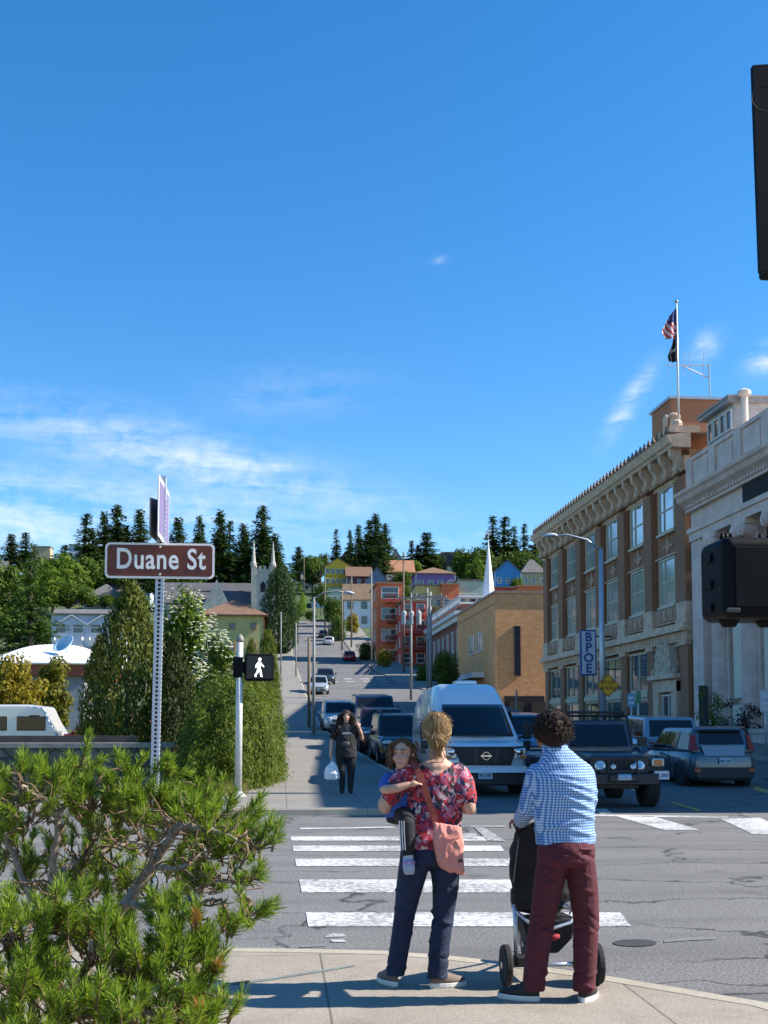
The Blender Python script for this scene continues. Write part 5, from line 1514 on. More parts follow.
# ---- traffic signal on the near right, heads seen from behind, post out of view
Ym = 5.2
TS = thing('traffic_signal', 'black traffic signal heads cut by the right edge, close to the viewer', 'traffic signal', (at(860, 700, Ym).x, Ym, .1))
ox = TS.location.x
a, wd, z1, z0 = span(708, 816, 543, 622, Ym)
mb = MB(); mb.b2(a - ox - wd / 2, a - ox + wd / 2, -.20, .12, z0 - .1, z1 - .1); HH = mb.build('crossing_head', BLACKM, TS, bevel=.045, seg=4)
mb = MB()
for xx in (718, 722, 727, 756, 764): 
    q_ = at(xx, 540, Ym); mb.lathe([(0, -.01), (.014, -.01), (.012, .02), (.006, .035), (0, .035)], (q_.x - ox, -.05, z1 - .1), 8)
for xx in (724, 760):
    q_ = at(xx, 624, Ym); mb.lathe([(0, -.03), (.03, -.03), (.05, .0), (.05, .012), (0, .012)], (q_.x - ox, -.06, z0 - .1), 12)
mb.build('fastening', BLACKM, HH, smooth=True)
mb = MB(); q_ = at(716, 614, Ym); mb.b2(q_.x - ox - .03, q_.x - ox + .03, -.215, -.198, q_.z - .1 - .012, q_.z - .1 + .008); mb.build('latch', M('latch_grey', (.03, .03, .03), .5), HH, bevel=.004)
MB().tube([(0, 0, -.1), (0, 0, 6.0)], [.10, .08], 14).build('post', GALV, TS, smooth=True)
mb = MB()
for zz in (z0 + .06, (z0 + z1) / 2 - .02, z1 - .08): mb.b2(a - ox - wd / 2 - .012, a - ox - wd / 2 + .02, -.06, .0, zz - .1 - .02, zz - .1 + .02)
mb.build('hinge', BLACKM, HH, bevel=.004)
mb = MB(); mb.b2(a - ox - wd / 2 + .05, a - ox + wd / 2 - .05, -.206, -.198, z0 - .1 + .05, z1 - .1 - .05); mb.build('back_panel', M('signal_black_worn', (.0045, .005, .0065), .55, .3, 4, spec=.12), HH, bevel=.003)
m = MB(); m.tube([(a - ox + .1, 0, (z0 + z1) / 2 - .1), (0, 0, (z0 + z1) / 2 - .1)], .04); m.build('bracket', BLACKM, TS)
Yt = 5.0
pts = [(at(x, y, Yt).x - ox, Yt - Ym, at(x, y, Yt).z - .1) for x, y in ((753, 65), (760.5, 271), (838, 268), (838, 60))]
mb = MB(); mb.prism(pts, (0, .03, 0)); mb.build('backplate', BLACKM, TS)
c0 = at(800, 165, Yt); mb = MB(); mb.b2(c0.x - ox - .11, c0.x - ox + .11, .0 - .2, .25 - .2, at(800, 262, Yt).z - .1, at(800, 72, Yt).z - .1); mb.build('signal_head', BLACKM, TS, bevel=.02)
mb = MB(); cc = Vector((at(768, 99, Yt - .25).x - ox, -.45, at(768, 99, Yt - .25).z - .1))
mb.tube([cc + Vector((.075 * math.cos(t), 0, .058 * math.sin(t))) for t in [2 * PI * i / 28 for i in range(29)]], .0022, 5, cap=False); mb.build('cable_loop', BLACKM, TS)
MB().tube([(at(800, 200, Yt).x - ox, .0, at(800, 200, Yt).z - .1), (0, 0, 5.6)], .04).build('bracket', BLACKM, TS)
# ---------------------------------------------------------------- vehicles (local +Y = forwards)
TYRE = M('tyre_rubber', (.014, .014, .015), .85, .2, 8)
RIM = M('alloy_rim', (.42, .43, .45), .35, .1, 4, metal=.8)
RIMD = M('dark_rim', (.05, .05, .055), .4, .1, 4, metal=.6)
CGLASS = M_glass('car_glass', (.008, .010, .013), 0, .04, .45)
BLKP = M('black_plastic', (.016, .016, .018), .55, .15, 6)
CHROME = M('chrome', (.62, .63, .65), .15, .05, 2, metal=1.0)
HLAMP = M('headlamp', (.55, .58, .60), .12, .2, 9, metal=.5, coat=.6)
TLAMP = M('tail_lamp', (.30, .012, .012), .2, .2, 9, coat=.6)
AMBER = M('amber_lamp', (.55, .16, .02), .3, .15, 9)
PLATE = M('licence_plate', (.46, .54, .60), .5, .12, 14)
PLINK = M('plate_ink', (.05, .07, .16), .6)
def cpaint(name, c, rough=.3, metal=.3): return M('car_paint_' + name, c, rough, .06, .7, metal=metal, coat=.7)

def ringpts(w, zb, zt, y, sh=.93, tp=.82):
    h = zt - zb
    half = [(w * .80, zb), (w * .97, zb + .13 * h), (w, zb + .42 * h), (w * .99, zb + .72 * h), (w * sh, zt - .07 * h), (w * tp, zt)]
    return [Vector((x, y, z)) for x, z in half] + [Vector((-x, y, z)) for x, z in reversed(half)]

def panel(mb, q, u0, u1, v0, v1, off=.008, th=.012):
    """thin plate lying on a quad (bl, br, tr, tl) proud of it by off"""
    q = [Vector(p) for p in q]
    def P(u, v): return q[0].lerp(q[1], u).lerp(q[3].lerp(q[2], u), v)
    n_ = (q[1] - q[0]).cross(q[3] - q[0]).normalized()
    p = [P(u0, v0), P(u1, v0), P(u1, v1), P(u0, v1)]
    mb.prism([a + n_ * (off - th) for a in p], n_ * th)

def wheel(parent, x, y, r, w_, rim=RIM, spokes=5):
    s = 1 if x > 0 else -1
    m = MB(); m.lathe([(r * .62, -w_ / 2), (r * .92, -w_ / 2), (r, -w_ * .33), (r, w_ * .33), (r * .92, w_ / 2), (r * .62, w_ / 2), (r * .6, 0)], (0, 0, 0), 24, 'X')
    m.add([], [])
    W_ = m.build('wheel', TYRE, parent, loc=(x, y, r))
    m = MB(); m.lathe([(0, -w_ * .3), (r * .61, -w_ * .3), (r * .63, w_ * .42), (r * .55, w_ * .44), (r * .5, w_ * .1), (0, w_ * .1)], (0, 0, 0), 20, 'X')
    for k in range(spokes):
        a = 2 * PI * k / spokes
        m.box((w_ * .34, r * .32 * math.cos(a), r * .32 * math.sin(a)), (.03, r * .5, r * .14), 0, a)
    m.lathe([(0, w_ * .1), (r * .13, w_ * .1), (r * .12, w_ * .42), (0, w_ * .43)], (0, 0, 0), 10, 'X')
    o = m.build('rim', rim, W_)
    if s < 0: o.rotation_euler.z = PI
    return W_

def plate_(parent, x, y, z, w_, h_, d):
    """licence plate facing d (-1 rear, +1 front)"""
    m = MB(); m.b2(x - w_ / 2, x + w_ / 2, y, y + d * .015, z - h_ / 2, z + h_ / 2); p = m.build('licence_plate', PLATE, parent)
    m = MB()
    for k in range(6):
        if k == 3: continue
        xx = x - w_ * .36 + k * w_ * .145
        m.b2(xx - w_ * .045, xx + w_ * .045, y + d * .016, y + d * .018, z - h_ * .2, z + h_ * .2)
    m.build('plate_characters', PLINK, p)

def car(label, cat, X, Y, rz, paint, L_=4.5, W_=1.8, Hh=1.5, belt=.95, hood=.88, hl=1.05, ws=.75, roof=(None, None), rear='hatch', name='parked_car', r=.33, rack=False, suv=False, group=None, rim=RIM, low=.22):
    z = H(Y)
    t = thing(name, label, cat, (X, Y, z), rz, group)
    sl = math.atan((H(Y + 2) - H(Y - 2)) / 4.0)
    t.rotation_euler = (sl * math.cos(rz), 0, rz) if abs(math.sin(rz)) < .5 else (0, 0, rz)
    w = W_ / 2; f = L_ / 2
    mb = MB()
    st = [(-f, w * .80, low + .2, belt - .12), (-f + .06, w * .9, low + .06, belt - .02), (-f + .35, w * .98, low, belt), (-f + 1.0, w, low, belt), (f - hl - .3, w, low, belt), (f - hl, w, low, hood + .04), (f - .5, w * .97, low, hood), (f - .14, w * .88, low + .05, hood - .10), (f, w * .74, low + .12, hood - .25)]
    mb.loft([ringpts(a, b, c, y) for y, a, b, c in st])
    mb.build('body', paint, t, smooth=True)
    rb, wb = -f + (.12 if rear != 'sedan' else .75), f - hl
    rt, wt = -f + (.45 if rear == 'hatch' else (.3 if rear == 'van' else 1.25)), f - hl - ws
    bw, tw = w * .93, w * (.78 if not suv else .83)
    A_ = [(-bw, rb, belt - .03), (bw, rb, belt - .03), (bw, wb, belt - .03), (-bw, wb, belt - .03)]
    B_ = [(-tw, rt, Hh - .02), (tw, rt, Hh - .02), (tw, wt, Hh - .02), (-tw, wt, Hh - .02)]
    mb = MB(); mb.add(A_ + B_, [(0, 3, 2, 1), (4, 5, 6, 7), (0, 1, 5, 4), (1, 2, 6, 5), (2, 3, 7, 6), (3, 0, 4, 7)])
    ca = mb.build('cabin', paint, t, bevel=.07, seg=3)
    m = MB(); panel(m, [A_[2], A_[3], B_[3], B_[2]], .06, .94, .10, .90); m.build('windscreen', CGLASS, t)
    m = MB(); panel(m, [A_[0], A_[1], B_[1], B_[0]], .08, .92, .16, .88); m.build('rear_window', CGLASS, t)
    n_ = 3 if suv else 2
    for q in (0, 1):
        Q = [A_[1], A_[2], B_[2], B_[1]] if q == 0 else [A_[3], A_[0], B_[0], B_[3]]
        for k in range(n_):
            m = MB(); u0, u1 = .05 + .9 * k / n_, .05 + .9 * (k + 1) / n_ - .03
            panel(m, Q, u0, u1, .14, .88); m.build('side_window', CGLASS, t)
    for sx in (-1, 1):
        for yy in (-f + .85, f - .85): wheel(t, sx * (w - .10), yy, r, .21, rim)
        m = MB(); m.ell((sx * w * .66, f - .17, hood - .17), (.19, .13, .085), 10, 6); m.build('headlight', HLAMP, t, smooth=True)
        m = MB(); m.box((sx * w * .74, -f + .05, belt - .16), (.2, .12, .2)); m.build('tail_light', TLAMP, t, bevel=.03)
        m = MB(); m.box((sx * (w + .09), wb - .25, belt + .06), (.2, .1, .14)); m.build('wing_mirror', paint, t, bevel=.03)
        m = MB()
        for yy in (-f + .85, f - .85):
            m.tube([(sx * (w * .985), yy + (r + .06) * math.cos(a), r + (r + .06) * math.sin(a)) for a in [PI * i / 10 for i in range(11)]], .035, 5)
        m.build('wheel_arch', BLKP, t)
    m = MB(); m.box((0, f - .05, hood - .30), (w * 1.0, .1, .17)); m.box((0, f + .0, low + .22), (w * 1.2, .08, .12)); m.build('grille', BLKP, t, bevel=.02)
    m = MB(); m.b2(-w * .5, w * .5, f - .002, f + .012, hood - .29, hood - .265); m.build('grille_bar', CHROME, t)
    plate_(t, 0, f + .042, low + .28, .3, .15, 1); plate_(t, 0, -f - .01, belt - .22, .3, .15, -1)
    if rack:
        for sx in (-1, 1):
            m = MB(); m.tube([(sx * tw * .85, rt + .2, Hh), (sx * tw * .85, rt + .3, Hh + .07), (sx * tw * .85, wt - .3, Hh + .07), (sx * tw * .85, wt - .2, Hh)], .022, 6); m.build('roof_rail', BLKP, t)
    return t
# parked row behind the van, facing us
car('black sport utility vehicle parked directly behind the white van', 'car', 4.05, 38.8, PI, cpaint('black', (.012, .013, .016)), 4.6, 1.85, 1.68, 1.02, .98, 1.1, .7, suv=True, rack=True, r=.36, group='cars parked along the left kerb')
car('dark maroon sport utility vehicle parked third behind the van', 'car', 3.95, 45.5, PI, cpaint('maroon', (.055, .012, .02)), 4.9, 1.92, 1.72, 1.05, 1.02, 1.15, .7, suv=True, rack=True, r=.38, group='cars parked along the left kerb')
car('tall dark blue van parked behind the maroon vehicle', 'van', 4.25, 53.0, PI, cpaint('navy', (.016, .035, .085)), 5.2, 2.0, 2.1, 1.2, 1.1, .9, .8, rear='van', suv=True, r=.38, group='cars parked along the left kerb')
car('pale silver car with dark windscreen parked behind the walking woman', 'car', 3.05, 60.2, PI, cpaint('silver', (.45, .47, .48)), 4.5, 1.8, 1.6, .98, .95, 1.05, .75, suv=True, group='cars parked along the left kerb')
# on the hill
a = at(318, 690, 100); car('silver car parked at the left kerb far up the hill street', 'car', a.x, 100, PI, cpaint('silver2', (.42, .46, .50)), 4.4, 1.78, 1.5)
a = at(325, 690, 114); car('dark sedan driving down the hill street towards the viewer', 'car', a.x, 114, PI, cpaint('charcoal', (.035, .042, .05)), 4.6, 1.85, 1.5, rear='sedan', name='moving_car')
a = at(349, 660, 172); car('red car driving up the hill street', 'car', a.x, 172, 0, cpaint('red', (.30, .012, .02)), 4.3, 1.8, 1.5, name='moving_car')
a = at(328.5, 640, 207); car('white car high up the hill street', 'car', a.x, 207, 0, cpaint('white', (.62, .62, .62)), 4.3, 1.8, 1.5, name='parked_car')
a = at(318, 634, 222); car('dark car parked in the shade near the top of the hill street', 'car', a.x + 1, 222, 0, cpaint('dark', (.02, .022, .026)), 4.3, 1.8, 1.45)
# centre lane
car('silver blue pickup half hidden between the white van and the man', 'car', 7.75, 36.5, PI, cpaint('steelblue', (.10, .16, .24)), 5.2, 1.9, 1.75, 1.1, 1.05, 1.2, .7, suv=True, r=.38, name='waiting_car')
car('light blue minivan with dark rear window ahead of the grey hatchback', 'car', 12.1, 37.0, 0, cpaint('lightblue', (.20, .28, .36)), 4.8, 1.9, 1.68, 1.0, .95, .95, .9, rear='hatch', suv=True, name='moving_car')
# car park at left
car('small dark red car beside the white van in the car park', 'car', at(66, 735, 39).x + .8, 41, PI * .55, cpaint('darkred', (.16, .015, .02)), 4.2, 1.75, 1.45)

def stub_van():
    """white camper van in the car park, side on"""
    a, wd, z1, z0 = span(-30, 64, 705, 745, 40)
    z0 = H(40)
    t = thing('camper_van', 'white camper van seen side on behind the stone wall at far left', 'van', (a, 40, z0))
    h_ = z1 - z0; x = wd / 2
    m = MB(); P = [(-x, .45), (x - .05, .45), (x, .8), (x - .02, h_ * .5), (x - .28, h_ * .72), (x - .5, h_ * .97), (x - 1.0, h_), (-x, h_)]
    m.prism([(p, -1, q) for p, q in P], (0, 2, 0)); m.build('body', cpaint('campwhite', (.70, .70, .69)), t, bevel=.1, seg=3)
    for xx in (-x + .9, x - .75):
        m = MB(); m.lathe([(0, -.12), (.36, -.12), (.38, 0), (.36, .12), (0, .12)], (0, 0, 0), 18, 'Y'); w_ = m.build('wheel', TYRE, t, loc=(xx, -.95, .38))
        m = MB(); m.lathe([(0, -.14), (.2, -.14), (.2, .0), (0, .0)], (0, 0, 0), 14, 'Y'); m.build('rim', RIM, w_)
        m = MB(); m.tube([(xx + .46 * math.cos(q), -1.0, .38 + .46 * math.sin(q)) for q in [PI * i / 10 for i in range(11)]], .05, 5); m.build('wheel_arch', BLKP, t)
    for k in range(2):
        m = MB(); m.b2(-x + .5 + k * 1.25, -x + 1.45 + k * 1.25, -1.02, -.95, h_ * .55, h_ * .8); m.build('side_window', CGLASS, t, bevel=.03)
    m = MB(); m.prism([(x - .95, -1.01, h_ * .56), (x - .4, -1.01, h_ * .56), (x - .62, -1.01, h_ * .82), (x - .95, -1.01, h_ * .82)], (0, .04, 0)); m.build('side_window', CGLASS, t)
    m = MB(); m.b2(x - .02, x + .03, -.8, -.5, .85, 1.05); m.build('headlight', HLAMP, t)
stub_van()

# ---- white high roofed van
def big_van():
    cx = (at(438, 760, 26.2).x + at(525, 760, 26.2).x) / 2 + .06
    t = thing('delivery_van', 'white high roofed van with black grille parked at the left kerb facing the viewer', 'van', (cx, 26.0, H(26)), PI)
    pt = cpaint('vanwhite', (.66, .70, .74), .32, .05)
    w = 1.01
    # +Y forwards; front bumper at y=0, tail at y=-6.1
    mb = MB()
    st = [(-6.1, w * .93, .35, 1.45), (-5.9, w, .32, 1.5), (-1.6, w, .32, 1.5), (-1.15, w, .33, 1.28), (-.35, w * .985, .35, 1.22), (-.12, w * .93, .38, 1.16), (-.02, w * .84, .42, 1.02)]
    mb.loft([ringpts(a, b, c, y, .97, .88) for y, a, b, c in st]); mb.build('body', pt, t, smooth=True)
    def cr(y, zt, wt, zb=1.3, wb=.985):
        pts = [(wb, zb), (wb * .985, zb + (zt - zb) * .45), (wt + (wb - wt) * .35, zb + (zt - zb) * .8), (wt * .93, zt - .06), (wt * .72, zt), ]
        return [Vector((x, y, z)) for x, z in pts] + [Vector((-x, y, z)) for x, z in reversed(pts)]
    mb = MB()
    mb.loft([cr(-6.08, 2.5, .74), cr(-5.9, 2.62, .78), cr(-3.4, 2.68, .79), cr(-2.7, 2.64, .78), cr(-2.25, 2.46, .75), cr(-1.98, 2.22, .80), cr(-1.55, 1.82, .86), cr(-1.02, 1.36, .92, 1.25)])
    mb.build('cab_and_roof', pt, t, smooth=True)
    # windscreen
    q = [(.86, -1.02, 1.32), (-.86, -1.02, 1.32), (-.74, -1.83, 2.08), (.74, -1.83, 2.08)]
    m = MB(); rows = []
    for j in range(9):
        v = j / 8; row = []
        for i in range(13):
            u = i / 12; p = Vector(q[0]).lerp(Vector(q[1]), u).lerp(Vector(q[3]).lerp(Vector(q[2]), u), v)
            p.y += .10 * (1 - (2 * u - 1) ** 2) - .03; p.z += .04; row.append(p)
        rows.append(row)
    m.loft(rows, cap=False, closed=False); o = m.build('windscreen', CGLASS, t, smooth=True); s = o.modifiers.new('t', 'SOLIDIFY'); s.thickness = .02; s.offset = 1
    m = MB()
    for sx in (-.05, .45): m.tube([(sx, -.94, 1.38), (sx + .38, -1.0, 1.46)], .012, 5)
    m.build('wiper', BLKP, t)
    for sx in (-1, 1):
        m = MB(); P = [(sx * 1.0, -1.38, 1.36), (sx * 1.0, -2.35, 1.36), (sx * .95, -2.35, 1.98), (sx * .94, -1.86, 1.98)]
        if sx < 0: P = P[::-1]
        m.prism(P, (sx * .02, 0, 0)); m.build('side_window', CGLASS, t)
        m = MB(); m.box((sx * 1.24, -1.3, 1.50), (.20, .12, .42)); m.box((sx * 1.24, -1.3, 1.16), (.18, .1, .2)); MI = m.build('wing_mirror', BLKP, t, bevel=.04)
        m = MB(); m.box((sx * 1.24, -1.37, 1.50), (.15, .02, .34)); m.build('mirror_glass', CHROME, MI)
        m = MB(); m.tube([(sx * 1.16, -1.3, 1.36), (sx * .98, -1.35, 1.28)], .03, 6); m.build('mirror_arm', BLKP, MI)
        m = MB(); m.box((sx * .80, -.07, .98), (.30, .16, .28)); HL = m.build('headlight', HLAMP, t, bevel=.05, seg=3)
        m = MB(); m.ell((sx * .78, .01, 1.02), (.085, .03, .085), 12, 6); m.build('lens', CHROME, HL, smooth=True)
        m = MB(); m.box((sx * .86, .015, .90), (.14, .02, .06)); m.build('indicator', AMBER, HL)
        m = MB(); m.box((sx * .72, .03, .46), (.2, .04, .09)); m.build('fog_light', BLKP, t)
        for yy in (-1.05, -5.0): wheel(t, sx * .88, yy, .38, .24, RIM, 8)
        m = MB()
        for yy in (-1.05, -5.0): m.tube([(sx * 1.0, yy + .45 * math.cos(a), .38 + .45 * math.sin(a)) for a in [PI * i / 10 for i in range(11)]], .05, 5)
        m.build('wheel_arch', BLKP, t)
        m = MB(); m.b2(sx * 1.0, sx * 1.025, -4.0, -2.9, .9, 1.0); m.build('side_moulding', BLKP, t)
    # grille: broad black trapezoid with wings, chrome frame
    m = MB(); m.prism([(-.62, -.02, 1.14), (.62, -.02, 1.14), (.97, -.10, 1.16), (.98, -.10, 1.06), (.66, -.02, .98), (.58, -.02, .72), (-.58, -.02, .72), (-.66, -.02, .98), (-.98, -.10, 1.06), (-.97, -.10, 1.16)][::-1], (0, .05, 0)); G = m.build('grille', BLKP, t, bevel=.015)
    m = MB()
    for z in (.80, .88, .96, 1.04): m.b2(-.54, .54, .032, .045, z - .012, z + .012)
    for sx in (-1, 1): m.prism([(sx * .22, .035, 1.12), (sx * .30, .035, 1.12), (sx * .26, .035, .74), (sx * .18, .035, .74)], (0, .02, 0))
    m.build('grille_bars', M('grille_bar_dark', (.04, .04, .045), .4, metal=.5), G)
    m = MB(); m.tube([(.085 * math.cos(a), .065, .93 + .085 * math.sin(a)) for a in [2 * PI * i / 24 for i in range(25)]], .013, 6, cap=False); m.b2(-.125, .125, .06, .08, .912, .948); m.build('emblem', CHROME, G)
    m = MB(); m.prism([(-.96, -.06, .70), (.96, -.06, .70), (1.0, -.2, .60), (.9, -.0, .55), (-.9, -.0, .55), (-1.0, -.2, .60)][::-1], (0, .11, 0)); m.build('bumper', pt, t, bevel=.04, seg=3)
    m = MB(); m.prism([(-.93, -.08, .55), (.93, -.08, .55), (.86, -.06, .26), (-.86, -.06, .26)][::-1], (0, .11, 0)); m.build('lower_bumper', BLKP, t, bevel=.04)
    plate_(t, 0.02, .052, .49, .32, .16, 1)
    m = MB(); m.b2(-.32, .22, -3.6, -3.0, 2.66, 2.76); m.build('roof_vent', pt, t, bevel=.03)
    # door shut lines and plain trade lettering stripes along the flank
    m = MB()
    for yy in (-1.32, -2.45, -3.9): m.b2(1.003, 1.012, yy - .008, yy + .008, .45, 2.3)
    m.build('door_gap', BLKP, t)
big_van()

# ---- dark off-road vehicle with roof rack
def offroader():
    a = at(664, 805, 22.6); w = .93
    t = thing('off_road_vehicle', 'dark boxy off road vehicle with roof bars and big tyres at the stop line', 'car', (a.x - .92, 22.5, 0), PI)
    pt = cpaint('jeep', (.055, .062, .072), .35, .35)
    mb = MB()
    mb.b2(-.70, .70, -3.7, -1.45, .55, 1.18); mb.build('tub', pt, t, bevel=.04, seg=2)
    mb = MB(); mb.loft([ringpts(.66, .62, 1.14, -1.5, .97, .9), ringpts(.64, .62, 1.15, -.7, .96, .88), ringpts(.58, .62, 1.10, -.18, .95, .86), ringpts(.55, .62, 1.06, -.12, .95, .86)]); mb.build('bonnet', pt, t, bevel=.02)
    mb = MB(); mb.b2(-.60, .60, -.13, -.03, .58, 1.06); G = mb.build('grille', BLKP, t, bevel=.03)
    m = MB()
    for k in range(7): m.b2(-.27 + k * .09 - .02, -.27 + k * .09 + .02, -.032, -.022, .74, .98)
    m.build('grille_slots', DARKV, G)
    m = MB(); m.b2(-.68, .68, -1.55, -1.42, 1.14, 1.2); m.build('cowl', pt, t)
    # windscreen frame and glass, hard top
    q = [(.70, -1.46, 1.18), (-.70, -1.46, 1.18), (-.66, -1.72, 1.72), (.66, -1.72, 1.72)]
    m = MB(); m.prism([(-.72, -1.46, 1.18), (.72, -1.46, 1.18), (.67, -1.74, 1.76), (-.67, -1.74, 1.76)], (0, -.08, 0)); m.build('windscreen_frame', pt, t, bevel=.03)
    m = MB(); panel(m, q, .05, .95, .1, .93, .02, .012); m.build('windscreen', CGLASS, t)
    m = MB()
    for xx in (-.3, .3): m.tube([(xx, -1.43, 1.22), (xx + .38, -1.46, 1.27)], .01, 5)
    m.build('wiper', BLKP, t)
    mb = MB(); A_ = [(-.70, -3.68, 1.18), (.70, -3.68, 1.18), (.70, -1.56, 1.18), (-.70, -1.56, 1.18)]; B_ = [(-.64, -3.6, 1.78), (.64, -3.6, 1.78), (.64, -1.76, 1.78), (-.64, -1.76, 1.78)]
    mb.add(A_ + B_, [(0, 3, 2, 1), (4, 5, 6, 7), (0, 1, 5, 4), (1, 2, 6, 5), (2, 3, 7, 6), (3, 0, 4, 7)]); mb.build('hard_top', BLKP, t, bevel=.05, seg=3)
    for Q in ([A_[1], A_[2], B_[2], B_[1]], [A_[3], A_[0], B_[0], B_[3]]):
        for u0, u1 in ((.06, .48), (.53, .95)):
            m = MB(); panel(m, Q, u0, u1, .1, .85, .012); m.build('side_window', CGLASS, t)
    m = MB()
    for sx in (-1, 1):
        m.tube([(sx * .72, -1.5, 1.25), (sx * .70, -1.80, 1.86), (sx * .70, -3.5, 1.88), (sx * .72, -3.65, 1.3)], .028, 8)
    for yy in (-1.82, -2.4, -3.0, -3.5): m.tube([(-.70, yy, 1.88), (.70, yy, 1.88)], .022, 6)
    m.tube([(-.62, -1.72, 1.95), (.62, -1.72, 1.95)], .03, 8)
    for sx in (-.6, .6): m.tube([(sx, -1.72, 1.95), (sx, -1.8, 1.86)], .02, 6)
    m.build('roof_bars', BLKP, t)
    for sx in (-1, 1):
        # flat flared wing
        m = MB(); m.prism([(sx * .58, -.15, 1.0), (sx * .58, -1.42, 1.0), (sx * .60, -1.62, .62), (sx * .60, -1.5, .62), (sx * .6, -1.3, .9), (sx * .6, -.3, .9), (sx * .60, -.12, .74)], (sx * .34, 0, 0)); m.build('wing', BLKP if sx > 0 else BLKP, t, bevel=.03)
        m = MB(); m.prism([(sx * .6, -3.9, .95), (sx * .6, -2.6, .95), (sx * .6, -2.5, .7), (sx * .6, -3.9, .7)], (sx * .33, 0, 0)); m.build('wing', BLKP, t, bevel=.03)
        for yy in (-.75, -3.2): wheel(t, sx * .80, yy, .42, .29, RIMD, 6)
        m = MB(); m.lathe([(0, 0), (.10, .02), (.115, .0), (.115, -.06), (0, -.06)], (sx * .40, -.02, .86), 18, 'Y'); m.build('headlight', HLAMP, t, smooth=True)
        m = MB(); m.lathe([(0, 0), (.05, .015), (.055, -.04), (0, -.04)], (sx * .2, .22, .86), 14, 'Y'); m.build('fog_light', HLAMP, t, smooth=True)
        m = MB(); m.box((sx * .98, -1.62, 1.32), (.2, .08, .2)); m.tube([(sx * .9, -1.6, 1.28), (sx * .72, -1.56, 1.24)], .02, 6); m.build('wing_mirror', BLKP, t, bevel=.02)
    # marker lamp, pale clearance block and plate on the vehicle's left front corner
    m = MB(); m.box((-.80, -.10, .93), (.26, .1, .16)); m.build('clearance_lamp_body', M('lamp_body_silver', (.5, .5, .48), .4, metal=.3), t, bevel=.03)
    m = MB(); m.box((-.80, -.04, .93), (.16, .03, .10)); m.build('marker_lamp', AMBER, t, bevel=.01)
    plate_(t, -.84, .02, .68, .30, .17, 1)
    m = MB(); m.b2(-.72, .72, .0, .22, .50, .72); m.b2(-.46, .46, .02, .18, .72, .80); m.b2(-.3, .3, .22, .3, .56, .70); m.build('bumper', BLKP, t, bevel=.025)
    m = MB(); m.lathe([(0, -.13), (.065, -.13), (.065, .13), (0, .13)], (0, .26, .66), 12, 'X'); m.ell((0, .315, .62), (.17, .03, .035), 12, 6); m.build('winch', M('winch_steel', (.40, .42, .44), .3, metal=.8), t)
    m = MB()
    for sx in (-1, 1): m.tube([(sx * .3, .2, .72), (sx * .28, .22, .98), (sx * .0, .22, 1.02)], .022, 7)
    m.build('bull_bar', BLKP, t)
    m = MB(); m.tube([(-.7, -.75, .42), (.7, -.75, .42)], .05, 8); m.b2(-.4, .4, -3.6, -.1, .42, .56); m.build('axle_and_frame', BLKP, t)
offroader()

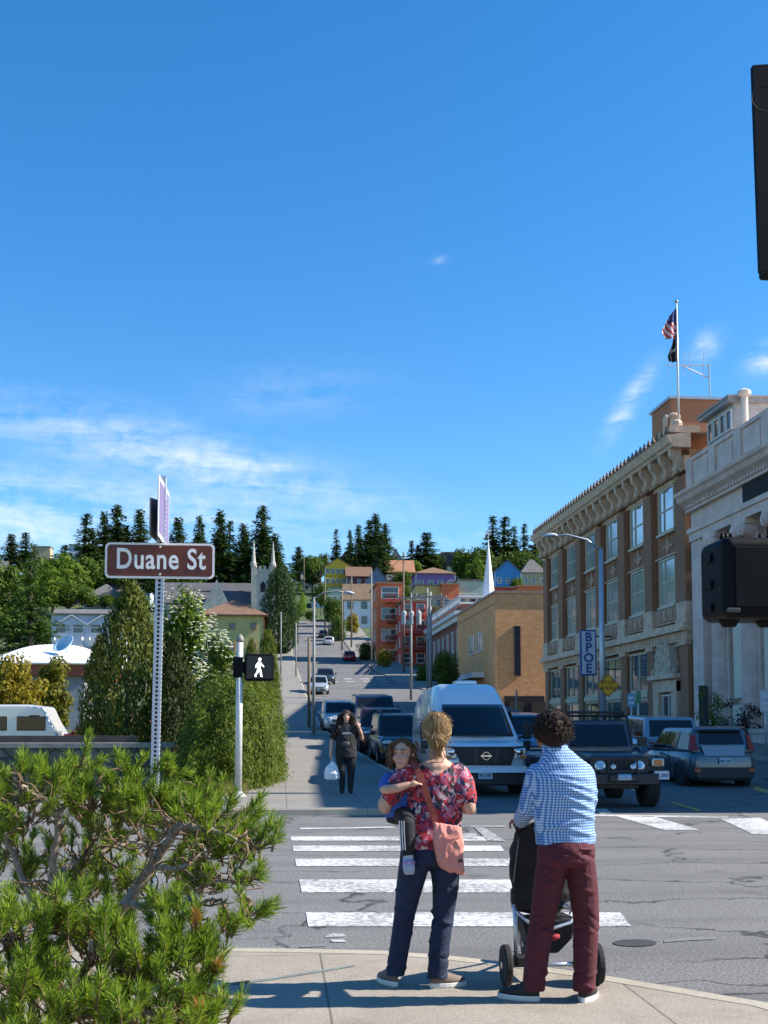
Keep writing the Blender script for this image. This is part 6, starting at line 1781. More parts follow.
# ---- grey boxy hatchback seen from behind
def hatch():
    a = at(725, 788, 28.6); w = .90
    t = thing('hatchback_car', 'grey boxy hatchback with tall red tail lamps driving away at right', 'car', (a.x, 28.6, 0), R(1))
    pt = cpaint('soul', (.10, .125, .15), .3, .5)
    mb = MB()
    st = [(.0, w * .80, .36, .86), (.05, w * .93, .26, .98), (.3, w * .99, .24, 1.02), (1.2, w, .24, 1.02), (3.0, w, .24, 1.0), (3.3, w, .24, .98), (3.9, w * .94, .28, .9), (4.1, w * .78, .36, .75)]
    mb.loft([ringpts(b, c, d, y) for y, b, c, d in st]); mb.build('body', pt, t, smooth=True)
    A_ = [(-.86, .06, .95), (.86, .06, .95), (.86, 3.25, .95), (-.86, 3.25, .95)]; B_ = [(-.70, .34, 1.60), (.70, .34, 1.60), (.70, 2.5, 1.60), (-.70, 2.5, 1.60)]
    mb = MB(); mb.add(A_ + B_, [(0, 3, 2, 1), (4, 5, 6, 7), (0, 1, 5, 4), (1, 2, 6, 5), (2, 3, 7, 6), (3, 0, 4, 7)]); mb.build('cabin', pt, t, bevel=.10, seg=4)
    QR = [A_[0], A_[1], B_[1], B_[0]]
    m = MB(); panel(m, QR, .12, .88, .36, .86, .012); m.build('rear_window', CGLASS, t, bevel=.008)
    m = MB(); m.prism([(-.52, -.0, .88), (.52, -.0, .88), (.60, .10, 1.16), (-.60, .10, 1.16)], (0, -.03, 0)); m.build('tailgate_panel', M('tailgate_silver', (.30, .31, .32), .35, .1, metal=.4), t, bevel=.02)
    for sx in (-1, 1):
        m = MB(); P = [(sx * .66, .07, 1.02), (sx * .88, .17, 1.02), (sx * .80, .33, 1.42), (sx * .68, .26, 1.42)]
        m.prism(P, (0, -.05, 0)); m.build('tail_light', TLAMP, t, bevel=.02)
        m = MB(); m.box((sx * .72, -.005, .52), (.16, .05, .09)); m.build('reflector', TLAMP, t)
        Q = [A_[1], A_[2], B_[2], B_[1]] if sx > 0 else [A_[3], A_[0], B_[0], B_[3]]
        rngs = ((.06, .32), (.35, .62), (.65, .94)) if sx > 0 else ((.06, .35), (.38, .65), (.68, .94))
        for u0, u1 in rngs:
            m = MB(); panel(m, Q, u0, u1, .16, .84, .014); m.build('side_window', CGLASS, t)
        for yy in (.78, 3.35): wheel(t, sx * .80, yy, .33, .22, RIM, 5)
        m = MB()
        for yy in (.78, 3.35): m.tube([(sx * .885, yy + .4 * math.cos(q), .33 + .4 * math.sin(q)) for q in [PI * i / 10 for i in range(11)]], .035, 5)
        m.build('wheel_arch', BLKP, t)
        m = MB(); m.box((sx * .99, 2.75, 1.06), (.2, .12, .16)); m.build('wing_mirror', pt, t, bevel=.04)
        m = MB(); m.b2(sx * .893, sx * .905, 1.55, 1.57, .4, 1.0); m.b2(sx * .893, sx * .905, 2.55, 2.57, .4, 1.0); m.b2(sx * .9, sx * .92, 1.7, 1.9, .86, .89); m.build('door_gap', BLKP, t)
    m = MB(); m.prism([(-.74, -.03, .30), (.74, -.03, .30), (.80, -.01, .60), (-.80, -.01, .60)], (0, .08, 0)); m.build('bumper', BLKP, t, bevel=.03)
    m = MB(); m.b2(-.62, .62, .12, .34, 1.60, 1.64); m.build('roof_spoiler', pt, t, bevel=.015)
    plate_(t, 0, -.035, .76, .30, .15, -1)
    m = MB(); m.tube([(.1, .06, 1.18), (-.4, .12, 1.2)], .012, 5); m.build('wiper', BLKP, t)
hatch()
# ---------------------------------------------------------------- people
SKIN = M('skin_light', (.52, .30, .21), .55, .1, 14)
SKIN_C = M('skin_child', (.50, .28, .20), .55, .1, 14)
SKIN_D = M('skin_brown', (.20, .105, .065), .55, .12, 14)
def M_hair(name, a, b_):
    m, nt, b = nt_mat(name); v = coord(nt)
    mp = nt.nodes.new('ShaderNodeMapping'); mp.inputs['Scale'].default_value = (60, 60, 7); nt.links.new(v, mp.inputs[0])
    f = noise_t(nt, mp.outputs[0], 1.0, 5, .7, .8)
    nt.links.new(mixc(nt, ramp(nt, f, [(.3, 0.), (.7, 1.)]), a, b_), b.inputs['Base Color'])
    b.inputs['Roughness'].default_value = .5; b.inputs['Specular IOR Level'].default_value = .22
    bump(nt, b, f, .9, .012)
    return m
def M_floral():
    m, nt, b = nt_mat('floral_cloth'); v = coord(nt)
    nz = N(nt, 'ShaderNodeTexNoise', Scale=22.0, Detail=3.0); nt.links.new(v, nz.inputs['Vector'])
    dv = nt.nodes.new('ShaderNodeVectorMath'); dv.operation = 'MULTIPLY_ADD'
    nt.links.new(nz.outputs['Color'], dv.inputs[0]); dv.inputs[1].default_value = (.05, .05, .05); nt.links.new(v, dv.inputs[2])
    def vor(s):
        vo = nt.nodes.new('ShaderNodeTexVoronoi'); vo.inputs['Scale'].default_value = s; nt.links.new(dv.outputs[0], vo.inputs['Vector'])
        sp = nt.nodes.new('ShaderNodeSeparateXYZ'); nt.links.new(vo.outputs['Color'], sp.inputs[0]); return sp.outputs[0], vo.outputs['Distance']
    a, d1 = vor(17); c2, d2 = vor(46)
    big = ramp(nt, a, [(0, (.42, .015, .025)), (.30, (.012, .012, .03)), (.48, (.50, .03, .05)), (.66, (.55, .16, .24)), (.76, (.02, .015, .06)), (.88, (.46, .05, .12))], 'CONSTANT')
    sm = ramp(nt, c2, [(0, (.62, .03, .05)), (.22, (.02, .02, .05)), (.42, (.66, .50, .52)), (.56, (.60, .20, .30)), (.72, (.30, .02, .05)), (.84, (.70, .62, .62)), (.92, (.05, .06, .18))], 'CONSTANT')
    c = mixc(nt, ramp(nt, noise_t(nt, v, 30, 3), [(.46, 0.), (.52, 1.)]), big, sm)
    c = mixc(nt, 1.0, c, (.72, .70, .72), 'MULTIPLY')
    nt.links.new(c, b.inputs['Base Color']); b.inputs['Roughness'].default_value = .8
    return m
def M_gingham(name, k=2 * PI / .0155):
    m, nt, b = nt_mat(name); v = coord(nt)
    s = nt.nodes.new('ShaderNodeSeparateXYZ'); nt.links.new(v, s.inputs[0])
    fs = []
    for i in (0, 2):
        ph = math_(nt, 'ADD', s.outputs[i], math_(nt, 'MULTIPLY', s.outputs[1], .55 if i == 0 else 0.0))
        fs.append(math_(nt, 'GREATER_THAN', math_(nt, 'SINE', math_(nt, 'MULTIPLY', ph, k)), 0.0))
    f = math_(nt, 'MULTIPLY', math_(nt, 'ADD', fs[0], fs[1]), .5)
    nt.links.new(ramp(nt, f, [(0, (.47, .56, .66)), (.5, (.15, .30, .55)), (1, (.035, .11, .31))]), b.inputs['Base Color'])
    b.inputs['Roughness'].default_value = .85
    bump(nt, b, noise_t(nt, v, 9, 4), .5, .03)
    return m
FLORAL = M_floral(); GING = M_gingham('gingham_cloth')
DENIM = M('denim', (.008, .016, .046), .85, .45, 7, bmp=.3, bscale=60)
MAROON = M('maroon_trouser', (.075, .008, .016), .85, .2, 6, bmp=.3, bscale=40)
BLACKC = M('black_cloth', (.010, .010, .012), .85, .25, 9, bmp=.3)
BLUEC = M('blue_cloth', (.03, .09, .36), .8, .15, 9)
SOLE = M('white_sole', (.62, .61, .57), .7, .08, 9)

def vox(name, mb, mat, parent, voxel=.01, it=4, wr=None, fac=.5):
    """grow one continuous skin over overlapping forms"""
    o = mb.build(name, mat, parent)
    r = o.modifiers.new('r', 'REMESH'); r.mode = 'VOXEL'; r.voxel_size = voxel; r.use_smooth_shade = True
    s = o.modifiers.new('s', 'SMOOTH'); s.factor = fac; s.iterations = it
    baked(o)
    if not o.data.materials: o.data.materials.append(mat)
    if wr:
        amp, sc, zs = wr; me = o.data; me.update()
        nr = [v.normal.copy() for v in me.vertices]
        for v, n in zip(me.vertices, nr):
            p = v.co; q = Vector((p.x * sc, p.y * sc, p.z * sc * zs))
            w_ = noise.noise(q) + .5 * noise.noise(q * 2.3 + Vector((3, 1, 7)))
            w_ = (1 - abs(w_) * 2.2)
            v.co = p + n * amp * w_
    o.data.polygons.foreach_set('use_smooth', [True] * len(o.data.polygons))
    return o

def scoop(o, test):
    """cut a neckline: drop the faces for which test holds"""
    bm = bmesh.new(); bm.from_mesh(o.data)
    bmesh.ops.delete(bm, geom=[f for f in bm.faces if test(f.calc_center_median())], context='FACES')
    bm.to_mesh(o.data); bm.free()

def T(mb, pts, n=16):
    """limb: (x, y, z, rx, ry)"""
    mb.tube([p[:3] for p in pts], 0, n, ell=[(p[3], p[4] if len(p) > 4 else p[3]) for p in pts])
    for p in (pts[0], pts[-1]):
        a, b = p[3], (p[4] if len(p) > 4 else p[3]); m_ = min(a, b)
        if max(a, b) < .085: mb.ell(p[:3], (m_ * .98,) * 3, 12, 8)
        else: mb.ell(p[:3], (a * .96, b * .96, m_ * .22), 16, 8)

def hand(mb, wrist, d, nrm, side, sc=1.0, curl=.6):
    """palm, four unequal bent fingers and a thumb leaving the palm's side. d = reach, nrm = palm face, side = thumb side"""
    d = Vector(d).normalized(); nrm = Vector(nrm); nrm = (nrm - d * nrm.dot(d)).normalized(); s = d.cross(nrm) * side
    W_ = Vector(wrist)
    mb.tube([W_ - d * .01, W_ + d * .03 * sc, W_ + d * .085 * sc], 0, 12, ell=[(.026 * sc, .02 * sc), (.036 * sc, .018 * sc), (.040 * sc, .015 * sc)])
    mb.ell(W_ + d * .055 * sc, (.036 * sc,) * 3, 10, 7)
    for k, ln in enumerate((.068, .078, .072, .056)):
        b = W_ + d * .083 * sc + s * (.029 - .0195 * k) * sc
        P = [b - d * .02 * sc]; a = curl * .4; q = b
        for j, f in enumerate((.45, .32, .23)):
            P.append(q); q = q + (d * math.cos(a) + nrm * math.sin(a)) * ln * f * sc; a += curl
        P.append(q); mb.tube(P, [.0095 * sc, .0095 * sc, .009 * sc, .0085 * sc, .006 * sc], 8)
    b = W_ + d * .022 * sc + s * .026 * sc
    mb.tube([b - s * .01, b + (s * .7 + d * .6) * .03 * sc, b + (s * .55 + d * .8 + nrm * .4) * .058 * sc, b + (s * .3 + d * .9 + nrm * .7) * .078 * sc], [.013 * sc, .012 * sc, .010 * sc, .007 * sc], 8)

def head(mb, c, yaw=0.0, s=1.0, pitch=0.0, neck=True):
    """skull, jaw, nose, brow, lips, ears; face looks along +Y turned by yaw"""
    m = Matrix.Translation(c) @ Matrix.Rotation(yaw, 4, 'Z') @ Matrix.Rotation(-pitch, 4, 'X')
    def e(p, r): 
        b = len(mb.v); mb.ell((0, 0, 0), [q * s for q in r], 16, 11)
        for i in range(b, len(mb.v)): mb.v[i] = tuple(m @ (Vector(mb.v[i]) + Vector(p) * s))
    e((0, -.012, .025), (.076, .096, .095)); e((0, .030, -.035), (.058, .062, .075)); e((0, .055, -.085), (.030, .030, .026))
    e((0, .098, -.018), (.011, .018, .020)); e((0, .088, .005), (.008, .014, .026)); e((0, .078, .035), (.05, .018, .012))
    e((0, .082, -.058), (.024, .012, .007)); e((0, .079, -.068), (.020, .012, .007))
    for q in (-1, 1): e((q * .079, -.008, -.012), (.009, .018, .030)); e((q * .040, .062, -.025), (.024, .022, .024))
    return m

def face(parent, m, s=1.0, iris=None):
    for q in (-1, 1):
        b = MB(); p = m @ (Vector((q * .030, .080, .012)) * s); b.ell(p, (.0105 * s, .0075 * s, .0058 * s), 10, 7); ey = b.build('eye', M('eye_white', (.36, .32, .29), .3), parent, smooth=True)
        b = MB(); p = m @ (Vector((q * .030, .0875, .012)) * s); b.ell(p, (.0062 * s, .003 * s, .0054 * s), 8, 6); b.build('iris', M('iris_dark', (.03, .018, .012), .2), ey, smooth=True)
        b = MB(); b.tube([m @ (Vector((q * x, y, z)) * s) for x, y, z in ((.014, .096, .034), (.030, .094, .039), (.046, .082, .034))], .004 * s, 5); b.build('eyebrow', M('brow', (.06, .035, .02), .8), parent)
    b = MB(); b.tube([m @ (Vector((x, y, z)) * s) for x, y, z in ((-.022, .088, -.061), (0, .096, -.063), (.022, .088, -.061))], .0035 * s, 5); b.build('mouth', M('lip', (.34, .10, .09), .5), parent)

def shoe(parent, x, y, z, ang, L_, upper, name='shoe', h=.075, w_=.046):
    """heel at (x, y), toe along ang (0 = +Y, positive to the left)"""
    t = Matrix.Translation((x, y, z)) @ Matrix.Rotation(ang, 4, 'Z')
    def foot(zs, k, n=20):
        P = []
        for i in range(n):
            a = 2 * PI * i / n; u = (math.sin(a) + 1) / 2
            ww = w_ * (.78 + .30 * math.sin(min(1, u * 1.25) * PI * .62)) * k
            P.append(t @ Vector((math.cos(a) * ww, L_ * (-.12 + u * 1.0) - 0 + (1 - k) * L_ * .05, zs)))
        return P
    m = MB(); m.loft([foot(0, .96), foot(.008, 1.02), foot(.026, 1.02), foot(.03, .98)]); so_ = m.build('sole', SOLE)
    def up(zs, k, y0, y1, n=20):
        P = []
        for i in range(n):
            a = 2 * PI * i / n; u = (math.sin(a) + 1) / 2
            P.append(t @ Vector((math.cos(a) * w_ * k * (.8 + .25 * math.sin(min(1, u * 1.25) * PI * .62)), L_ * (y0 + u * (y1 - y0)), zs)))
        return P
    m = MB(); m.loft([up(.028, .98, -.11, .87), up(.05, .95, -.11, .80), up(.07, .85, -.11, .55), up(.088, .78, -.11, .36), up(.1, .74, -.10, .32)])
    o = m.build(name, upper, parent, smooth=True); so_.parent = o
    m = MB()
    for k in range(4): m.tube([t @ Vector((-.022, L_ * (.32 + k * .08), .088 - k * .009)), t @ Vector((.0, L_ * (.33 + k * .08), .095 - k * .009)), t @ Vector((.022, L_ * (.32 + k * .08), .088 - k * .009))], .0035, 5)
    m.build('laces', M('lace_' + upper.name, (.3, .28, .26) if upper.name != 'shoe_black' else (.05, .05, .05), .8), o)
    return o

def folds(o, F):
    """creases: (x, z, slope, half width, depth, reach)"""
    me = o.data; nr = [v.normal.copy() for v in me.vertices]
    for v, n_ in zip(me.vertices, nr):
        p = v.co; f = 0
        for (xc, z0, sl, wd, am, xw) in F: f += am * math.exp(-((p.z - z0 - sl * (p.x - xc)) / wd) ** 2 - ((p.x - xc) / xw) ** 2)
        v.co = p + n_ * f
rf = random.Random(21)
def leg_folds(legs):
    F = []
    for (xh, xk, xa) in legs:
        for z, n_ in ((.80, 4), (.46, 6), (.36, 3), (.13, 5), (.62, 3)):
            for k in range(n_):
                zz = z + rf.uniform(-.07, .07); x = xk + (xh - xk) * (zz - .45) / .35 if zz > .45 else xk + (xa - xk) * (.45 - zz) / .38
                F.append((x + rf.uniform(-.05, .05), zz, rf.choice((-1, 1)) * rf.uniform(.15, .8), rf.uniform(.007, .013), rf.uniform(.005, .011) * (1 if k % 3 else -1), rf.uniform(.03, .06)))
    return F

def lift(mb):
    """raise chest, shoulders and arms, leaving hips and head where they are"""
    for i, (x, y, z) in enumerate(mb.v):
        mb.v[i] = (x, y, z + .075 * max(0, min(1, (z - .9) / .3)) * max(0, min(1, (1.46 - z) / .12)))

# ---- woman in floral top
g = gp(437, 987, .1)
Wm = thing('person', 'woman with a blond bun in a floral top and jeans carrying a child', 'person', tuple(g))
b = MB()
hm = head(b, (.005, .02, 1.545), R(-10), 1.0, R(4))
T(b, [(.0, -.0, 1.25, .07, .065), (.005, .0, 1.36, .052, .054), (.005, .01, 1.46, .050, .056)])
b.ell((-.005, -.008, 1.258), (.112, .078, .062)); b.ell((-.005, -.03, 1.205), (.11, .066, .06)); b.ell((0, 0, 1.2), (.14, .08, .12)); b.ell((-.02, 0, .98), (.12, .08, .17))
T(b, [(.140, -.01, 1.222, .046), (.176, -.07, 1.13, .042), (.192, -.09, 1.055, .040)]); T(b, [(.192, -.09, 1.055, .040), (.17, .03, 1.06, .037), (.13, .17, 1.085, .027)])
hand(b, (.13, .17, 1.085), (-.7, .5, .1), (-.4, -.6, 0), -1)
T(b, [(-.165, -.01, 1.222, .046), (-.27, -.03, 1.14, .043), (-.325, -.02, 1.065, .041)]); T(b, [(-.325, -.02, 1.065, .041), (-.27, .08, 1.04, .038), (-.16, .17, 1.05, .028)])
hand(b, (-.16, .17, 1.05), (.8, .3, 0), (0, -.8, .5), 1)
T(b, [(-.13, .0, .74, .055), (-.165, .03, .60, .05), (-.195, .06, .44, .045), (-.22, .08, .26, .04), (-.25, .09, .08, .035)]); T(b, [(.05, .0, .74, .055), (.055, .0, .60, .05), (.04, .01, .44, .045), (.015, .0, .26, .04), (.002, -.01, .08, .035)])
lift(b); BO = vox('body', b, SKIN, Wm, .0075, 3); face(Wm, hm)
b = MB()
for (z, cx, rx, ry) in [(0, 0, 0, 0)]: pass
T(b, [(-.045, 0, .845, .190, .135), (-.035, 0, .93, .172, .118), (-.015, 0, 1.02, .172, .112), (-.008, -.005, 1.12, .174, .116), (-.01, -.01, 1.20, .184, .110), (-.008, -.008, 1.262, .172, .092)], 28)
T(b, [(.128, -.005, 1.222, .070), (.165, -.05, 1.16, .062), (.182, -.08, 1.10, .055)]); T(b, [(-.150, -.005, 1.225, .071), (-.235, -.02, 1.17, .060), (-.285, -.03, 1.115, .056)])
lift(b); FT = vox('floral_top', b, FLORAL, Wm, .009, 5, (.006, 11, .6))
scoop(FT, lambda p: (p.z > 1.292 + .62 * abs(p.x + .005) and abs(p.x + .005) < .105) or p.z > 1.37)
b = MB()
T(b, [(-.045, 0, .90, .155, .105), (-.045, -.008, .82, .182, .128), (-.042, -.008, .76, .180, .128)], 24)
T(b, [(-.13, .0, .78, .098, .12), (-.165, .03, .60, .083, .096), (-.19, .06, .44, .066, .076), (-.215, .08, .26, .062, .074), (-.25, .09, .06, .060, .070)])
T(b, [(.05, .0, .78, .098, .12), (.055, .0, .60, .082, .096), (.042, .01, .44, .067, .076), (.017, .0, .26, .064, .074), (.002, -.01, .06, .062, .072)])
JE = vox('jeans', b, DENIM, Wm, .007, 4); scoop(JE, lambda p: p.z < .062); folds(JE, leg_folds([(-.13, -.19, -.25), (.05, .042, .002)]))
TAUPE = M('shoe_taupe', (.16, .115, .095), .8, .15, 12)
shoe(Wm, -.255, .05, 0, R(22), .24, TAUPE); shoe(Wm, -.02, -.02, 0, R(-72), .25, TAUPE)
BLOND = M_hair('blond_hair', (.13, .070, .028), (.40, .26, .115))
b = MB()
b.ell((.003, .0, 1.578), (.083, .104, .094), 18, 12); b.ell((.003, -.028, 1.528), (.074, .076, .066), 16, 10)
T(b, [(.0, -.055, 1.50, .055), (-.005, -.085, 1.47, .03)])
b.ell((-.008, -.115, 1.495), (.044, .042, .042), 16, 10)
T(b, [(.0, -.115, 1.465, .026), (.008, -.09, 1.425, .013), (.012, -.078, 1.40, .006)])
HA = vox('hair', b, BLOND, Wm, .006, 2, (.006, 40, .35))
b = MB(); rg = random.Random(3)
for k in range(46):
    a = rg.uniform(0, 2 * PI); p = Vector((.06 * math.cos(a), -.12 + .03 * math.sin(a) * rg.random(), 1.495 + .055 * math.sin(a)))
    b.tube([p, p + Vector((rg.uniform(-.03, .03), -.02, rg.uniform(-.03, .04))), p + Vector((rg.uniform(-.05, .05), -.01, rg.uniform(-.06, .05)))], [.0025, .002, .0008], 4)
for k in range(9):
    p = Vector((rg.uniform(-.04, .04), -.07, 1.44)); b.tube([p, p + Vector((rg.uniform(-.02, .02), -.005, -.04)), p + Vector((rg.uniform(-.03, .03), .0, -.08))], [.0025, .002, .0008], 4)
for k in range(60):
    a = rg.uniform(-.2, PI + .2); p = Vector((.088 * math.cos(a), -.02 + rg.uniform(-.06, .06), 1.58 + .095 * math.sin(a))); b.tube([p, p + Vector((rg.uniform(-.01, .01), -.03, rg.uniform(.0, .012))), p + Vector((rg.uniform(-.02, .02), -.06, rg.uniform(-.02, .01)))], [.002, .0015, .0008], 4)
def arc(c0, rad, d0, d1, n, jit, off=0.0):
    """strand lying on an ellipsoid from direction d0 to d1"""
    P = []
    for i in range(n + 1):
        u = i / n; d = d0.lerp(d1, u).normalized(); d = (d + Vector((rg.uniform(-1, 1), rg.uniform(-1, 1), rg.uniform(-1, 1))) * jit).normalized()
        P.append(Vector(c0) + Vector((d.x * rad[0], d.y * rad[1], d.z * rad[2])) * (1 + off * math.sin(PI * u)))
    return P
for k in range(620):
    a = rg.uniform(0, 2 * PI); e_ = rg.uniform(-.45, .9); d0 = Vector((math.cos(a) * math.cos(e_), math.sin(a) * math.cos(e_) + .25, math.sin(e_))).normalized()
    if d0.y > .5 and d0.z < .25: continue
    P = arc((.003, -.002, 1.565), (.088, .108, .108), d0, Vector((rg.uniform(-.18, .18), -1, -.55 + rg.uniform(-.12, .2))).normalized(), 7, .012, rg.uniform(-.01, .04))
    b.tube(P, [.0028, .0026, .0026, .0026, .0026, .0024, .002, .0014], 4)
for k in range(170):
    ax = (Vector((0, -1, .1)) + rdir(rg) * .8).normalized(); s_ = ax.orthogonal().normalized(); u_ = ax.cross(s_); a0 = rg.uniform(0, 6.28); R0 = rg.uniform(.038, .052); c0 = Vector((-.008, -.115, 1.495)) + ax * rg.uniform(-.02, .02)
    P = [c0 + (s_ * math.cos(a0 + j * .38) + u_ * math.sin(a0 + j * .38)) * R0 for j in range(8)]
    b.tube(P, [.0018] + [.0028] * 6 + [.0012], 4)
b.build('loose_strands', BLOND, HA)
b = MB(); b.tube([Vector((-.005 + .036 * math.cos(a), -.085 - .006 * math.sin(a), 1.502 + .036 * math.sin(a))) for a in [2 * PI * i / 16 for i in range(17)]], .006, 6); b.build('hair_tie', M('hair_tie_pink', (.32, .12, .14), .7), HA)

# shoulder bag
SB = thing('shoulder_bag', 'salmon pink crossbody bag with dark red strap hanging at the woman\'s hip', 'bag', (g.x + .055, g.y - .155, g.z + .725)); SB.scale = (.9, .95, .9)
b = MB()
rows = []
for (z, w0, d0, xo) in [(0, .070, .018, .035), (.03, .088, .032, .02), (.12, .098, .042, 0), (.22, .100, .036, -.005), (.29, .096, .022, -.008), (.32, .092, .012, -.008)]:
    rows.append([Vector((xo + w0 * math.copysign(abs(math.cos(a)) ** .55, math.cos(a)), d0 * math.copysign(abs(math.sin(a)) ** .7, math.sin(a)), z - .02 + .05 * (xo * 3 - math.cos(a)) * .35)) for a in [2 * PI * i / 24 for i in range(24)]])
b.loft(rows)
SALM = M('salmon_cloth', (.60, .23, .19), .75, .1, 8, bmp=.4, bscale=22)
vox('bag_body', b, SALM, SB, .007, 3, (.007, 14, .45))
b = MB(); b.b2(.055, .085, -.048, -.040, .055, .073); b.build('label', M('label_black', (.02, .02, .025), .6), SB)
b = MB(); b.tube([(-.095, .0, .27), (-.06, -.036, .22), (0, -.045, .205), (.06, -.036, .215), (.09, -.0, .25)], .003, 5); b.build('flap_seam', M('seam', (.42, .12, .09), .8), SB)
STR_ = M('strap_rust', (.24, .045, .03), .75, .12, 12)
def ribbon(mb, pts, w_, th):
    P = [Vector(p) for p in pts]; rings = []
    for i, p in enumerate(P):
        t = (P[min(i + 1, len(P) - 1)] - P[max(0, i - 1)]).normalized(); nn = Vector((0, -1, .0)) if abs(t.y) < .75 else Vector((0, 0, 1))
        s = t.cross(nn).normalized(); nn = s.cross(t)
        rings.append([p + s * w_ / 2 + nn * th, p - s * w_ / 2 + nn * th, p - s * w_ / 2 - nn * th, p + s * w_ / 2 - nn * th])
    mb.loft(rings)
lz = lambda z: z + .075 * max(0, min(1, (z - .9) / .3))
b = MB(); sp0 = Vector((.055, -.155, .725))
ribbon(b, [Vector(((p[0] - sp0.x) / .9, (p[1] - sp0.y) / .95, (lz(p[2]) - sp0.z) / .9)) for p in ((-.02, -.14, .965), (-.035, -.135, 1.02), (-.07, -.142, 1.10), (-.10, -.142, 1.18), (-.135, -.115, 1.25), (-.15, -.05, 1.30), (-.145, .02, 1.305), (-.11, .10, 1.24), (.0, .145, 1.05))], .042, .003)
b.build('strap', STR_, SB)

# ---- child on the hip
Ch_ = thing('person', 'small brown haired child in blue shirt and striped black trousers held on the woman\'s hip', 'person', (g.x - .22, g.y + .02, g.z + .80))
def cz(x, y, z): return (x, y, z - .80)
b = MB()
hc = head(b, (.015, -.02, .612), R(152), .80, 0)
T(b, [cz(.0, .02, 1.29) + (.035,), cz(.01, -.0, 1.36) + (.034,)])
b.ell(cz(-.01, .04, 1.20), (.085, .07, .10)); b.ell(cz(0, .04, 1.08), (.08, .075, .09))
T(b, [cz(-.07, .01, 1.255) + (.030,), cz(-.105, -.06, 1.20) + (.031,), cz(-.09, -.125, 1.205) + (.029,)]); T(b, [cz(-.09, -.125, 1.205) + (.029,), cz(-.03, -.15, 1.215) + (.027,), cz(.03, -.155, 1.235) + (.02,)])
hand(b, cz(.03, -.155, 1.235), (1, -.05, .15), (0, .3, -1), 1, .62, .35)
T(b, [cz(.05, .04, 1.25) + (.030,), cz(.11, .09, 1.2) + (.028,), cz(.13, .12, 1.24) + (.024,)])
T(b, [cz(-.0, .02, 1.05) + (.05,), cz(.015, -.09, 1.03) + (.045,), cz(.02, -.12, .99) + (.038,), cz(.02, -.12, .84) + (.03,)])
vox('body', b, SKIN_C, Ch_, .007, 3); face(Ch_, hc, .8)
b = MB(); T(b, [cz(-.005, .03, 1.03) + (.092, .085), cz(-.01, .03, 1.15) + (.092, .082), cz(-.01, .02, 1.245) + (.082, .066), cz(0, .02, 1.285) + (.045, .045)], 18)
T(b, [cz(-.07, .01, 1.26) + (.043,), cz(-.10, -.04, 1.215) + (.042,)]); T(b, [cz(.05, .04, 1.25) + (.042,), cz(.09, .07, 1.215) + (.04,)])
vox('blue_shirt', b, BLUEC, Ch_, .008, 4, (.004, 16, .7))
b = MB(); T(b, [cz(.0, .03, 1.08) + (.090, .085), cz(0, .03, 1.0) + (.088, .085)], 16)
T(b, [cz(.005, .0, 1.04) + (.062,), cz(.02, -.10, 1.04) + (.055,), cz(.025, -.135, 1.00) + (.05,), cz(.028, -.14, .92) + (.047,), cz(.03, -.14, .835) + (.042,)])
TR = vox('trousers', b, BLACKC, Ch_, .008, 4)
b = MB()
for k in range(3):
    xx = -.002 - k * .013; ribbon(b, [cz(xx + .003, -.187 + .004 * k * k, 1.02), cz(xx + .005, -.186 + .006 * k, .94), cz(xx + .012, -.180 + .005 * k, .845)], .006, .002)
b.build('stripe', M('stripe_white', (.62, .62, .64), .8), TR)
b = MB(); T(b, [cz(.032, -.14, .85) + (.030,), cz(.033, -.145, .79) + (.030,)]); vox('sock', b, M('sock_grey', (.36, .38, .42), .9), Ch_, .007, 2)
b = MB(); b.tube([cz(.03, -.12, .80), cz(.032, -.15, .765), cz(.033, -.17, .735), cz(.034, -.178, .70)], 0, 14, ell=[(.030, .03), (.036, .038), (.038, .036), (.030, .022)]); SH = vox('shoe', b, M('shoe_lilac', (.36, .36, .46), .7, .2, 16), Ch_, .007, 2)
b = MB(); b.tube([cz(-.0, -.185, .775), cz(.033, -.196, .772), cz(.066, -.185, .775)], .006, 6); b.build('shoe_strap', M('strap_purple', (.34, .18, .42), .6), SH)
BRN = M_hair('brown_hair', (.07, .035, .016), (.25, .13, .06))
b = MB(); b.ell((.015, .005, .640), (.066, .072, .074), 16, 10); b.ell((.018, .032, .605), (.060, .048, .066))
HC = vox('hair', b, BRN, Ch_, .006, 2, (.007, 34, .4))
b = MB(); rg = random.Random(8)
for k in range(90):
    q = rg.choice((-1, 1)); p = Vector((.015 + q * rg.uniform(.06, .082), rg.uniform(-.05, .05), rg.uniform(.56, .70)))
    b.tube([p, p + Vector((q * rg.uniform(0, .025), rg.uniform(-.02, .02), -.03)), p + Vector((q * rg.uniform(0, .035), rg.uniform(-.03, .03), -.065))], [.003, .0022, .001], 4)
fd = Vector((-math.sin(R(152)), math.cos(R(152)), 0))
for k in range(760):
    a = rg.uniform(0, 2 * PI); d0 = Vector((math.cos(a) * .3, math.sin(a) * .3 + .05, 1)).normalized(); dd = Vector((math.cos(a), math.sin(a), 0))
    if dd.dot(fd) > .80 and rg.random() < .75: continue
    low = -.22 if dd.dot(fd) < .45 else rg.uniform(.25, .5)
    P = arc((.015, .0, .628), (.070, .078, .086), d0, Vector((dd.x, dd.y, low)).normalized(), 5, .03, .02)
    if low < 0:
        q_ = P[-1]; wv = rg.uniform(0, 6)
        for j in range(4): P.append(q_ + dd * (.008 * j * rg.uniform(.3, 1.6)) + Vector((.006 * math.sin(wv + j * 1.7), .006 * math.cos(wv + j * 1.7), -.010 * (j + 1))))
    b.tube(P, [.0026] * (len(P) - 1) + [.001], 4)
b.build('loose_strands', BRN, HC)

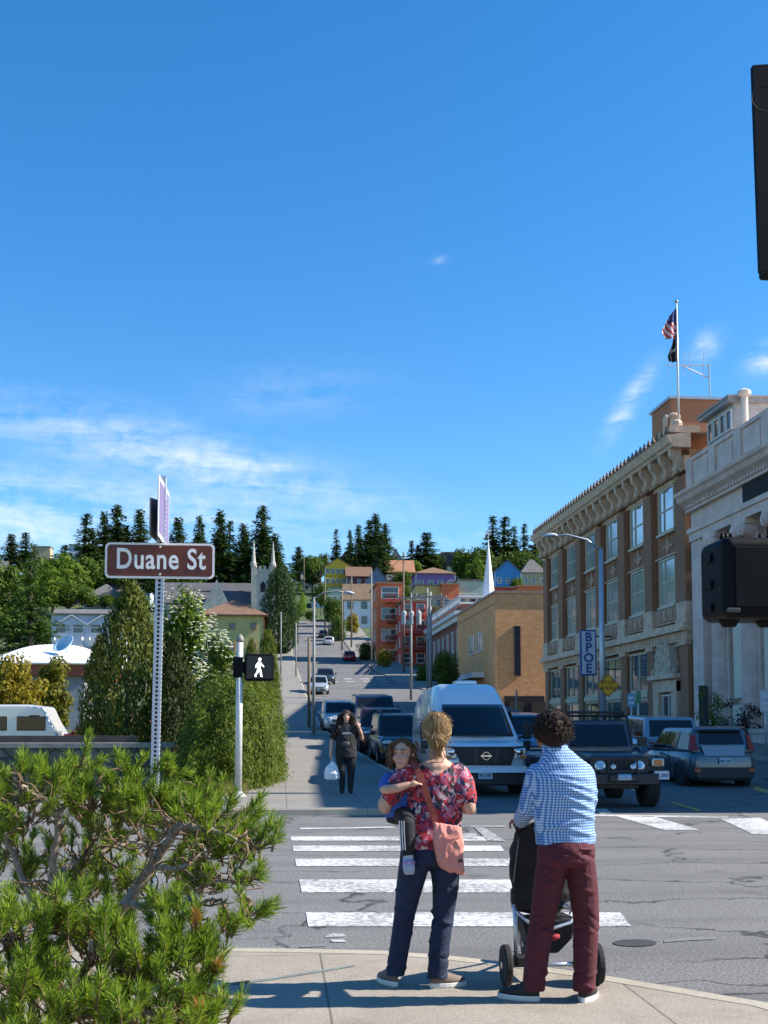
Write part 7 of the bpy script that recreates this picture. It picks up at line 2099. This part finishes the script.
# ---- man in the checked shirt
g2 = gp(556, 1001, .1)
Mn = thing('person', 'man with dark curly hair in a blue checked shirt and maroon trousers pushing a stroller', 'person', tuple(g2))
b = MB()
hm = head(b, (.0, .05, 1.565), R(48), 1.0, R(-8))
T(b, [(.02, .0, 1.36, .075, .07), (.012, .02, 1.44, .058, .060), (.0, .04, 1.50, .056, .06)])
b.ell((.03, .01, 1.30), (.16, .09, .12)); b.ell((.04, 0, 1.08), (.13, .08, .2))
T(b, [(-.09, .01, 1.305, .046), (-.135, .06, 1.13, .042), (-.145, .07, 1.09, .041)]); T(b, [(-.145, .07, 1.09, .041), (-.145, .2, 1.03, .036), (-.135, .32, 1.005, .027)])
hand(b, (-.135, .32, 1.005), (.1, .9, .0), (0, -.1, -1), 1, 1.0, .95)
T(b, [(.19, .01, 1.32, .05), (.215, .06, 1.17, .044), (.21, .07, 1.10, .042)]); T(b, [(.21, .07, 1.10, .042), (.14, .2, 1.06, .036), (.05, .32, 1.01, .027)])
hand(b, (.05, .32, 1.01), (-.3, .9, 0), (0, -.1, -1), -1, 1.0, .95)
T(b, [(-.02, .0, .76, .055), (-.045, .02, .64, .05), (-.075, .04, .46, .05), (-.105, .04, .1, .035)]); T(b, [(.14, .0, .76, .055), (.17, .0, .64, .05), (.19, .01, .46, .05), (.165, .0, .1, .035)])
vox('body', b, SKIN_D, Mn, .0075, 3); face(Mn, hm)
b = MB()
T(b, [(.066, .0, .905, .176, .126), (.062, .0, .99, .172, .120), (.056, -.004, 1.10, .176, .122), (.050, -.008, 1.20, .186, .128), (.044, -.006, 1.28, .188, .118), (.036, .002, 1.345, .160, .096), (.022, .012, 1.41, .105, .078), (.016, .022, 1.445, .068, .068)], 30)
T(b, [(-.095, .0, 1.305, .068), (-.122, .04, 1.20, .060), (-.14, .07, 1.10, .056)]); T(b, [(-.14, .07, 1.10, .056), (-.145, .18, 1.045, .050), (-.138, .30, 1.01, .042)])
T(b, [(.175, .0, 1.305, .068), (.205, .03, 1.20, .060), (.214, .07, 1.12, .056)]); T(b, [(.214, .07, 1.12, .056), (.15, .19, 1.07, .05), (.07, .30, 1.02, .042)])
def man_wr(o):
    """diagonal pull folds across the back"""
    me = o.data; nr = [v.normal.copy() for v in me.vertices]
    for v, n_ in zip(me.vertices, nr):
        p = v.co
        f = 0
        for (z0, sl, wd, am, xc, xw) in [(1.25, -.28, .013, .014, .10, .16), (1.20, -.38, .014, .014, .13, .15), (1.14, -.45, .015, .014, .13, .13), (1.08, -.35, .014, .013, .14, .12), (1.02, .25, .016, .010, .02, .14), (.975, -.25, .014, .012, .14, .11), (1.30, -.12, .012, .010, .05, .14), (1.365, .02, .008, .007, .02, .13)]:
            f += am * math.exp(-((p.z - z0 - sl * (p.x - xc)) / wd) ** 2) * math.exp(-((p.x - xc) / xw) ** 2)
        v.co = p + n_ * (f if p.y < .06 else f * .3)
SHT = vox('checked_shirt', b, GING, Mn, .008, 5, (.004, 8, .6)); man_wr(SHT)
b = MB(); b.tube([Vector((.016 + .066 * math.cos(a), .024 + .066 * math.sin(a), 1.455 + .012 * math.sin(a))) for a in [2 * PI * i / 20 for i in range(21)]], 0, 8, ell=[(.012, .026)] * 21); b.build('collar', GING, SHT, smooth=True)
b = MB()
T(b, [(.066, 0, .95, .155, .108), (.066, -.012, .87, .170, .134), (.066, -.012, .80, .170, .134)], 24)
T(b, [(-.010, -.0, .82, .092, .122), (-.038, .02, .64, .084, .100), (-.066, .04, .46, .074, .086), (-.100, .04, .26, .070, .080), (-.126, .03, .06, .066, .076)])
T(b, [(.144, -.0, .82, .092, .122), (.17, .0, .64, .086, .100), (.187, .01, .46, .076, .086), (.176, .0, .26, .070, .080), (.162, -.01, .055, .064, .074)])
TRS = vox('trousers', b, MAROON, Mn, .007, 4); scoop(TRS, lambda p: p.z < .062); folds(TRS, leg_folds([(-.01, -.066, -.126), (.144, .187, .162)]) + [(.06, .80, .5, .012, -.008, .05), (.12, .84, -.5, .01, .008, .05), (.02, .84, .5, .01, .008, .05)])
b = MB(); b.tube([(.12, -.138, .885), (.17, -.125, .882), (.215, -.10, .886)], .004, 5); b.build('pocket_welt', M('welt', (.16, .05, .06), .8), TRS)
BSH = M('shoe_black', (.014, .014, .016), .7, .2, 12)
shoe(Mn, -.12, .02, 0, R(60), .26, BSH, h=.08, w_=.050); shoe(Mn, .155, -.035, 0, R(-28), .27, BSH, h=.08, w_=.052)
CURL = M_hair('curly_hair', (.008, .005, .004), (.050, .026, .017))
b = MB(); b.ell((-.004, .01, 1.590), (.095, .108, .092), 16, 11); b.ell((0, -.02, 1.55), (.090, .085, .085))
HA = vox('hair', b, CURL, Mn, .008, 2, (.008, 40, 1))
b = MB(); rg = random.Random(9)
for k in range(1000):
    d = rdir(rg)
    if d.z < -.72 or (d.y > .55 and d.z < .35): continue
    p = Vector((-.004, .005, 1.578)) + Vector((d.x * .094, d.y * .108, d.z * .098)) * rg.uniform(.9, 1.03)
    s_ = d.orthogonal().normalized(); u_ = d.cross(s_); a0 = rg.uniform(0, 6.28); P = []
    rr_ = rg.uniform(.004, .009); Ln = rg.uniform(.008, .036) * (1.25 if d.x > .3 else 1)
    for j in range(9):
        a = a0 + j * 1.1; P.append(p + d * Ln * j / 8 + (s_ * math.cos(a) + u_ * math.sin(a)) * rr_ + Vector((0, 0, -.012 * (j / 8) ** 2)))
    b.tube(P, [.0026] * 7 + [.002, .001], 4)
b.build('curls', CURL, HA)

# ---- stroller
g3 = gp(552, 985, .1)
St = thing('stroller', 'black three wheeled stroller with silver frame in front of the man', 'stroller', (g3.x, g3.y + .0, .1))
SIL = M('frame_silver', (.55, .58, .63), .3, .1, 4, metal=.75)
def swheel(x, y, r):
    m = MB(); m.lathe([(r * .78, -.022), (r * .95, -.022), (r, -.012), (r, .012), (r * .95, .022), (r * .78, .022)], (0, 0, 0), 24, 'X'); w_ = m.build('wheel', TYRE, St, loc=(x, y, r))
    m = MB(); m.lathe([(r * .70, -.014), (r * .80, -.016), (r * .80, .016), (r * .70, .014)], (0, 0, 0), 24, 'X'); m.lathe([(0, -.03), (.022, -.03), (.022, .03), (0, .03)], (0, 0, 0), 10, 'X')
    for k in range(6):
        a = 2 * PI * k / 6; m.tube([(0, .01 * math.cos(a), .01 * math.sin(a)), (0, r * .74 * math.cos(a), r * .74 * math.sin(a))], .006, 5)
    m.build('rim', SIL, w_)
for x in (-.285, .285): swheel(x, 0, .125)
swheel(-.0, .72, .115)
m = MB()
m.tube([(-.26, 0, .125), (.26, 0, .125)], .014, 8)
for q in (-1, 1):
    m.tube([(q * .215, .02, .14), (q * .205, .10, .40), (q * .20, .16, .56)], .015, 8)
    m.tube([(q * .20, .16, .56), (q * .06, .66, .17), (q * .045, .72, .115)], .014, 8)
m.tube([(-.205, .10, .44), (-.13, .04, .37), (0, .02, .335), (.13, .04, .37), (.205, .10, .44)], .012, 8)
m.build('frame', SIL, St, smooth=True)
m = MB()
for q in (-1, 1): m.box((q * .19, .01, .15), (.085, .10, .07)); m.box((q * .2, .14, .52), (.05, .06, .10))
m.build('joint', BLKP, St, bevel=.015)
m = MB()
T(m, [(-.02, .10, .46, .19, .05), (-.03, .10, .66, .205, .075), (-.05, .07, .82, .195, .085), (-.06, .04, .93, .165, .075), (-.07, .03, .975, .13, .05)], 20)
T(m, [(-.02, .12, .52, .18, .09), (-.02, .25, .50, .17, .09), (-.02, .38, .42, .15, .05)], 16)
vox('seat_and_hood', m, M('stroller_cloth', (.008, .008, .010), .8, .3, 8, bmp=.4, bscale=24), St, .011, 4, (.009, 9, .8))
m = MB(); m.tube([(-.18, .05, .88), (-.215, -.01, .99), (-.20, -.05, 1.05), (-.14, -.07, 1.085), (.02, -.075, 1.085), (.12, -.06, 1.055), (.17, -.02, 1.0), (.16, .05, .9)], .017, 10); HN = m.build('handle', M('foam_grip', (.012, .012, .013), .9), St, smooth=True)
m = MB(); P = [Vector((-.13, .06, .40)), Vector((.15, .06, .40)), Vector((.10, .10, .20)), Vector((-.07, .10, .18))]
rows = [[Vector((-.17, .04, .38)), Vector((.18, .04, .40)), Vector((.18, .40, .38)), Vector((-.17, .40, .36))], [Vector((-.13, .05, .25)), Vector((.15, .05, .27)), Vector((.13, .38, .25)), Vector((-.11, .38, .22))], [Vector((-.08, .08, .18)), Vector((.06, .08, .17)), Vector((.06, .34, .18)), Vector((-.06, .34, .17))]]
m.loft(rows); m.build('basket', MATS['stroller_cloth'], St, bevel=.02)
m = MB(); m.ell((.02, .06, .285), (.05, .04, .028), 12, 8); m.build('basket_contents', M('red_cloth', (.32, .02, .035), .8), St, smooth=True)
m = MB(); m.tube([(-.20, .0, .9), (-.215, .02, .75), (-.225, .05, .62)], .006, 6); m.tube([(.12, .04, .55), (.14, .03, .46), (.12, .03, .42)], .006, 5); m.build('webbing', M('webbing_grey', (.12, .12, .13), .8), St)
m = MB(); m.ell((.13, .06, .47), (.05, .02, .025), 10, 6); m.build('buckle', SIL, St, smooth=True)

# ---- woman walking towards us
g4 = gp(346, 795, .12); g4.z = .12 + H(g4.y)
Wk = thing('person', 'woman in black clothes with long dark curly hair walking down the pavement', 'person', (g4.x, g4.y, g4.z), PI); Wk.scale = (1.12, 1.12, 1.07)
b = MB()
hm = head(b, (0, .02, 1.60), R(0), 1.0)
T(b, [(0, 0, 1.38, .08, .07), (0, .01, 1.50, .052, .054)])
b.ell((0, 0, 1.3), (.16, .10, .12)); b.ell((0, .02, 1.0), (.16, .11, .3))
T(b, [(.20, 0, 1.36, .056), (.27, -.03, 1.14, .05), (.285, .0, 1.08, .046)]); T(b, [(.285, .0, 1.08, .046), (.30, .05, .92, .038), (.31, .06, .84, .028)])
hand(b, (.31, .06, .84), (0, .05, -1), (-1, 0, 0), 1, 1, .9)
T(b, [(-.20, 0, 1.36, .056), (-.29, -.04, 1.18, .05), (-.31, -.03, 1.13, .046)]); T(b, [(-.31, -.03, 1.13, .046), (-.29, .08, 1.25, .038), (-.25, .12, 1.36, .028)])
hand(b, (-.25, .12, 1.36), (.4, .1, .8), (0, -.8, 0), -1, 1, .7)
vox('body', b, SKIN, Wk, .0095, 3); face(Wk, hm)
b = MB()
T(b, [(0, .02, .74, .205, .16), (0, .02, .86, .21, .165), (0, .025, 1.0, .205, .16), (0, .03, 1.15, .205, .15), (0, .01, 1.30, .205, .125), (0, 0, 1.40, .16, .09), (0, 0, 1.44, .08, .07)], 24)
T(b, [(.17, 0, 1.37, .074), (.235, -.015, 1.24, .068), (.262, -.03, 1.15, .066)]); T(b, [(-.17, 0, 1.37, .074), (-.25, -.025, 1.25, .068), (-.285, -.04, 1.18, .064)])
TP = vox('black_top', b, BLACKC, Wk, .012, 4, (.007, 9, .8))
b = MB(); rg = random.Random(4)
for k in range(7): b.box((-.075 + k * .025, .158, 1.245 + .004 * math.sin(k * 2)), (.017, .012, .03 + .014 * (k % 2)))
b.build('shirt_print', M('print_white', (.6, .6, .6), .8), TP)
b = MB(); b.ell((0.02, .185, 1.02), (.085, .02, .06), 14, 8); b.build('belt_bag', M('bag_grey', (.05, .05, .055), .5), Wk, smooth=True)
b = MB()
T(b, [(0, .01, .92, .19, .14), (0, .01, .80, .20, .155)], 20)
T(b, [(.10, .01, .80, .11, .125), (.095, .05, .48, .078, .085), (.075, .0, .12, .052, .058)]); T(b, [(-.10, .01, .80, .11, .125), (-.10, -.0, .48, .078, .085), (-.085, .10, .12, .052, .058)])
vox('leggings', b, BLACKC, Wk, .011, 4, (.005, 10, 1.4))
for q, yy in ((1, -.02), (-1, .08)):
    b = MB(); b.tube([(q * .08, yy - .02, .16), (q * .08, yy, .07), (q * .082, yy + .08, .045), (q * .084, yy + .18, .03)], 0, 12, ell=[(.055, .055), (.052, .06), (.048, .045), (.036, .026)]); vox('boot', b, BSH, Wk, .009, 2)
    b = MB()
DKH = M_hair('dark_hair', (.007, .005, .005), (.055, .030, .022))
b = MB(); b.ell((0, -.005, 1.645), (.095, .105, .085), 16, 10); b.ell((0, -.06, 1.5), (.16, .085, .20))
for q in (-1, 1): T(b, [(q * .088, -.01, 1.63, .034), (q * .135, .0, 1.5, .055), (q * .150, .04, 1.36, .06), (q * .155, .05, 1.24, .045)])
HA = vox('hair', b, DKH, Wk, .011, 2, (.012, 22, .6))
b = MB(); rg = random.Random(12)
for k in range(420):
    q = rg.choice((-1, 1)); u = rg.random(); p = Vector((q * (.085 + .11 * u + rg.uniform(-.01, .06)), rg.uniform(-.10, .06 + .06 * u), 1.67 - .44 * u)); P = []; a0 = rg.uniform(0, 6)
    for j in range(8): P.append(p + Vector((math.cos(a0 + j * 1.2) * .012 + q * .004 * j, math.sin(a0 + j * 1.2) * .012, -.016 * j)))
    b.tube(P, [.005] * 7 + [.002], 4)
b.build('curls', DKH, HA)
# carrier bag
o_ = (g4.x - .31, g4.y - .06, g4.z + .30)
PB = thing('carrier_bag', 'white plastic carrier bag held by the woman in black', 'bag', o_)
b = MB(); rows = []
for (z, w_, d_) in [(0, .12, .05), (.03, .165, .085), (.14, .175, .095), (.26, .15, .075), (.34, .085, .04), (.40, .035, .02)]:
    rows.append([Vector((w_ * math.copysign(abs(math.cos(a)) ** .7, math.cos(a)), d_ * math.sin(a), z)) for a in [2 * PI * i / 20 for i in range(20)]])
b.loft(rows); vox('bag_body', b, M('plastic_white', (.72, .74, .77), .4, .05, 6), PB, .011, 2, (.012, 12, .6))
b = MB()
for q in (-1, 1): b.tube([(q * .03, 0, .38), (q * .03, 0, .46), (0, 0, .50)], .008, 6)
b.build('bag_handle', MATS['plastic_white'], PB)
# ---------------------------------------------------------------- pine shrub in the near left corner
NEEDLE = M_leaf('pine_needle', (.034, .095, .010), (.30, .40, .050), .32, .45, 4.5)
def M_pbark():
    m, nt, b = nt_mat('pine_bark'); v = coord(nt)
    f = noise_t(nt, v, 26, 7, .75); f2 = noise_t(nt, v, 5, 4)
    c = mixc(nt, ramp(nt, f, [(.3, 0.), (.7, 1.)]), (.18, .13, .095), (.58, .48, .38)); c = mixc(nt, math_(nt, 'MULTIPLY', f2, .5), c, (.07, .05, .035))
    nt.links.new(c, b.inputs['Base Color']); b.inputs['Roughness'].default_value = .95; bump(nt, b, f, .9, .02)
    return m
PBARK = M_pbark(); TWIG = M('pine_twig', (.19, .125, .07), .9, .3, 20, bmp=.5)
rp = random.Random(77)
base = gp(60, 1180, .1); base = Vector((at(40, 1024, 4.6).x, 4.6, .1))
PT = thing('pine_shrub', 'gnarled pine shrub with bright green needle tufts filling the near left corner', 'shrub', tuple(base))
limbs, twigs, needles, soil = MB(), MB(), MB(), MB()
def wob(a, b, n, amp):
    P = []; a = Vector(a); b = Vector(b)
    for i in range(n + 1):
        u = i / n; P.append(a.lerp(b, u) + Vector((rp.uniform(-1, 1), rp.uniform(-1, 1), rp.uniform(-1, 1))) * amp * math.sin(PI * u) ** .5 * (0 if i in (0, n) else 1))
    return P
def pt(x, y, Y): return at(x, y, Y) - base
def bez(P, n=10):
    P = [Vector(p) for p in P]; out = []
    for i in range(len(P) - 1):
        p0, p1, p2, p3 = P[max(0, i - 1)], P[i], P[i + 1], P[min(len(P) - 1, i + 2)]
        for k in range(n):
            t = k / n; out.append(.5 * ((2 * p1) + (p2 - p0) * t + (2 * p0 - 5 * p1 + 4 * p2 - p3) * t * t + (3 * p1 - p0 - 3 * p2 + p3) * t ** 3))
    return out + [P[-1]]
def limb_(pts, r0, r1):
    P = bez(pts, 7); n = len(P)
    P = [p + Vector((rp.uniform(-1, 1), rp.uniform(-1, 1), rp.uniform(-1, 1))) * .006 for p in P]
    limbs.tube(P, [r0 + (r1 - r0) * (i / (n - 1)) ** .8 * 1.0 for i in range(n)], 8)
    return P
# limbs traced from how the shrub grows: (x, y in view, distance)
LB = [
    ([(40, 1100, 4.7), (90, 960, 4.7), (135, 890, 4.65), (165, 845, 4.6), (178, 826, 4.55)], .030, .016),
    ([(178, 826, 4.55), (200, 828, 4.5), (222, 834, 4.45), (240, 843, 4.4)], .016, .005),
    ([(172, 838, 4.6), (160, 822, 4.7), (148, 818, 4.8), (128, 820, 4.9)], .014, .005),
    ([(30, 1080, 4.9), (44, 930, 4.9), (52, 870, 4.85), (58, 825, 4.8), (53, 808, 4.75)], .022, .012),
    ([(53, 808, 4.75), (35, 795, 4.7), (20, 784, 4.6)], .012, .005),
    ([(56, 815, 4.75), (70, 800, 4.8), (84, 790, 4.9)], .012, .005),
    ([(120, 905, 4.7), (150, 905, 4.5), (185, 905, 4.4), (215, 900, 4.35)], .018, .006),
    ([(150, 870, 4.65), (150, 850, 4.55), (138, 842, 4.5), (118, 846, 4.45)], .012, .005),
    ([(150, 868, 4.65), (172, 868, 4.5), (185, 866, 4.4), (205, 850, 4.4)], .014, .004),
    ([(185, 905, 4.4), (200, 888, 4.4), (222, 880, 4.35), (238, 885, 4.3), (252, 902, 4.3)], .010, .004),
    ([(100, 950, 4.7), (140, 975, 4.3), (170, 985, 4.15), (190, 1000, 4.1)], .020, .006),
    ([(80, 985, 4.7), (60, 950, 4.3), (66, 930, 4.15), (62, 905, 4.1)], .018, .006),
    ([(60, 1020, 4.7), (100, 1015, 4.2), (140, 1012, 4.0), (180, 1020, 3.9)], .020, .006),
    ([(44, 940, 4.9), (20, 870, 5.0), (0, 830, 5.05), (-30, 800, 5.1)], .018, .006),
    ([(50, 880, 4.85), (80, 860, 5.1), (110, 845, 5.3), (130, 800, 5.4)], .016, .005),
    ([(60, 960, 4.8), (30, 950, 4.3), (5, 940, 4.2)], .016, .006),
    ([(165, 850, 4.6), (190, 815, 4.9), (215, 800, 5.0)], .012, .005)]
LP = []
for pts, r0, r1 in LB: LP.append(limb_([pt(*p) for p in pts], r0, r1))
allp = [p for P in LP for p in P[3:]]
# bare side twigs
for k in range(260):
    p = rp.choice(allp); d = Vector((rp.uniform(-1, 1), rp.uniform(-.8, .5), rp.uniform(-.3, .8))); l = rp.uniform(.06, .22)
    P = wob(p, p + d * l, 4, .02); twigs.tube(P, [.005, .004, .003, .0025, .0012], 5)

dead = MB()
def tuft(p, d, l, nn, nl):
    """shoot with needles swept forwards"""
    d = d.normalized(); s = d.orthogonal().normalized(); u = d.cross(s)
    needles = dead if rp.random() < .012 else globals()['needles']
    twigs.tube([p - d * .02, p + d * l * .5, p + d * l], [.0048, .004, .0022], 5)
    for i in range(nn):
        t = .05 + .97 * (i + rp.random()) / nn; a = rp.uniform(0, 2 * PI); el_ = rp.uniform(.5, .95) if t < .9 else rp.uniform(.1, .7)
        rad = s * math.cos(a) + u * math.sin(a); b0 = p + d * l * min(t, 1) + rad * .003
        dd = (d * math.cos(el_) + rad * math.sin(el_) + Vector((0, 0, .06))).normalized(); L_ = nl * rp.uniform(.6, 1.2)
        w_ = dd.cross(Vector((rp.uniform(-1, 1), rp.uniform(-1, 1), rp.uniform(-1, 1)))).normalized() * .0014
        needles.add([b0 - w_, b0 + w_, b0 + dd * L_ * .7 + w_ * .8, b0 + dd * L_, b0 + dd * L_ * .7 - w_ * .8], [(0, 1, 2, 3, 4)])

# lobes of foliage: centre in view, distance, half size in view px, depth, number of shoots
LO = [(20, 776, 4.75, 42, 24, .25, 15), (66, 768, 4.95, 34, 22, .25, 14), (92, 782, 4.9, 32, 26, .3, 15), (140, 778, 5.0, 34, 28, .3, 18), (150, 800, 4.8, 40, 24, .3, 18), (188, 790, 4.95, 36, 26, .3, 18), (196, 812, 4.7, 34, 20, .25, 14), (228, 806, 4.75, 30, 20, .25, 13),
      (250, 830, 4.5, 26, 13, .15, 13), (215, 836, 4.6, 30, 16, .2, 11), (128, 756, 5.0, 10, 12, .1, 4), (82, 752, 5.0, 10, 14, .1, 4), (168, 756, 5.0, 10, 12, .1, 4), (30, 806, 4.9, 34, 16, .25, 8), (-20, 800, 4.8, 40, 40, .3, 10), (100, 812, 5.1, 36, 18, .3, 12),
      (248, 868, 4.4, 12, 8, .1, 4), (246, 898, 4.3, 14, 10, .1, 5), (226, 912, 4.35, 16, 10, .1, 5), (205, 870, 4.5, 18, 10, .15, 5), (90, 868, 5.2, 40, 26, .2, 12), (150, 880, 5.1, 30, 20, .2, 8), (180, 850, 5.0, 24, 18, .2, 7),
      (20, 910, 4.2, 36, 28, .3, 18), (62, 900, 4.15, 22, 22, .2, 12), (95, 935, 4.2, 36, 30, .3, 20), (165, 900, 4.35, 14, 22, .15, 7), (196, 925, 4.2, 22, 24, .2, 13), (170, 945, 4.15, 30, 22, .25, 15), (130, 960, 4.1, 40, 24, .3, 18), (20, 965, 4.05, 40, 30, .3, 20), (60, 985, 4.0, 40, 26, .3, 18),
      (205, 955, 4.15, 16, 18, .15, 8), (110, 1000, 3.95, 44, 24, .25, 20), (30, 1015, 3.9, 44, 24, .25, 18), (175, 990, 4.05, 26, 16, .2, 10), (212, 998, 4.05, 20, 12, .15, 9), (195, 1016, 3.95, 30, 12, .2, 9), (140, 1030, 3.85, 50, 20, .25, 14), (-20, 930, 4.2, 30, 60, .3, 14), (60, 1040, 3.8, 60, 20, .3, 16), (20, 836, 5.4, 34, 30, .2, 14), (84, 838, 5.5, 36, 28, .2, 14), (40, 866, 5.3, 40, 20, .2, 12), (118, 862, 5.4, 34, 22, .2, 10), (-14, 870, 5.2, 34, 30, .2, 10), (150, 826, 5.3, 36, 20, .2, 10), (196, 868, 5.0, 24, 20, .2, 7), (100, 900, 5.0, 40, 20, .2, 10)]
for (cx, cy, Y, hx, hy, dy, nsh) in LO:
    c = pt(cx, cy, Y)
    near = min(allp, key=lambda q: (q - c).length)
    low = c - Vector((0, 0, hy / 250 * .9))
    P = wob(near, low.lerp(c, .3), 6, .03); twigs.tube(P, [.008, .007, .006, .006, .005, .005, .004], 6)
    for k in range(int(nsh * 1.3)):
        e = rdir(rp) * rp.random() ** .4
        p = pt(cx + e.x * hx, cy + 18 - e.z * hy, Y + e.y * dy)
        q = low + (p - low) * .35 + Vector((0, 0, -.02))
        P = [low.lerp(c, .2), q, p]; twigs.tube(bez(P, 3), .0032, 4)
        out = (p - low).normalized() * .5 + Vector((rp.uniform(-.4, .4), rp.uniform(-.5, .3), rp.uniform(.5, 1.1)))
        tuft(p, out, rp.uniform(.045, .11), rp.randint(95, 135), rp.uniform(.036, .056))
limbs.build('limb', PBARK, PT, smooth=True)
twigs.build('twig', TWIG, PT, smooth=True)
needles.build('needles', NEEDLE, PT)
dead.build('dead_needles', M_leaf('dead_needle', (.16, .07, .02), (.42, .22, .06), .2), PT)
